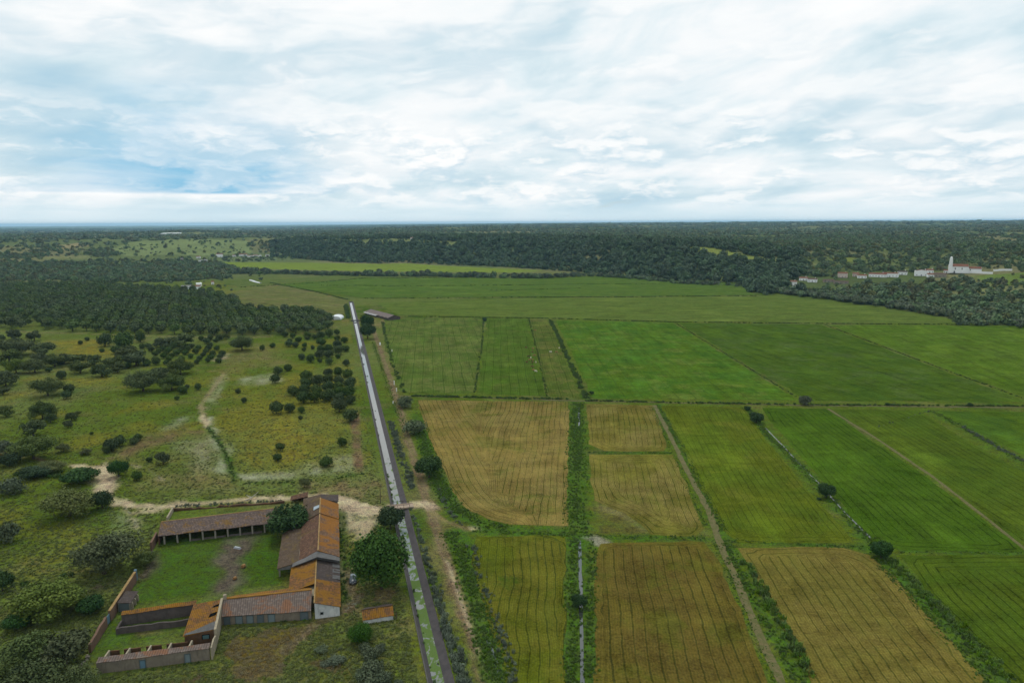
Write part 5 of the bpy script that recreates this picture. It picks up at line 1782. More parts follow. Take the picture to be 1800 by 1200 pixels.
# each variant: crown mesh, trunk mesh, crown centre height and height/width of the outline (unit crown width)
add_kind('pine', [(crown_mesh('crown', lobes_round(s, 12, 1.0, 0.22, 0.44), 1300, 0.048, M_PINE, s, 0.7, 0.0, 0.32), trunk_mesh('trunk', 0.3, 0.035, 5, s), 0.44) for s in (1, 2, 3, 4)])
add_kind('oak', [(crown_mesh('crown', lobes_oak(s, 17), 2400, 0.036, M_OAK, s, 0.4), trunk_mesh('trunk', 0.28, 0.042, 6, s), 0.45) for s in (11, 12, 13, 14)])
add_kind('bigoak', [(crown_mesh('crown', lobes_oak(s, 26), 7000, 0.021, M_OAK, s, 0.35), trunk_mesh('trunk', 0.26, 0.036, 8, s), 0.45) for s in (21, 22)])
add_kind('grey', [(crown_mesh('crown', lobes_oak(s, 24, 0.66), 6500, 0.019, M_GREY, s, 0.25), trunk_mesh('trunk', 0.24, 0.034, 8, s), 0.43) for s in (31, 32)])
add_kind('light', [(crown_mesh('crown', lobes_oak(s, 26, 0.7), 7000, 0.021, M_LIGHT, s, 0.35), trunk_mesh('trunk', 0.22, 0.034, 8, s), 0.45) for s in (35, 36)])
add_kind('broad', [(crown_mesh('crown', [(x, y, z * 1.15, a, b_, c * 1.25) for x, y, z, a, b_, c in lobes_round(s, 18, 1.1, 0.30, 0.58)], 6000, 0.030, M_BROAD, s, 0.6), trunk_mesh('trunk', 0.3, 0.035, 6, s), 0.62) for s in (41, 42)])
add_kind('dkbroad', [(crown_mesh('crown', lobes_round(s, 14, 0.9, 0.28, 0.50), 3200, 0.036, M_DKBROAD, s, 0.55), trunk_mesh('trunk', 0.25, 0.038, 6, s), 0.5) for s in (51, 52)])
add_kind('bush', [(crown_mesh('crown', lobes_round(s, 8, 0.75, 0.26, 0.34), 800, 0.055, M_DKBROAD, s, 0.5), trunk_mesh('trunk', 0.15, 0.03, 5, s), 0.34) for s in (61, 62)])
add_kind('gbush', [(crown_mesh('crown', lobes_round(s, 8, 0.75, 0.26, 0.34), 900, 0.045, M_WILLOW, s, 0.4), trunk_mesh('trunk', 0.15, 0.03, 6, s), 0.34) for s in (71, 72)])

_tree_n = 0


def tree(px, py, dpx, kind, label, name=None, group=None, cat='tree', sz=1.0):
    """tree whose crown centre is seen at (px, py) and is dpx photo pixels wide"""
    global _tree_n
    _tree_n += 1
    var = KINDS[kind]
    crown, trunk, hc = var[_tree_n % len(var)]
    d = dpx / px_per_m(px, py)
    for _ in range(3):
        p = G(px, py, hc * d * sz)
        q = np.array([p.x, p.y, p.z - CAM_H])
        d = dpx * -(_RM.T @ q)[2] / F_PX
    z = float(hgt(np.array([p.x]), np.array([p.y]))[0])
    return plant(p.x, p.y, z, d, crown, trunk, label, name or {'pine': 'pine_tree', 'bush': 'bush', 'gbush': 'bush'}.get(kind, 'tree' if kind in ('broad', 'dkbroad', 'light', 'grey') else 'oak_tree'), group, cat, sz)


def plant(x, y, z, d, crown, trunk, label, name, group=None, cat='tree', sz=1.0, parts=True):
    r = empty(name, (x, y, z), random.uniform(0, 6.28))
    r.scale = (d * random.uniform(0.94, 1.06), d * random.uniform(0.94, 1.06), d * sz)
    tag(r, label, cat, group)
    c = bpy.data.objects.new('crown', crown)
    COL.objects.link(c)
    c.parent = r
    if trunk is not None:
        t = bpy.data.objects.new('trunk', trunk)
        COL.objects.link(t)
        t.parent = r
    return r


# ---- trees that stand on their own
SOLO = [
    (669, 984, 84, 'broad', 'largest bright green tree standing between barn and canal', 1.05),
    (686, 908, 45, 'dkbroad', 'dark green tree beside the canal just below the bridge', 1.0),
    (505, 911, 66, 'dkbroad', 'dark spreading yard tree between open shed and barn', 0.95),
    (754, 818, 46, 'dkbroad', 'round dark tree on the lush bank beside the straw field', 0.95),
    (645, 563, 25, 'dkbroad', 'upper of two dark trees by the far canal bank', 1.1),
    (646, 580, 26, 'dkbroad', 'lower of two dark trees by the far canal bank', 1.2),
    (633, 1112, 38, 'broad', 'small bright green tree below the orange-roofed hut', 0.7),
    (1453, 861, 29, 'dkbroad', 'lone round tree on the ditch between olive and green fields', 1.0),
    (1330, 732, 23, 'dkbroad', 'lone tree near the top of the ditch by the crossing path', 1.0),
    (1314, 717, 12, 'bush', 'small dark bush at the top end of the ditch', 1.0),
    (1415, 703, 23, 'gbush', 'grey-green bush on the crossing path edge', 1.1),
    (1550, 964, 38, 'dkbroad', 'dark bushy tree where three fields meet at lower right', 0.9),
    (1018, 1054, 26, 'dkbroad', 'small round tree leaning over the bottom ditch', 1.0),
    (852, 561, 9, 'bush', 'tiny dark bush on the far field corner', 1.2),
    (1705, 711, 10, 'bush', 'dark bush on the crossing path near the right edge', 1.0),
    (1560, 710, 8, 'bush', 'tiny bush on the crossing path past the grey one', 1.0),
    (712, 706, 32, 'gbush', 'upper grey-green willow bush beside the canal road', 1.0),
    (727, 750, 40, 'gbush', 'lower grey-green willow bush beside the canal road', 1.0),
    (535, 846, 21, 'grey', 'thin grey shrub alone north of the sandy track', 1.2),
    (1440, 876, 9, 'bush', 'little bush on the ditch just left of the lone round tree', 0.8),
    (1040, 690, 9, 'bush', 'little bush at the foot of the thick hedge', 1.0),
    # left foreground
    (180, 970, 112, 'grey', 'big grey-brown tree with a visible trunk beside the yard gate', 0.85),
    (252, 980, 40, 'light', 'small greener tree leaning against the short red wall', 0.8),
    (120, 880, 84, 'grey', 'broad grey-brown tree left of the sandy bend', 0.75),
    (178, 875, 36, 'dkbroad', 'round dark tree right of the grey-brown one at the bend', 1.0),
    (85, 1050, 118, 'light', 'large yellow-green tree at lower left above the dark bush', 0.7),
    (159, 1060, 44, 'dkbroad', 'dark round bush left of the slanting red wall', 0.8),
    (28, 1092, 42, 'dkbroad', 'dark shrub under the large yellow-green tree', 0.7),
    (12, 935, 42, 'gbush', 'grey-green tree cut by the left edge, middle one', 1.3),
    (2, 1020, 36, 'dkbroad', 'dark tree cut by the left edge above the lower-left grove', 1.1),
    (22, 853, 48, 'gbush', 'pale bushy tree at the left edge below the dark scrub', 0.9),
    (42, 1140, 95, 'light', 'tree at the left of the lower-left grove', 0.8),
    (112, 1135, 84, 'oak', 'tree on the right of the lower-left grove', 0.95),
    (60, 1195, 110, 'bigoak', 'front tree of the lower-left grove', 0.9),
    (135, 1190, 74, 'light', 'front tree of the lower-left grove next to the pens', 0.8),
    (0, 1190, 90, 'bigoak', 'tree in the very bottom left corner', 0.9),
    (57, 782, 66, 'bigoak', 'gnarled oak with leaning trunk beside the brown track', 0.85),
    (8, 785, 34, 'gbush', 'bluish bush left of the gnarled oak', 1.2),
    (15, 806, 34, 'dkbroad', 'dark bush at the left end of the brown track', 0.8),
    (111, 785, 25, 'grey', 'grey shrub right of the gnarled oak', 0.8),
    (150, 793, 21, 'grey', 'small thin grey shrub near the yellow flowers', 0.7),
    (90, 820, 52, 'grey', 'low grey scrub below the brown track', 0.5),
    (60, 828, 46, 'dkbroad', 'low dark scrub left of the sandy bend, left', 0.5),
    (140, 835, 54, 'dkbroad', 'low dark scrub left of the sandy bend, right', 0.5),
    # oaks of the left meadow
    (57, 749, 40, 'oak', 'oak above the gnarled one on the left meadow', 0.95),
    (73, 717, 42, 'bigoak', 'tall dark oak left of the meadow path', 1.05),
    (88, 732, 22, 'oak', 'smaller oak touching the tall dark one', 1.1),
    (10, 720, 25, 'oak', 'oak at the left edge level with the tall dark one', 1.1),
    (82, 676, 47, 'bigoak', 'big grey-green oak, upper left meadow', 0.95),
    (121, 681, 19, 'pine', 'upper of two small pines right of the big grey-green oak', 1.0),
    (116, 693, 18, 'pine', 'lower of two small pines right of the big grey-green oak', 1.0),
    (108, 658, 18, 'pine', 'round pine just above the big grey-green oak', 1.0),
    (86, 650, 12, 'bush', 'small bush above the big grey-green oak', 1.0),
    (9, 662, 34, 'oak', 'oak on the left edge, upper meadow', 1.1),
    (4, 685, 22, 'oak', 'low oak on the left edge beneath the upper one', 0.9),
    (125, 730, 20, 'oak', 'oak of the meadow pair, upper, right of the tall dark one', 1.0),
    (119, 744, 17, 'oak', 'oak of the meadow pair, lower, right of the tall dark one', 1.0),
    (135, 726, 14, 'grey', 'thin grey shrub by the meadow pair', 0.9),
    (250, 665, 60, 'bigoak', 'widest dark oak in the middle of the left meadow', 0.85),
    (301, 668, 46, 'bigoak', 'grey-brown oak right of the widest dark oak', 0.85),
    (280, 655, 34, 'oak', 'oak behind and between the two wide meadow oaks', 0.9),
    (316, 641, 48, 'bigoak', 'wide brownish oak below the pine rows', 0.8),
    (140, 642, 34, 'oak', 'oak left of the lower meadow grove', 0.9),
    (178, 648, 34, 'oak', 'bright-topped oak in the lower meadow grove', 0.9),
    (206, 644, 24, 'oak', 'smaller oak at the right of the lower meadow grove', 1.0),
    (223, 641, 15, 'pine', 'small pine at the right end of the lower meadow grove', 1.0),
    (200, 635, 35, 'oak', 'brownish oak behind the lower meadow grove', 0.95),
    (165, 630, 26, 'oak', 'dark oak at the right end of the meadow hedge', 0.95),
    (135, 629, 33, 'oak', 'long dark oak in the meadow hedge', 0.8),
    (112, 628, 27, 'oak', 'dark oak in the left half of the meadow hedge', 0.9),
    (95, 631, 34, 'oak', 'bluish oak at the left end of the meadow hedge', 0.9),
    (106, 636, 14, 'bush', 'bush under the meadow hedge', 1.0),
    (75, 611, 37, 'oak', 'grey oak above the meadow hedge, left of the yellow field', 0.9),
    (70, 626, 26, 'oak', 'oak below the grey one left of the yellow field', 0.9),
    (25, 606, 58, 'bigoak', 'large dark oak by the left edge left of the yellow field', 0.75),
    (15, 623, 40, 'oak', 'oak under the large one by the left edge', 0.8),
    (27, 641, 38, 'light', 'yellow-green tree near the left edge, upper meadow', 0.9),
    (60, 640, 42, 'light', 'yellow-green tree below the bluish oak', 0.8),
    (59, 588, 25, 'oak', 'lone oak in front of the plantation track, left', 1.0),
    (24, 585, 28, 'oak', 'oak at the left end of the plantation track', 0.9),
    (2, 592, 14, 'oak', 'small oak on the left edge at the plantation track', 1.0),
    (225, 617, 40, 'oak', 'broad oak between yellow field and pine rows, upper', 0.85),
    (238, 627, 42, 'oak', 'broad oak between yellow field and pine rows, lower', 0.85),
    (322, 594, 40, 'oak', 'wide oak at the head of the pine rows', 0.75),
    (300, 598, 26, 'oak', 'oak beside the wide one at the head of the pine rows', 0.8),
    (282, 600, 28, 'oak', 'oak at the left head of the pine rows', 0.8),
    (425, 600, 40, 'bigoak', 'lone round dark oak right of the pine rows', 0.9),
    (397, 590, 13, 'oak', 'small oak above the lone round dark one', 1.0),
    (286, 803, 27, 'oak', 'round oak alone on the dry meadow', 1.1),
    (207, 821, 33, 'dkbroad', 'round dark tree right of the sandy bend', 1.0),
    (240, 836, 19, 'pine', 'small round pine below the round tree at the bend', 1.0),
    (262, 807, 11, 'pine', 'small dark pine beside the round oak on the dry meadow', 1.0),
]
for (px, py, d, k, lab, sz) in SOLO:
    tree(px, py, d, k, lab, sz=sz, cat='bush' if k in ('bush', 'gbush') else 'tree')

# ---- round pines on the meadow: singled out where they stand alone, grouped where they do not
PINE_SOLO = [
    (488, 651, 15, 'upper pine of the trio left of the clump, middle'), (506, 645, 14, 'topmost pine of the trio left of the clump'), (483, 665, 16, 'lowest pine of the trio left of the clump'),
    (418, 687, 9, 'tiny pine near the meadow path, upper'), (429, 703, 10, 'tiny pine near the meadow path, lower'), (515, 685, 20, 'pine at the left shoulder of the clump'),
    (485, 716, 22, 'largest pine of the row below the clump'), (509, 716, 17, 'second pine of the row below the clump'), (530, 720, 12, 'third pine of the row below the clump'), (528, 733, 8, 'tiny pine at the end of the row below the clump'),
    (492, 785, 15, 'upper of two pines alone in the yellow meadow'), (488, 803, 14, 'lower of two pines alone in the yellow meadow'), (601, 776, 16, 'lone pine left of the brown furrow'), (573, 810, 21, 'lone round pine at the white flowers'),
    (596, 712, 25, 'pine at the bottom right of the clump'), (616, 729, 24, 'flat-topped pine above the brown furrow'),
    (348, 679, 12, 'small pine right of the wide meadow oaks'), (321, 684, 16, 'pine under the grey-brown oak'), (329, 679, 8, 'tiny pine beside the one under the grey-brown oak'), (311, 699, 8, 'tiny pine out on the green meadow'),
    (141, 602, 8, 'tiny pine in the yellow field, lower'), (153, 595, 8, 'tiny pine in the yellow field, upper'), (184, 597, 23, 'dark pine above the right of the yellow field'), (217, 597, 31, 'dark pine pair right of the yellow field'), (246, 592, 19, 'round pine before the plantation edge'), (179, 615, 8, 'small pine at the right end of the yellow field'),
    (209, 774, 19, 'upper pine of the slanting three'), (195, 781, 24, 'middle and largest pine of the slanting three'), (187, 790, 14, 'lowest pine of the slanting three'), (235, 774, 14, 'left pine of the pair beside the slanting three'), (243, 768, 13, 'right pine of the pair beside the slanting three'), (161, 761, 6, 'tiniest shrub on the green slope'),
    (274, 634, 15, 'pine in front of the left rows'), (258, 637, 12, 'smaller pine in front of the left rows'), (243, 633, 15, 'pine beside the lower broad oak'), (204, 614, 16, 'pine at the left of the upper broad oak'),
    (461, 611, 10, 'left of two small pines below the lone round oak'), (479, 606, 10, 'right of two small pines below the lone round oak'),
]
for (px, py, d, lab) in PINE_SOLO:
    tree(px, py, d * 1.12, 'pine', 'dark ' + lab, group='round pines on the meadow')

PINE_CLUMP = [(955, 80, 80), (1107, 57, 62), (1177, 50, 62), (1242, 60, 66), (950, 130, 75), (1032, 110, 85), (1105, 105, 75), (1180, 108, 70), (1262, 130, 80), (940, 175, 80), (1022, 185, 84), (1105, 150, 80), (1180, 155, 70),
              (930, 230, 90), (1013, 228, 85), (1105, 210, 95), (1185, 195, 80), (1250, 190, 90), (1185, 240, 80), (1262, 245, 70)]
for (zx, zy, zd) in PINE_CLUMP:
    tree(zx / 4 + 300, zy / 4 + 640, zd * 0.28, 'pine', 'round dark pine in the dense clump beside the canal', group='pines of the dense clump')
PINE_UP = [(430, 895, 50), (437, 873, 34), (478, 903, 45), (498, 863, 45), (458, 838, 40), (402, 828, 45), (560, 835, 50), (560, 852, 34), (610, 847, 40), (655, 835, 60), (715, 820, 60), (768, 810, 42), (541, 905, 35), (537, 935, 30), (598, 922, 32), (657, 878, 60),
           (772, 857, 42), (820, 868, 48), (770, 900, 65), (828, 925, 55), (778, 940, 70), (710, 925, 60), (655, 935, 60), (712, 963, 62), (645, 970, 62), (520, 985, 48), (582, 998, 62), (648, 1012, 32), (715, 1018, 52), (776, 983, 35), (835, 1028, 48)]
for (zx, zy, zd) in PINE_UP:
    tree(zx / 4 + 400, zy / 4 + 380, zd * 0.275, 'pine', 'round dark pine scattered below the plantation near the canal', group='pines scattered below the plantation')
ROWS = [[(1192, 178), (1168, 194), (1142, 209), (1116, 224), (1090, 240)], [(1222, 188), (1202, 204), (1182, 220), (1162, 240), (1148, 260)], [(1302, 190), (1282, 205), (1262, 220), (1240, 238)], [(1345, 190), (1322, 210), (1302, 232)],
        [(1395, 203), (1374, 226), (1340, 262), (1278, 276)], [(1476, 184), (1464, 205), (1448, 226), (1428, 248), (1405, 276), (1384, 300)], [(1496, 243), (1480, 265), (1459, 290)], [(1562, 241), (1547, 266), (1535, 290)], [(1525, 205)],
        [(1415, 137), (1478, 133), (1518, 148), (1450, 155), (1543, 130)], [(1186, 282), (1166, 304), (1030, 305), (1205, 258), (1060, 212), (1000, 190), (1040, 190)]]
for row in ROWS:
    for (zx, zy) in row:
        tree(zx / 4, zy / 4 + 560, random.uniform(10, 13), 'pine', 'small round pine in the slanting rows right of the yellow field', group='pines planted in slanting rows')
GB = [(652, 1148, 34), (640, 1136, 22), (668, 1138, 20), (656, 1172, 40), (640, 1185, 34), (672, 1190, 36), (655, 1200, 34), (700, 1200, 20)]
for i, (px, py, d) in enumerate(GB):
    tree(px, py, d, 'gbush', 'grey-green shrub of the patch below the orange-roofed hut', group='grey-green shrubs below the hut', cat='bush')
for i, (px, py, d) in enumerate([(565, 1140, 26), (590, 1158, 34), (572, 1165, 22)]):
    tree(px, py, d, 'gbush', 'pale flowering shrub on the dry grass below the farmhouse', group='pale shrubs below the farmhouse', cat='bush', sz=0.5)

# ================================================================== WOODS
def lowtree(seed, m, n=130, leaf=0.12, oak=False, sq=0.8):
    lob = lobes_oak(seed, 7, sq) if oak else lobes_round(seed, 6, sq, 0.22, 0.5)
    return crown_mesh('crown', lob, n, leaf, m, seed, 0.8, 0.1, 0.28)


M_PLANT = mat_leaf('plantation_pine', (0.040, 0.070, 0.020), (0.088, 0.120, 0.034), 0.5)
M_SCRUB = mat_leaf('scrub_leaves', (0.098, 0.112, 0.046), (0.140, 0.150, 0.064), 0.5)
PL_CROWNS = [lowtree(s, M_PLANT, 300, 0.075, False, 0.8) for s in (101, 102, 103)]
PL_TRUNK = trunk_mesh('trunk', 0.4, 0.03, 3, 3)

# plantation block: planted lattice
_plant_poly = PX([(-160, 505), (150, 503), (330, 513), (398, 522), (436, 546), (500, 550), (572, 554), (582, 566), (576, 586), (430, 590), (250, 588), (100, 583), (-160, 574)])
def lattice(poly, sx, sy, ang, jit, seed):
    g = np.random.default_rng(seed)
    xs = [p.x for p in poly]
    ys = [p.y for p in poly]
    cx_, cy_ = (min(xs) + max(xs)) / 2, (min(ys) + max(ys)) / 2
    Rr = max(max(xs) - min(xs), max(ys) - min(ys)) * 0.75
    u = np.arange(-Rr, Rr, sx)
    v = np.arange(-Rr, Rr, sy)
    U, V = np.meshgrid(u, v)
    U = U.ravel() + g.normal(size=U.size) * jit
    V = V.ravel() + g.normal(size=V.size) * jit
    X = cx_ + U * math.cos(ang) - V * math.sin(ang)
    Y = cy_ + U * math.sin(ang) + V * math.cos(ang)
    k = inpoly(X, Y, poly)
    return X[k], Y[k]


def project(x, y, z):
    q = np.stack([x, y, z - CAM_H], 0)
    c = _RM.T @ q
    return CX + F_PX * c[0] / -c[2], CY - F_PX * c[1] / -c[2]


def instancer(name, x, y, z, scale, protos, label, rot=None, zs=None):
    """one object: points carrying instances of a few prototype meshes"""
    g = np.random.default_rng(len(x))
    me = bpy.data.meshes.new(name)
    me.vertices.add(len(x))
    me.vertices.foreach_set('co', np.stack([x, y, z], 1).astype(np.float32).ravel())
    zz = np.ones(len(x)) if zs is None else zs
    add_attr(me, 'isc', np.stack([scale, scale, scale * zz], 1), 'FLOAT_VECTOR')
    add_attr(me, 'irz', g.uniform(0, 6.28, len(x)) if rot is None else rot)
    add_attr(me, 'iid', g.integers(0, len(protos), len(x)), 'INT')
    o = link(me, name)
    tag(o, label, kind='stuff')
    ng = bpy.data.node_groups.new(name + '_nodes', 'GeometryNodeTree')
    ng.interface.new_socket('Geometry', in_out='INPUT', socket_type='NodeSocketGeometry')
    ng.interface.new_socket('Geometry', in_out='OUTPUT', socket_type='NodeSocketGeometry')
    N, Lk = ng.nodes, ng.links
    gi, go = N.new('NodeGroupInput'), N.new('NodeGroupOutput')
    join = N.new('GeometryNodeJoinGeometry')

    def named(nm, typ):
        a = N.new('GeometryNodeInputNamedAttribute')
        a.data_type = typ
        a.inputs['Name'].default_value = nm
        return a.outputs['Attribute']
    for k, pm in enumerate(protos):
        po = bpy.data.objects.new(name + '_form', pm)      # never linked to the scene: only its shape is used
        oi = N.new('GeometryNodeObjectInfo')
        oi.inputs['Object'].default_value = po
        oi.inputs['As Instance'].default_value = True
        cmp_ = N.new('FunctionNodeCompare')
        cmp_.data_type = 'INT'
        cmp_.operation = 'EQUAL'
        Lk.new(named('iid', 'INT'), cmp_.inputs[2])
        cmp_.inputs[3].default_value = k
        ip = N.new('GeometryNodeInstanceOnPoints')
        Lk.new(gi.outputs[0], ip.inputs['Points'])
        Lk.new(cmp_.outputs[0], ip.inputs['Selection'])
        Lk.new(oi.outputs['Geometry'], ip.inputs['Instance'])
        Lk.new(named('isc', 'FLOAT_VECTOR'), ip.inputs['Scale'])
        cx = N.new('ShaderNodeCombineXYZ')
        Lk.new(named('irz', 'FLOAT'), cx.inputs['Z'])
        Lk.new(cx.outputs[0], ip.inputs['Rotation'])
        Lk.new(ip.outputs[0], join.inputs[0])
    Lk.new(join.outputs[0], go.inputs[0])
    md = o.modifiers.new('scatter', 'NODES')
    md.node_group = ng
    return o


_vp = PX([(320, 590), (318, 520)])
_vd = (_vp[1] - _vp[0])
X, Y = lattice(_plant_poly, 10.0, 11.0, math.atan2(_vd.y, _vd.x) - math.pi / 2, 0.7, 5)
hz = hgt(X, Y)
sel_px, sel_py = project(X, Y, hz)
dens = fbm(X / 90, Y / 90, 201, 3)
# thinner and patchier on the left
keep = (rng.random(len(X)) < np.clip(1.25 - sstep(sel_px, 380, 40) * 0.45 - sstep(dens, 0.55, 0.7) * 0.4, 0, 1)) & (sel_px > -60)
X, Y, hz, sel_px = X[keep], Y[keep], hz[keep], sel_px[keep]
order = np.argsort(np.hypot(X, Y))
vis = order[sel_px[order] > -5]
near, rest = vis[:150], np.setdiff1d(order, vis[:150])
for i in near:
    d = random.uniform(8.2, 10.8)
    plant(X[i], Y[i], hz[i], d, PL_CROWNS[i % 3], PL_TRUNK, 'round-crowned pine on the near side of the dense plantation', 'pine_tree', 'plantation pines')
instancer('plantation', X[rest], Y[rest], hz[rest], rng.uniform(8.2, 10.8, len(rest)), PL_CROWNS, 'dense block of planted round pines left of the far fields', zs=rng.uniform(1.0, 1.25, len(rest)))
print('plantation', len(X))

# ---- far woods: scattered over slopes and plateau, thinned in clearings
FAR_CROWNS = [lowtree(s, M_OAKW, 130, 0.125, True) for s in (111, 112, 113)] + [lowtree(114, M_SCRUB, 110, 0.13, True)]
M_SLOPE = mat_leaf('holm_oak_leaves', (0.048, 0.082, 0.044), (0.092, 0.132, 0.066), 0.6)
SLOPE_CROWNS = [lowtree(s, M_SLOPE, 110, 0.125, True) for s in (115, 116)] + [lowtree(117, M_SLOPE, 110, 0.13, False)]
M_FARLEAF = mat_leaf('haze_tinted_far_leaves', (0.088, 0.134, 0.072), (0.145, 0.195, 0.102), 0.6)  # lightest, bluish leaves: haze over the far plateau painted into the green
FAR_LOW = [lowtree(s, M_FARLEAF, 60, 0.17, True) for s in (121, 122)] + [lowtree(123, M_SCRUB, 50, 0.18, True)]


def keep_field(x, y, margin=4.0):
    """False on crop fields"""
    ok = np.ones(len(x), bool)
    for f in FIELDS:
        ok &= ~inpoly(x, y, [tuple(p[:2]) for p in PX(f['o'])])
    return ok


CLEAR = [  # open ground among the woods: outline in photo pixels (as seen) and keep-fraction
    ([(190, 440), (230, 425), (330, 421), (430, 424), (440, 445), (360, 448), (300, 446), (230, 450)], 0.04),
    ([(105, 431), (150, 427), (158, 433), (110, 436)], 0.15),
    ([(140, 458), (200, 456), (330, 455), (350, 462), (200, 467), (150, 465)], 0.25),
    ([(0, 494), (90, 492), (220, 498), (220, 504), (0, 502)], 0.1),
    ([(210, 500), (420, 489), (470, 488), (480, 512), (400, 512), (330, 516), (220, 506)], 0.03),
    ([(545, 424), (600, 418), (700, 419), (810, 426), (800, 433), (700, 428), (560, 427)], 0.15),
    ([(1200, 436), (1240, 434), (1300, 446), (1388, 462), (1350, 466), (1270, 452), (1210, 443)], 0.0),
    ([(1475, 453), (1500, 453), (1503, 459), (1480, 460)], 0.1),
    ([(1380, 520), (1375, 505), (1372, 512), (1340, 503)], 0.0),
    ([(1715, 482), (1800, 478), (1850, 480), (1850, 500), (1770, 500), (1720, 492)], 0.04),
    ([(1660, 474), (1740, 472), (1790, 474), (1790, 488), (1745, 492), (1700, 492), (1660, 488)], 0.02),
    ([(1470, 482), (1600, 479), (1672, 476), (1672, 496), (1600, 498), (1470, 504)], 0.03),
    ([(1382, 494), (1405, 488), (1440, 486), (1500, 494), (1500, 508), (1440, 508), (1415, 517), (1385, 514)], 0.03),
    ([(440, 445), (500, 445), (520, 456), (430, 461), (360, 460), (340, 452)], 0.12),
    ([(395, 478), (640, 479), (860, 484), (960, 488), (950, 489), (640, 489), (480, 497), (400, 500)], 0.02),
]


def scatter_far():
    # density per square metre by distance ring; woods everywhere beyond the fields and the plantation
    def ring(r0, r1, n, seed, a0=-0.90, a1=0.90):
        g = np.random.default_rng(seed)
        r = np.sqrt(g.uniform(r0 * r0, r1 * r1, n))
        a = g.uniform(a0, a1, n)
        return r * np.sin(a), r * np.cos(a), g

    def filt(x, y, g, base):
        z = hgt(x, y)
        r = np.hypot(x, y)
        px, py = project(x, y, z)
        a = np.arctan2(x, y)
        fd = np.interp(a, _FA, _FD)
        s = r - fd
        k = np.full(len(x), base)
        n1 = fbm(x / 160, y / 160, 301, 4)
        n0 = fbm(x / 45, y / 45, 305, 3)
        slope = sstep(s, -30, 40) * (1 - sstep(s, 330, 460)) * sstep(px, 440, 520) * (1 - sstep(px, 1330, 1480))
        k = k * (0.06 + 0.94 * sstep(n1, np.where(px < 480, 0.40, 0.34), np.where(px < 480, 0.60, 0.56))) * (0.35 + 0.9 * sstep(n0, 0.35, 0.6))
        k = np.maximum(k, slope * 0.95)
        k = np.maximum(k, 0.42 * sstep(s, 0, 30) * (1 - sstep(s, 800, 1300)) * sstep(px, 1000, 1150))
        # wooded foot of the right-hand hill
        k = np.maximum(k, sstep(s, -8, 8) * (1 - sstep(s, 170, 280)) * sstep(px, 1290, 1400) * 0.9)
        # valley floor stays open except on the left
        floor = (s < -12) & (px > 395)
        k[floor] = 0.0
        # plantation and meadows in front
        k[(px < 395) & (py > 503)] = 0.0
        k[(px < 470) & (py > 560)] = 0.0
        left = (px < 420) & (py > 462) & (py < 496)
        k[left] = np.maximum(k[left], 0.75)
        for poly, frac in CLEAR:
            i_ = inpoly(px, py, poly)
            k[i_] = frac * 0.8
        ok = (g.random(len(x)) < k) & keep_field(x, y) & ~inpoly(x, y, [tuple(p[:2]) for p in _plant_poly])
        ok &= (px > -450) & (px < 2300)
        return x[ok], y[ok], z[ok], slope[ok]
    x, y, g = ring(620, 2300, 122000, 1)
    x, y, z, sl = filt(x, y, g, 0.42)
    sc = 3.2 + 8.5 * g.random(len(x)) ** 1.8
    st = sl > 0.4
    instancer('woodland', x[~st], y[~st], z[~st] - 0.3, sc[~st], FAR_CROWNS, 'cork oak woodland covering the plateau and right-hand hill behind the fields', zs=g.uniform(0.8, 1.15, (~st).sum()))
    instancer('woodland', x[st], y[st], z[st] - 0.3, sc[st] * 1.2 + 1.0, SLOPE_CROWNS, 'dark dense wood clothing the steep slope beyond the fields', zs=g.uniform(0.9, 1.3, st.sum()))
    n1 = len(x)
    x, y, g = ring(2300, 5200, 69000, 2)
    x, y, z, sl = filt(x, y, g, 0.5)
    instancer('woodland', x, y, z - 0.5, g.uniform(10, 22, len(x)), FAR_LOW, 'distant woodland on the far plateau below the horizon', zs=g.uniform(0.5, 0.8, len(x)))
    n2 = len(x)
    x, y, g = ring(5200, 15000, 41000, 3)
    x, y, z, sl = filt(x, y, g, 0.6)
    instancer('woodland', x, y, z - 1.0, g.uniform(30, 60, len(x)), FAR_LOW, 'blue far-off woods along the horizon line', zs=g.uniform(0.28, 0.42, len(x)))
    print('far trees', n1, n2, len(x))


scatter_far()

# ================================================================== LOW VEGETATION


def blade_clump(name, seed, n, h, spread, m, lean=0.35, w=0.05):
    """clump of upright bent blades, about 1 m across"""
    g = np.random.default_rng(seed)
    V, F, tint = [], [], []
    for i in range(n):
        a = g.uniform(0, 6.28)
        rr = spread * math.sqrt(g.random())
        x, y = rr * math.cos(a), rr * math.sin(a)
        hh = h * g.uniform(0.5, 1.1)
        b_ = g.uniform(0, 6.28)
        lx, ly = math.cos(b_) * lean * hh, math.sin(b_) * lean * hh
        ux, uy = -math.sin(b_) * w, math.cos(b_) * w
        k = len(V)
        V += [(x - ux, y - uy, 0), (x + ux, y + uy, 0), (x + lx * 0.4 - ux, y + ly * 0.4 - uy, hh * 0.65), (x + lx * 0.4 + ux, y + ly * 0.4 + uy, hh * 0.65), (x + lx, y + ly, hh * g.uniform(0.8, 1.0))]
        F += [(k, k + 1, k + 3), (k, k + 3, k + 2), (k + 2, k + 3, k + 4)]
        tint += [g.random()] * 5
    me = np_mesh(name, np.array(V), np.array(F), m, False)
    add_attr(me, 'tint', tint)
    return me


def leafy_clump(name, seed, n, leaf, m):
    return crown_mesh(name, [(0, 0, 0.22, 0.42, 0.42, 0.26), (0.2, 0.1, 0.3, 0.25, 0.25, 0.22), (-0.2, -0.12, 0.25, 0.28, 0.25, 0.2)], n, leaf, m, seed, 0.5)


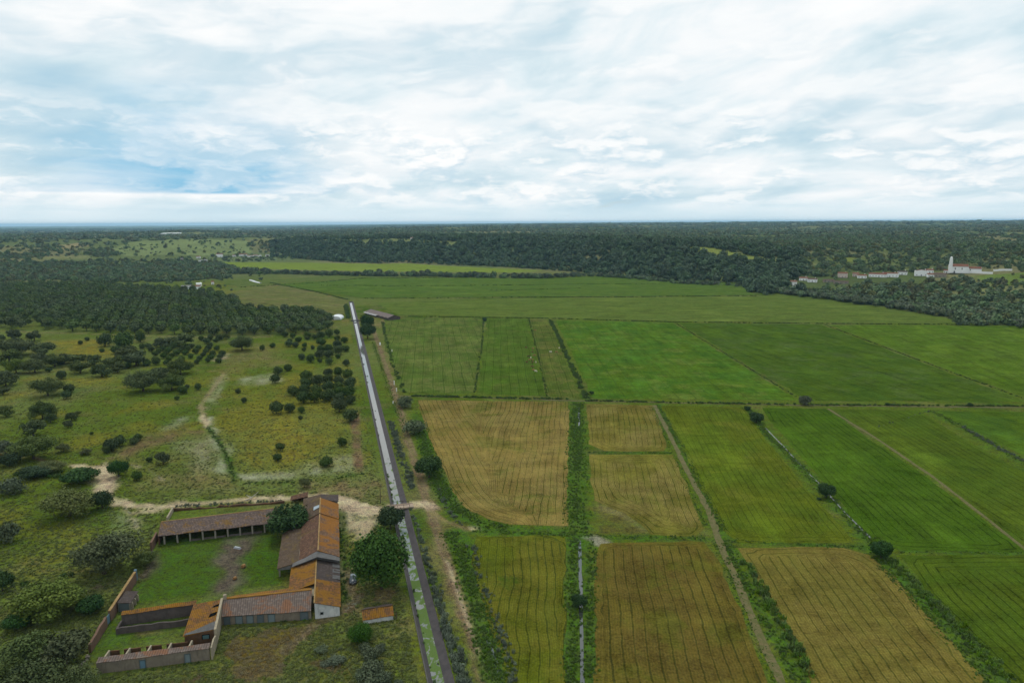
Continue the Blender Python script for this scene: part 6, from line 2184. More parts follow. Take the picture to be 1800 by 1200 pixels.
M_LUSH = mat_leaf('lush_grass', (0.062, 0.118, 0.014), (0.110, 0.178, 0.028), 0.7)
M_RANK = mat_leaf('rank_grass', (0.075, 0.100, 0.020), (0.130, 0.150, 0.040), 0.7)
M_BRAMBLE = mat_leaf('bramble_leaves', (0.075, 0.100, 0.062), (0.140, 0.165, 0.115), 0.6)
M_STRAW = mat_leaf('dry_grass', (0.130, 0.102, 0.044), (0.200, 0.158, 0.075), 0.6)
M_FLOW = mat_leaf('white_flowers', (0.20, 0.21, 0.13), (0.34, 0.34, 0.26), 0.5)
M_HEDGE = mat_leaf('hedge_leaves', (0.040, 0.078, 0.014), (0.082, 0.130, 0.028), 0.6)

P_LUSH = [blade_clump('clump', s, 34, 0.9, 0.5, M_LUSH) for s in (1, 2)] + [leafy_clump('clump', 3, 46, 0.13, M_LUSH)]
P_RANK = [blade_clump('clump', s, 26, 0.55, 0.5, M_RANK, 0.6) for s in (4, 5)] + [leafy_clump('clump', 6, 36, 0.13, M_RANK)]
P_BRAM = [leafy_clump('clump', s, 60, 0.10, M_BRAMBLE) for s in (7, 8)] + [blade_clump('clump', 9, 34, 1.1, 0.45, M_BRAMBLE)]
P_STRAW = [blade_clump('clump', s, 24, 0.5, 0.55, M_STRAW, 0.7) for s in (10, 11)]
P_FLOW = [leafy_clump('clump', s, 34, 0.09, M_FLOW) for s in (12, 13)]
P_HEDGE = [leafy_clump('clump', s, 70, 0.12, M_HEDGE) for s in (14, 15)]


def strip_pts(line, hw, dens, seed):
    g = np.random.default_rng(seed)
    P = PX(line) if not isinstance(line[0], Vector) else line
    xs, ys = [], []
    for a, b_ in zip(P[:-1], P[1:]):
        L = (b_ - a).length
        n = int(L * hw * 2 * dens)
        t = g.random(n)
        o = np.clip(g.normal(size=n) * 0.55, -1.3, 1.3) * hw
        d = (b_ - a).normalized()
        xs.append(a.x + (b_.x - a.x) * t + d.y * o)
        ys.append(a.y + (b_.y - a.y) * t - d.x * o)
    return np.concatenate(xs), np.concatenate(ys)


def strips(name, items, protos, label, seed):
    X, Y, S = [], [], []
    g = np.random.default_rng(seed)
    for k, (line, hw, dens, s0, s1) in enumerate(items):
        x, y = strip_pts(line, hw, dens, seed * 50 + k)
        patch = fbm(x / 6.0, y / 6.0, seed + 400, 3)
        ok = g.random(len(x)) < 0.35 + 1.1 * sstep(patch, 0.35, 0.6)
        s_, t_ = to_canal(x, y)
        ok &= ~((t_ > -3.2) & (t_ < 3.1) & (s_ < C_LEN))
        X.append(x[ok])
        Y.append(y[ok])
        S.append(g.uniform(s0, s1, ok.sum()))
    X, Y, S = np.concatenate(X), np.concatenate(Y), np.concatenate(S)
    instancer(name, X, Y, np.full(len(X), 0.0), S, protos, label)
    print(name, len(X))


strips('grass', [
    ([(1014, 708), (1014, 770), (1014, 850), (1015, 940)], 3.4, 2.47, 0.33, 0.77),
    ([(1012, 945), (1008, 1040), (1005, 1120), (1003, 1230)], 1.7, 3.30, 0.29, 0.68),
    ([(1040, 950), (1038, 1040), (1036, 1120), (1038, 1230)], 1.5, 2.64, 0.29, 0.68),
    ([(735, 740), (748, 790), (772, 850), (800, 893), (840, 920), (895, 929)], 2.6, 3.30, 0.33, 0.81),
    ([(790, 935), (815, 985), (832, 1050), (845, 1105), (862, 1155), (890, 1230)], 2.6, 3.30, 0.33, 0.81),
    ([(845, 1040), (870, 1120), (905, 1230)], 1.2, 1.98, 0.25, 0.58),
    ([(1157, 712), (1200, 790), (1235, 860), (1272, 935)], 1.3, 2.47, 0.25, 0.58),
    ([(1145, 715), (1180, 790), (1240, 925)], 0.9, 1.98, 0.21, 0.49),
    ([(1255, 950), (1290, 1030), (1330, 1120), (1370, 1220)], 0.9, 2.31, 0.21, 0.49),
    ([(1278, 955), (1300, 1010), (1345, 1090), (1385, 1160), (1420, 1240)], 1.6, 2.64, 0.29, 0.68),
    ([(1312, 716), (1345, 760), (1395, 808), (1440, 855), (1490, 910), (1540, 960)], 1.6, 2.47, 0.29, 0.68),
    ([(1530, 970), (1565, 1010), (1630, 1075), (1700, 1150), (1760, 1230)], 1.7, 2.81, 0.25, 0.58),
    ([(830, 932), (910, 937), (990, 940), (1100, 944), (1240, 946)], 1.3, 2.47, 0.25, 0.58),
    ([(1270, 950), (1400, 957), (1530, 962)], 1.1, 2.31, 0.25, 0.54),
    ([(1580, 970), (1700, 971), (1860, 972)], 0.9, 2.15, 0.25, 0.54),
    ([(1034, 795), (1100, 796), (1180, 796)], 1.0, 2.64, 0.25, 0.58),
    ([(1640, 722), (1700, 755), (1800, 812), (1860, 845)], 2.2, 1.48, 0.29, 0.68),
    ([(655, 600), (690, 700), (715, 760)], 1.5, 1.32, 0.25, 0.58),
], P_LUSH, 'lush green grass and weeds choking the field ditches', 1)
strips('reeds', [
    ([(1548, 968), (1585, 1005), (1640, 1058), (1700, 1118), (1775, 1200), (1800, 1230)], 1.5, 2.2, 0.8, 1.4),
    ([(1308, 985), (1345, 1050), (1385, 1115), (1425, 1190)], 1.1, 1.6, 0.9, 1.7),
], P_LUSH, 'tall dark green reeds lining the ditch beside the straw-yellow field', 2)
strips('brambles', [
    ([(704, 880), (722, 920), (742, 975), (764, 1045), (785, 1110), (812, 1200), (825, 1240)], 1.5, 3.23, 0.68, 1.50),
    ([(686, 740), (705, 800), (725, 860)], 1.5, 1.90, 0.54, 1.22),
    ([(770, 860), (790, 900), (815, 925)], 1.0, 1.52, 0.54, 1.09),
    ([(830, 960), (845, 1020), (870, 1080), (895, 1160), (905, 1220)], 1.3, 1.33, 0.54, 1.09),
    ([(1545, 750), (1640, 720)], 0.6, 0.38, 0.41, 0.82),
    ([(1690, 750), (1760, 790), (1830, 825)], 1.2, 1.33, 0.54, 1.09),
    ([(310, 890), (400, 886), (500, 880)], 1.2, 1.14, 0.48, 1.02),
], P_BRAM, 'grey-green brambles along the canal bank and ditches', 3)
strips('hedge', [
    ([(722, 696), (850, 699), (1000, 702)], 1.2, 1.2, 1.0, 2.0),
    ([(1030, 704), (1200, 708), (1450, 712), (1800, 714), (1900, 716)], 0.9, 1.0, 0.9, 1.9),
    ([(967, 562), (985, 600), (1005, 645), (1032, 700)], 1.5, 0.9, 0.9, 2.0),
    ([(930, 561), (945, 620), (962, 698)], 0.6, 0.9, 0.6, 1.3),
    ([(850, 560), (848, 600), (834, 692)], 0.7, 0.8, 0.6, 1.3),
    ([(1186, 567), (1300, 637), (1410, 704)], 0.6, 0.9, 0.6, 1.2),
    ([(1448, 570), (1620, 635), (1808, 704)], 0.7, 0.9, 0.7, 1.3),
    ([(700, 556), (970, 560), (1180, 566), (1440, 569), (1720, 571)], 1.0, 0.8, 1.0, 1.9),
    ([(880, 523), (1100, 522), (1330, 520)], 1.3, 0.5, 1.2, 2.2),
    ([(640, 525), (760, 524), (880, 523)], 1.3, 0.2, 1.0, 2.0),
    ([(475, 497), (560, 514), (612, 527)], 1.5, 0.4, 1.2, 2.2),
    ([(560, 502), (760, 503), (1000, 500), (1160, 499)], 1.5, 0.25, 1.2, 2.4),
    ([(860, 511), (1020, 507)], 1.5, 0.3, 1.2, 2.2),
    ([(420, 505), (560, 497), (640, 489), (860, 488)], 1.8, 0.25, 1.2, 2.4),
    ([(430, 849), (520, 848), (600, 840), (640, 832)], 0.8, 0.8, 0.5, 1.1),
    ([(366, 752), (388, 782), (405, 815), (412, 845)], 0.8, 0.8, 0.5, 1.0),
    ([(0, 832), (70, 835), (160, 842)], 3.0, 0.25, 1.2, 2.6),
    ([(0, 1035), (60, 1025), (130, 1010)], 1.5, 0.3, 0.9, 2.0),
    ([(608, 535), (612, 560)], 2.0, 0.5, 1.2, 2.4),
    ([(672, 566), (690, 640), (712, 690)], 1.2, 0.5, 0.8, 1.6),
    ([(597, 895), (603, 960), (604, 1060)], 0.8, 0.8, 0.5, 1.1),
    ([(392, 1098), (470, 1093), (545, 1089)], 0.4, 1.2, 0.4, 0.8),
    ([(190, 1186), (280, 1175), (372, 1162)], 0.4, 0.9, 0.4, 0.8),
], P_HEDGE, 'thin dark hedges and rough growth along field edges and walls', 4)
# tufts growing on the canal's left lining and out of the water
def canal_tufts():
    g = np.random.default_rng(9)
    s = np.concatenate([g.uniform(-10, 120, 46), g.uniform(120, 420, 30)])
    t = np.where(g.random(len(s)) < 0.8, g.uniform(-1.9, -1.2, len(s)), g.uniform(-1.0, 0.4, len(s)))
    x, y = from_canal(s, t)
    instancer('water_weeds', x, y, np.where(t < -1.6, -0.5, -0.64), g.uniform(0.3, 1.0, len(s)), P_HEDGE, 'dark weed tufts growing along the edge of the canal water')


canal_tufts()


def meadow_tufts():
    g = np.random.default_rng(21)
    px = g.uniform(-40, 740, 60000)
    py = 560 + 660 * g.random(60000) ** 0.75
    v = _RM @ np.stack([(px - CX) / F_PX, -(py - CY) / F_PX, -np.ones_like(px)])
    t = -CAM_H / v[2]
    x, y = v[0] * t, v[1] * t
    s, tt = to_canal(x, y)
    col = ground_color(x, y)
    ok = (tt < -4.5) & (col[:, 0] < 0.28)
    # keep off yards, roofs and tracks
    farm = PX([(262, 1010), (275, 935), (300, 890), (600, 862), (606, 1090), (380, 1102), (380, 1165), (150, 1195), (150, 1150)])
    ok &= ~inpoly(x, y, farm)
    x, y, col, px, py = x[ok], y[ok], col[ok], px[ok], py[ok]
    white = col[:, 2] > 0.075
    dry = (~white) & (col[:, 0] > col[:, 1] * 1.12)
    grn = ~white & ~dry
    r = g.random(len(x))
    for m_, protos, lab, frac, s0, s1, nm in ((white, P_FLOW, 'drifts of pale flowering weeds across the meadow', 0.7, 0.4, 0.9, 'wild_flowers'), (dry, P_STRAW, 'dry straw-coloured grass tufts on the meadow', 0.45, 0.4, 0.9, 'grass'), (grn, P_RANK, 'rough green grass tufts over the meadow', 0.5, 0.4, 1.0, 'grass')):
        k = m_ & (r < frac)
        instancer(nm, x[k], y[k], np.zeros(k.sum()), g.uniform(s0, s1, k.sum()), protos, lab, zs=np.full(k.sum(), 0.7))
        print(nm, k.sum())


meadow_tufts()

# ---- trees along the river and at the foot of the right-hand wood
P_RIVER = [lowtree(131, M_OAKW, 130, 0.13, False, 0.9), lowtree(132, M_WILLOW, 130, 0.13, False, 0.85), lowtree(133, M_OAKW, 130, 0.13, True)]
strips('river_trees', [
    ([(395, 481), (480, 481), (560, 483), (640, 485), (760, 486), (860, 488), (960, 489), (1010, 486)], 9.0, 0.055, 4.5, 9.5),
    ([(640, 484), (900, 488)], 6.0, 0.006, 10, 13),
    ([(395, 480), (470, 480)], 8.0, 0.02, 9, 13),
    ([(1010, 486), (1060, 486), (1120, 491), (1180, 498), (1300, 506), (1372, 515)], 7.0, 0.05, 4.5, 8.5),
], P_RIVER, 'line of riverside trees and willows crossing the valley', 6)
P_WIL = [lowtree(s, M_WILLOW, 170, 0.11, False, 0.8) for s in (141, 142)] + [lowtree(143, M_OAKW, 150, 0.12, False, 0.85)]
strips('willow_scrub', [
    ([(1372, 515), (1450, 524), (1560, 539), (1680, 556), (1800, 574), (1900, 590)], 13.0, 0.06, 5.0, 9.5),
], P_WIL, 'pale willow scrub edging the wood above the right-hand fields', 7)


# ================================================================== DISTANT BUILDINGS
def on_terrain(px, py):
    """first point of the land met by the ray of a photo pixel"""
    v = _RM @ np.array([(px - CX) / F_PX, -(py - CY) / F_PX, -1.0])
    hh = math.hypot(v[0], v[1])
    r = np.arange(300, 9000, 2.0)
    t = r / hh
    z = CAM_H + v[2] * t
    g = hgt(v[0] * t, v[1] * t)
    k = int(np.argmax(g >= z))
    return Vector((v[0] * t[k], v[1] * t[k], g[k])), r[k]


M_VWHITE = mat_plaster('village_limewash', (0.80, 0.81, 0.80), (0.74, 0.75, 0.74), (0.35, 0.34, 0.32), 0.2)
M_VPINK = mat_plaster('village_pink', (0.58, 0.48, 0.42), (0.50, 0.42, 0.37), (0.2, 0.15, 0.12), 0.3)
M_VTAN = mat_plaster('village_tan', (0.30, 0.26, 0.20), (0.24, 0.21, 0.17), (0.12, 0.1, 0.08), 0.3)
M_VROOF = mat_roof('village_roof', (0.20, 0.085, 0.052), (0.165, 0.072, 0.048), (0.24, 0.13, 0.08), 0.35)
M_VROOF2 = mat_roof('village_old_roof', (0.135, 0.085, 0.066), (0.110, 0.072, 0.060), (0.16, 0.10, 0.06), 0.3)
M_GREYROOF = mat_metal_sheet('fibre_cement_roof', (0.20, 0.20, 0.21), (0.16, 0.155, 0.155), 0.6)
M_WIN = mat_flat('window_dark', (0.02, 0.024, 0.028), 0.2, 0.5, 0.0)


def cottage(px, py, wpx, label, depth=6.5, h=2.9, rise=1.6, wallm=None, roofm=None, turn=0.0, wins=3, name='cottage', chimney=True, group='village houses', gable=False, cat='house'):
    p, r = on_terrain(px, py)
    sc = r / F_PX * 1.0 / math.cos(az_of(px))
    L = wpx * sc * math.cos(az_of(px))
    rz = -az_of(px) + turn
    o = empty(name, (p.x, p.y, p.z - 0.1), rz)
    tag(o, label, cat, group)
    h *= 1.45
    rise *= 0.85
    a, d = L / 2, depth / 2
    wm, rm = wallm or M_VWHITE, roofm or M_VROOF
    if gable:                                  # ridge runs away from the camera
        V = [(-a, -d, 0), (a, -d, 0), (a, d, 0), (-a, d, 0), (-a, -d, h), (a, -d, h), (a, d, h), (-a, d, h), (0, -d, h + rise), (0, d, h + rise)]
        F = [(3, 2, 1, 0), (0, 1, 5, 8, 4), (1, 2, 6, 5), (2, 3, 7, 9, 6), (3, 0, 4, 7), (4, 8, 9, 7), (5, 6, 9, 8)]
        slopes = [[(-a - 0.3, d + 0.3, h - 0.1), (-a - 0.3, -d - 0.3, h - 0.1), (0, -d - 0.3, h + rise + 0.1), (0, d + 0.3, h + rise + 0.1)], [(a + 0.3, -d - 0.3, h - 0.1), (a + 0.3, d + 0.3, h - 0.1), (0, d + 0.3, h + rise + 0.1), (0, -d - 0.3, h + rise + 0.1)]]
    else:
        V = [(-a, -d, 0), (a, -d, 0), (a, d, 0), (-a, d, 0), (-a, -d, h), (a, -d, h), (a, d, h), (-a, d, h), (-a, 0, h + rise), (a, 0, h + rise)]
        F = [(3, 2, 1, 0), (0, 1, 5, 4), (1, 2, 6, 9, 5), (2, 3, 7, 6), (3, 0, 4, 8, 7), (4, 5, 9, 8), (6, 7, 8, 9)]
        slopes = [[(-a - 0.3, -d - 0.35, h - 0.12), (a + 0.3, -d - 0.35, h - 0.12), (a + 0.3, 0, h + rise + 0.1), (-a - 0.3, 0, h + rise + 0.1)], [(a + 0.3, d + 0.35, h - 0.12), (-a - 0.3, d + 0.35, h - 0.12), (-a - 0.3, 0, h + rise + 0.1), (a + 0.3, 0, h + rise + 0.1)]]
    mesh_obj('wall', V, F, wm, o)
    for s in slopes:
        sv = s + [(x, y, z - 0.12) for x, y, z in s]
        q = mesh_obj('roof_slope', sv, [(0, 1, 2, 3), (7, 6, 5, 4), (0, 4, 5, 1), (1, 5, 6, 2), (2, 6, 7, 3), (3, 7, 4, 0)], rm, o)
        add_attr(q.data, 'ru', [v[0] + v[1] for v in sv])
        add_attr(q.data, 'rv', [v[2] for v in sv])
    for k in range(wins):
        x = -a + L * (k + 0.5) / wins
        if k == wins // 2:
            mesh_obj('door', box_verts(x - 0.5, x + 0.5, -d - 0.06, -d + 0.02, 0.05, 2.1), BOXF, M_DOOR2, o)
        else:
            w = mesh_obj('window', box_verts(x - 0.45, x + 0.45, -d - 0.05, -d + 0.02, 1.0, 2.1), BOXF, M_WIN, o)
    if chimney:
        mesh_obj('chimney', box_verts(a * 0.5, a * 0.5 + 0.8, 0.2, 1.0, h, h + rise + 1.0), BOXF, wm, o)
    return o


COTT = [
    (1392, 500, 15, 'white cottage at the far left of the village', {}),
    (1402, 507, 17, 'gabled white house lowest of the village by the fields', dict(gable=True, depth=8)),
    (1412, 493, 13, 'low white cottage behind the left village houses', dict(h=2.5)),
    (1428, 496, 14, 'white house at the right of the left village cluster', dict(roofm=M_VROOF2)),
    (1456, 496, 16, 'long low cream outbuilding left of the village ruin', dict(wallm=M_VTAN, roofm=M_VROOF2, h=2.2, rise=0.9, depth=5, chimney=False, name='outbuilding')),
    (1478, 499, 22, 'long roofless grey-brown village ruin', dict(wallm=M_VTAN, roofm=M_VROOF2, h=2.3, rise=0.7, depth=4, chimney=False, name='outbuilding')),
    (1481, 488, 14, 'pinkish house standing apart in mid-village', dict(wallm=M_VPINK, h=4.2)),
    (1504, 486, 9, 'small pink cottage left of the white pair', dict(wallm=M_VPINK)),
    (1515, 489, 13, 'white cottage just below the small pink one', dict(h=2.6)),
    (1543, 487, 25, 'longest red-roofed village row', dict(rise=1.9, wins=6)),
    (1565, 487, 22, 'long white-walled row right of the red-roofed one', dict(h=3.6, rise=1.2, wins=5)),
    (1586, 483, 13, 'dark-roofed cottage past the white-walled row', dict(roofm=M_ROOF_GREY)),
    (1619, 485, 18, 'tall white gabled house halfway to the church', dict(gable=True, h=4.6, rise=2.2, depth=8)),
    (1634, 480, 10, 'small white house behind the tall gabled one', {}),
    (1638, 487, 13, 'white cottage right of the tall gabled house', dict(h=2.6)),
    (1653, 487, 15, 'tan-walled outbuilding nearest below the church', dict(wallm=M_VTAN, roofm=M_VROOF2, chimney=False)),
    (1664, 480, 8, 'tiny white house left of the church tower', dict(h=2.5)),
]
for (px, py, w, lab, kw) in COTT:
    cottage(px, py, w, lab, turn=random.uniform(-0.25, 0.25), **kw)
COTT2 = [
    (328, 508, 15, 'long grey-roofed barn of the left mid-distance farm', dict(roofm=M_GREYROOF, rise=1.4, chimney=False, name='barn', cat='barn')),
    (345, 508, 13, 'red-roofed farmhouse beside the long grey barn', {}),
    (350, 503, 8, 'white annex behind the red-roofed farmhouse', dict(roofm=M_VWHITE, rise=0.8)),
    (374, 500, 4, 'white hut alone on the grass past the farmhouse', dict(depth=4, chimney=False, wins=1)),
    (386, 452, 10, 'two-storey white house below the bare hill', dict(h=5.2, wins=4)),
    (412, 451, 6, 'small white house in the trees below the bare hill', {}),
    (427, 450, 13, 'red-roofed long house below the bare hill', dict(rise=2.4)),
    (440, 452, 9, 'white house right of the red-roofed long one', {}),
    (449, 451, 7, 'small red-roofed house near the end of the hamlet', {}),
    (457, 452, 5, 'bright white gable at the right of the hamlet', dict(gable=True, h=3.5)),
    (470, 451, 6, 'grey-roofed shed at the right end of the hamlet', dict(roofm=M_GREYROOF, chimney=False)),
    (349, 454, 6, 'white house left of the hamlet', {}),
    (353, 461, 7, 'white shed by the light green field', dict(chimney=False, roofm=M_GREYROOF)),
    (362, 460, 5, 'second white shed by the light green field', dict(chimney=False, roofm=M_GREYROOF)),
    (318, 458, 7, 'pale shed left of the white ones by the light green field', dict(chimney=False, roofm=M_GREYROOF, wallm=M_VTAN)),
    (300, 412, 30, 'long white greenhouse roofs in the far blue valley', dict(h=4, rise=1.5, depth=40, roofm=M_VWHITE, chimney=False, name='greenhouse', cat='greenhouse')),
    (724, 421, 5, 'small white house on the wooded crest', {}),
]
for (px, py, w, lab, kw) in COTT2:
    cottage(px, py, w, lab, turn=random.uniform(-0.2, 0.2), group=kw.pop('group', 'houses of the left distance'), **kw)


def build_church():
    p, r = on_terrain(1696, 480)
    k = r / F_PX
    rz = -az_of(1696) + 0.05
    o = empty('church', (p.x, p.y, p.z - 0.1), rz)
    o.scale = (1.22, 1.22, 1.22)
    tag(o, 'white village church with slim bell tower and red roof', 'church')

    def bx(name, x0, x1, y0, y1, z0, z1, m, par=None):
        return mesh_obj(name, box_verts(x0 * k, x1 * k, y0, y1, z0, z1), BOXF, m, par or o)
    # nave from -14 to +3 photo px, chancel to +16
    H = 7.2
    bx('nave', -14.5, 3, -4.5, 4.5, 0, H, M_VWHITE)
    bx('chancel', 3, 16.5, -3.6, 3.6, 0, 5.2, M_VWHITE)

    def groof(name, x0, x1, d, h, rise):
        for s in (-1, 1):
            q = [(x0 * k, s * (d + 0.4), h - 0.05), (x1 * k, s * (d + 0.4), h - 0.05), (x1 * k, 0, h + rise), (x0 * k, 0, h + rise)]
            sv = q + [(x, y, z - 0.15) for x, y, z in q]
            F = [(0, 1, 2, 3), (7, 6, 5, 4), (0, 4, 5, 1), (1, 5, 6, 2), (2, 6, 7, 3), (3, 7, 4, 0)]
            m = mesh_obj(name, sv, F if s < 0 else [tuple(reversed(f)) for f in F], M_VROOF, o)
            add_attr(m.data, 'ru', [v[0] for v in sv])
            add_attr(m.data, 'rv', [v[2] * 2 for v in sv])
        for xx in (x0, x1):
            mesh_obj('gable', [(xx * k - 0.1, -d, h - 0.1), (xx * k - 0.1, d, h - 0.1), (xx * k - 0.1, 0, h + rise - 0.12), (xx * k + 0.1, -d, h - 0.1), (xx * k + 0.1, d, h - 0.1), (xx * k + 0.1, 0, h + rise - 0.12)],
                     [(0, 1, 2), (5, 4, 3), (0, 3, 4, 1), (1, 4, 5, 2), (2, 5, 3, 0)], M_VWHITE, o)
    groof('nave_roof', -14.3, 2.9, 4.5, H, 2.4)
    groof('chancel_roof', 3.1, 16.4, 3.6, 5.2, 1.9)
    bx('facade', -17.5, -14.6, -5.0, 5.0, 0, 8.2, M_VWHITE)
    t = bx('bell_tower', -17.3, -13.6, -5.4, -2.8, 0, 13.2, M_VWHITE)
    # belfry: corner posts and openings below a small dome
    bx('belfry', -17.0, -13.9, -5.2, -3.0, 13.2, 15.6, M_VWHITE, t)
    bx('bell_opening', -16.2, -14.7, -5.26, -5.1, 10.2, 12.4, M_WIN, t)
    V, F = [], []
    for i in range(5):
        a = i * math.pi / 8
        for j in range(10):
            b_ = j * 2 * math.pi / 10
            V.append((-15.45 * k + 1.15 * math.cos(a) * math.cos(b_), -4.1 + 1.15 * math.cos(a) * math.sin(b_), 15.6 + 2.0 * math.sin(a)))
    for i in range(4):
        for j in range(10):
            F.append((i * 10 + j, i * 10 + (j + 1) % 10, (i + 1) * 10 + (j + 1) % 10, (i + 1) * 10 + j))
    mesh_obj('dome', V, F, M_VWHITE, t, True)
    for x in (-10.5, -3.5):
        bx('window', x - 0.5, x + 0.5, -4.58, -4.45, 3.8, 5.6, M_WIN)
    bx('door', -11.9, -10.6, -4.58, -4.45, 0, 2.3, M_WIN)
    bx('window', 4.5, 5.5, -3.68, -3.55, 3.0, 4.4, M_WIN)
    bx('buttress', 2.4, 3.4, -5.0, -4.4, 0, 6.2, M_VWHITE)
    # churchyard walls
    for lab, pts, h in (('white churchyard wall running right from the church', [(1703, 480), (1724, 481), (1745, 482)], 2.6), ('white cemetery wall right of the churchyard', [(1746, 477), (1762, 476), (1779, 476)], 2.3)):
        P = [on_terrain(*q)[0] for q in pts]
        w = empty('churchyard_wall', P[0])
        tag(w, lab, 'wall')
        for a, b_ in zip(P[:-1], P[1:]):
            V = []
            tt = (b_ - a).normalized()
            n = Vector((tt.y, -tt.x, 0)) * 0.25
            for c in (a, b_):
                for s, z in ((-1, -0.5), (1, -0.5), (1, h), (-1, h)):
                    V.append((c.x - P[0].x + n.x * s, c.y - P[0].y + n.y * s, c.z - P[0].z + z))
            mesh_obj('wall_panel', V, [(0, 1, 2, 3), (7, 6, 5, 4), (1, 5, 6, 2), (2, 6, 7, 3), (3, 7, 4, 0), (0, 4, 5, 1)], M_VWHITE, w)


build_church()


def build_far_farm():
    a, b_ = G(652, 551), G(693, 562)
    d = (b_ - a)
    L = d.length
    r = empty('long_barn', (a.lerp(b_, 0.5).x, a.lerp(b_, 0.5).y, 0), math.atan2(d.y, d.x))
    tag(r, 'long brown-roofed cattle barn beside the far end of the canal', 'barn')
    h, hw, rise = 2.2, 6.2, 2.2
    V = [(-L / 2, -hw, 0), (L / 2, -hw, 0), (L / 2, hw, 0), (-L / 2, hw, 0), (-L / 2, -hw, h), (L / 2, -hw, h), (L / 2, hw, h), (-L / 2, hw, h), (-L / 2, 0, h + rise), (L / 2, 0, h + rise)]
    mesh_obj('wall', V, [(3, 2, 1, 0), (0, 1, 5, 4), (1, 2, 6, 9, 5), (2, 3, 7, 6), (3, 0, 4, 8, 7), (4, 5, 9, 8), (6, 7, 8, 9)], M_PLAST_B, r)
    M_B = mat_metal_sheet('brown_sheet_roof', (0.125, 0.085, 0.072), (0.095, 0.068, 0.060), 1.0)
    M_Lt = mat_metal_sheet('pale_sheet_roof', (0.42, 0.42, 0.42), (0.36, 0.36, 0.36), 1.0)
    for nm, q, m in (('roof_slope', [(-L / 2 - 0.5, -hw - 0.5, h), (L / 2 + 0.5, -hw - 0.5, h), (L / 2 + 0.5, 0, h + rise + 0.2), (-L / 2 - 0.5, 0, h + rise + 0.2)], M_B),
                     ('roof_slope', [(L / 2 + 0.5, hw + 0.5, h), (-L / 2 - 0.5, hw + 0.5, h), (-L / 2 - 0.5, 0, h + rise + 0.2), (L / 2 + 0.5, 0, h + rise + 0.2)], M_B),
                     ('pale_roof_strip', [(-L / 2 - 0.5, -hw - 1.6, h - 0.5), (L * 0.05, -hw - 1.6, h - 0.5), (L * 0.05, -hw * 0.9, h + rise * 0.1 + 0.2), (-L / 2 - 0.5, -hw * 0.9, h + rise * 0.1 + 0.2)], M_Lt)):
        sv = q + [(x, y, z - 0.15) for x, y, z in q]
        o = mesh_obj(nm, sv, [(0, 1, 2, 3), (7, 6, 5, 4), (0, 4, 5, 1), (1, 5, 6, 2), (2, 6, 7, 3), (3, 7, 4, 0)], m, r)
        add_attr(o.data, 'ru', [v[0] for v in sv])
    for k in range(6):
        x = -L / 2 + L * (k + 0.5) / 6
        mesh_obj('door', box_verts(x - 1.5, x + 1.5, -hw - 0.08, -hw + 0.02, 0, 2.6), BOXF, M_WIN, r)
    # white tunnel tent left of the canal
    p = G(592, 560)
    k = 1.0 / px_per_m(592, 560)
    r = empty('tunnel_tent', (p.x, p.y, 0), 0.05)
    tag(r, 'white tunnel tent left of the far canal', 'tent')
    R_, Hh, D = 10.0 * k, 6.0 * k, 8.0
    V, F = [], []
    for y in (-D, 0, D):
        for j in range(13):
            a_ = math.pi * j / 12
            V.append((R_ * math.cos(a_), y, Hh * math.sin(a_) ** 0.8))
    for i in range(2):
        for j in range(12):
            F.append((i * 13 + j, i * 13 + j + 1, (i + 1) * 13 + j + 1, (i + 1) * 13 + j))
    F += [tuple(range(12, -1, -1)), tuple(range(26, 39))]
    wt = mat_flat('white_sheeting', (0.62, 0.64, 0.65), 0.5, 0.3, 0.1)
    mesh_obj('cover', V, F, wt, r)
    mesh_obj('doorway', box_verts(-R_ * 0.42, -R_ * 0.26, -D - 0.1, -D + 0.05, 0, Hh * 0.5), BOXF, M_WIN, r)
    for j in range(1, 6):
        x = -R_ + 2 * R_ * j / 6
        mesh_obj('rib', box_verts(x - 0.08, x + 0.08, -D - 0.06, -D + 0.02, 0, Hh * 0.55), BOXF, M_FRAME, r)
    p = G(578, 561)
    r = empty('white_shed', (p.x, p.y, 0))
    tag(r, 'low white shed left of the tunnel tent', 'shed')
    mesh_obj('wall', box_verts(-4, 3, -2, 2, 0, 2.0), BOXF, M_VWHITE, r)
    q = slab('roof', [(p.x - 4.3, p.y - 2.3, 2.05), (p.x + 3.3, p.y - 2.3, 2.05), (p.x + 3.3, p.y + 2.3, 2.6), (p.x - 4.3, p.y + 2.3, 2.6)], 0.1, M_GREYROOF, r)
    # polytunnels further left
    for i, (px, py) in enumerate(((444, 494), (449, 496), (453, 497))):
        p = G(px, py)
        r = empty('polytunnel', (p.x, p.y, 0), R(35))
        tag(r, 'narrow silvery polytunnel in the row before the riverside trees', 'polytunnel', 'polytunnels before the riverside trees')
        V, F = [], []
        for y in (-15, 15):
            for j in range(9):
                a_ = math.pi * j / 8
                V.append((1.5 * math.cos(a_), y, 1.5 * math.sin(a_)))
        for j in range(8):
            F.append((j, j + 1, 9 + j + 1, 9 + j))
        F += [tuple(range(8, -1, -1)), tuple(range(9, 18))]
        mesh_obj('cover', V, F, wt, r)
        mesh_obj('doorway', box_verts(-0.5, 0.5, -15.08, -14.95, 0, 1.2), BOXF, M_WIN, r)


build_far_farm()


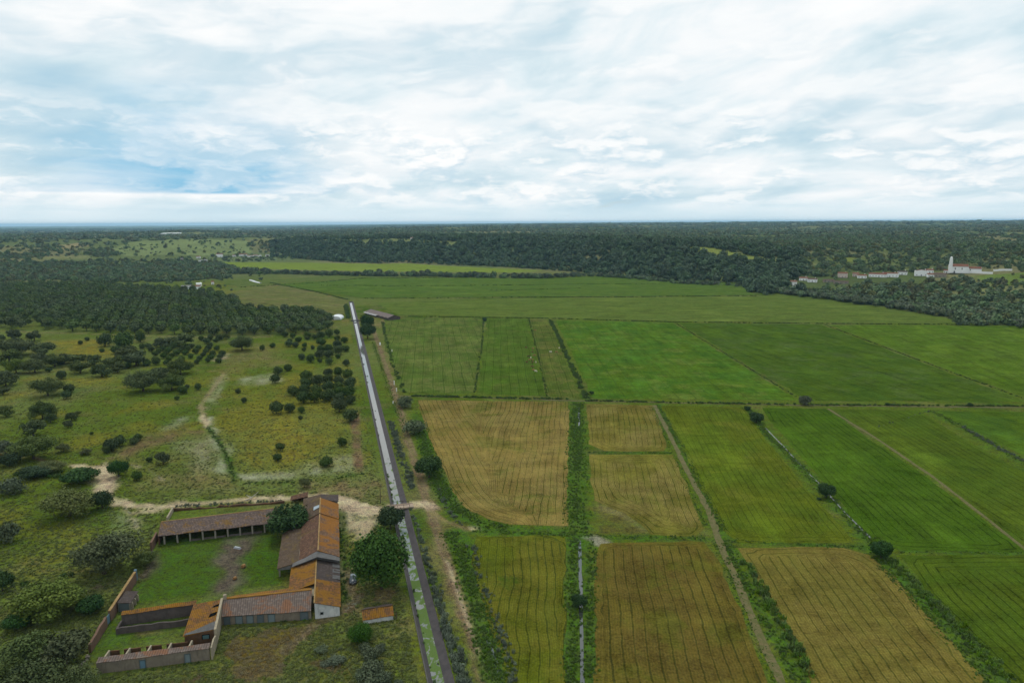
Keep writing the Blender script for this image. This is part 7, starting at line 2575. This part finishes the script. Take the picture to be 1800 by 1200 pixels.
# ================================================================== CATTLE
def cow_mesh():
    """standing cow, one continuous skin: body, neck, head, legs, tail"""
    me = bpy.data.meshes.new('cow')
    V = [(0, -0.75, 1.08), (0, -0.2, 1.02), (0, 0.45, 1.05), (0, 0.80, 1.18), (0, 1.10, 1.12), (0, 1.42, 0.98),         # spine to muzzle
         (0.22, 0.5, 0.72), (0.22, 0.48, 0.38), (0.22, 0.50, 0.03), (-0.22, 0.5, 0.72), (-0.22, 0.62, 0.38), (-0.22, 0.60, 0.03),
         (0.22, -0.70, 0.78), (0.22, -0.82, 0.42), (0.22, -0.76, 0.03), (-0.22, -0.70, 0.78), (-0.22, -0.68, 0.42), (-0.22, -0.62, 0.03),
         (0, -0.95, 1.12), (0, -1.05, 0.6), (0.16, 1.06, 1.24), (-0.16, 1.06, 1.24)]
    E = [(0, 1), (1, 2), (2, 3), (3, 4), (4, 5), (2, 6), (6, 7), (7, 8), (2, 9), (9, 10), (10, 11), (0, 12), (12, 13), (13, 14), (0, 15), (15, 16), (16, 17), (0, 18), (18, 19), (4, 20), (4, 21)]
    Rr = [0.34, 0.36, 0.34, 0.20, 0.15, 0.10, 0.13, 0.07, 0.06, 0.13, 0.07, 0.06, 0.16, 0.08, 0.06, 0.16, 0.08, 0.06, 0.05, 0.03, 0.04, 0.04]
    me.from_pydata(V, E, [])
    o = bpy.data.objects.new('cow', me)
    COL.objects.link(o)
    sk = o.modifiers.new('skin', 'SKIN')
    for v, rr in zip(me.skin_vertices[0].data, Rr):
        v.radius = (rr, rr)
    me.skin_vertices[0].data[0].use_root = True
    o.modifiers.new('sub', 'SUBSURF').levels = 1
    dg = bpy.context.evaluated_depsgraph_get()
    out = bpy.data.meshes.new_from_object(o.evaluated_get(dg))
    bpy.data.objects.remove(o)
    return out


def build_cattle():
    base = cow_mesh()
    base.materials.clear()
    cols = {'tan': (0.26, 0.14, 0.07), 'brown': (0.13, 0.06, 0.035), 'white': (0.55, 0.50, 0.42), 'dark': (0.05, 0.03, 0.02)}
    mm = {}
    for k, c in cols.items():
        m_ = base.copy()
        m_.materials.append(mat_flat('hide_' + k, c, 0.8, 0.1, 0.4))
        mm[k] = m_
    herd = [(937, 614, 'tan'), (925, 612, 'brown'), (936, 620, 'brown'), (929, 628, 'dark'), (933, 630, 'white'), (937, 634, 'tan'), (942, 638, 'white'), (936, 638, 'brown'), (931, 634, 'tan'), (936, 646, 'brown'), (938, 652, 'tan'), (926, 638, 'brown'), (939, 626, 'tan'),
            (942, 654, 'white'), (968, 620, 'white'), (978, 620, 'tan'), (983, 613, 'white'), (941, 582, 'tan')]
    names = {'tan': 'tan cow', 'brown': 'brown cow', 'white': 'white cow', 'dark': 'dark cow'}
    where = {(968, 620): 'white cow standing in the middle of the wedge pasture', (978, 620): 'tan cow lying right of the white one in the wedge pasture', (983, 613): 'white cow near the thick hedge', (941, 582): 'tan cow alone at the top of the wedge pasture', (942, 654): 'white cow at the lower end of the herd', (929, 628): 'dark cow at the left of the herd'}
    for (px, py, k) in herd:
        p = G(px, py)
        o = bpy.data.objects.new('cow', mm[k])
        COL.objects.link(o)
        o.location = (p.x, p.y, 0.04)
        o.rotation_euler = (0, 0, random.uniform(0, 6.28))
        o.scale = (0.95, 0.95, 0.95)
        tag(o, where.get((px, py), names[k] + ' grazing in the herd on the worn strip of the narrow pasture'), 'cow', 'grazing cattle')


build_cattle()


def build_marker_posts():
    for px, py, h, lab in ((668, 606, 1.6, 'white marker block beside the far canal road'), (691, 709, 1.0, 'small white post beside the canal road willows'), (693, 676, 2.2, 'slim white post on the canal road verge'), (697, 688, 1.8, 'second slim white post on the canal road verge'), (689, 618, 1.4, 'white post below the far marker block')):
        p = G(px, py)
        r = empty('marker_post', (p.x, p.y, 0))
        tag(r, lab, 'post')
        w = 0.45 if h == 1.6 else 0.18
        mesh_obj('shaft', box_verts(-w, w, -w, w, 0, h), BOXF, M_VWHITE, r)
        V = box_verts(-w * 1.3, w * 1.3, -w * 1.3, w * 1.3, h, h + 0.12)
        mesh_obj('cap', V, BOXF, M_VWHITE, r)


build_marker_posts()
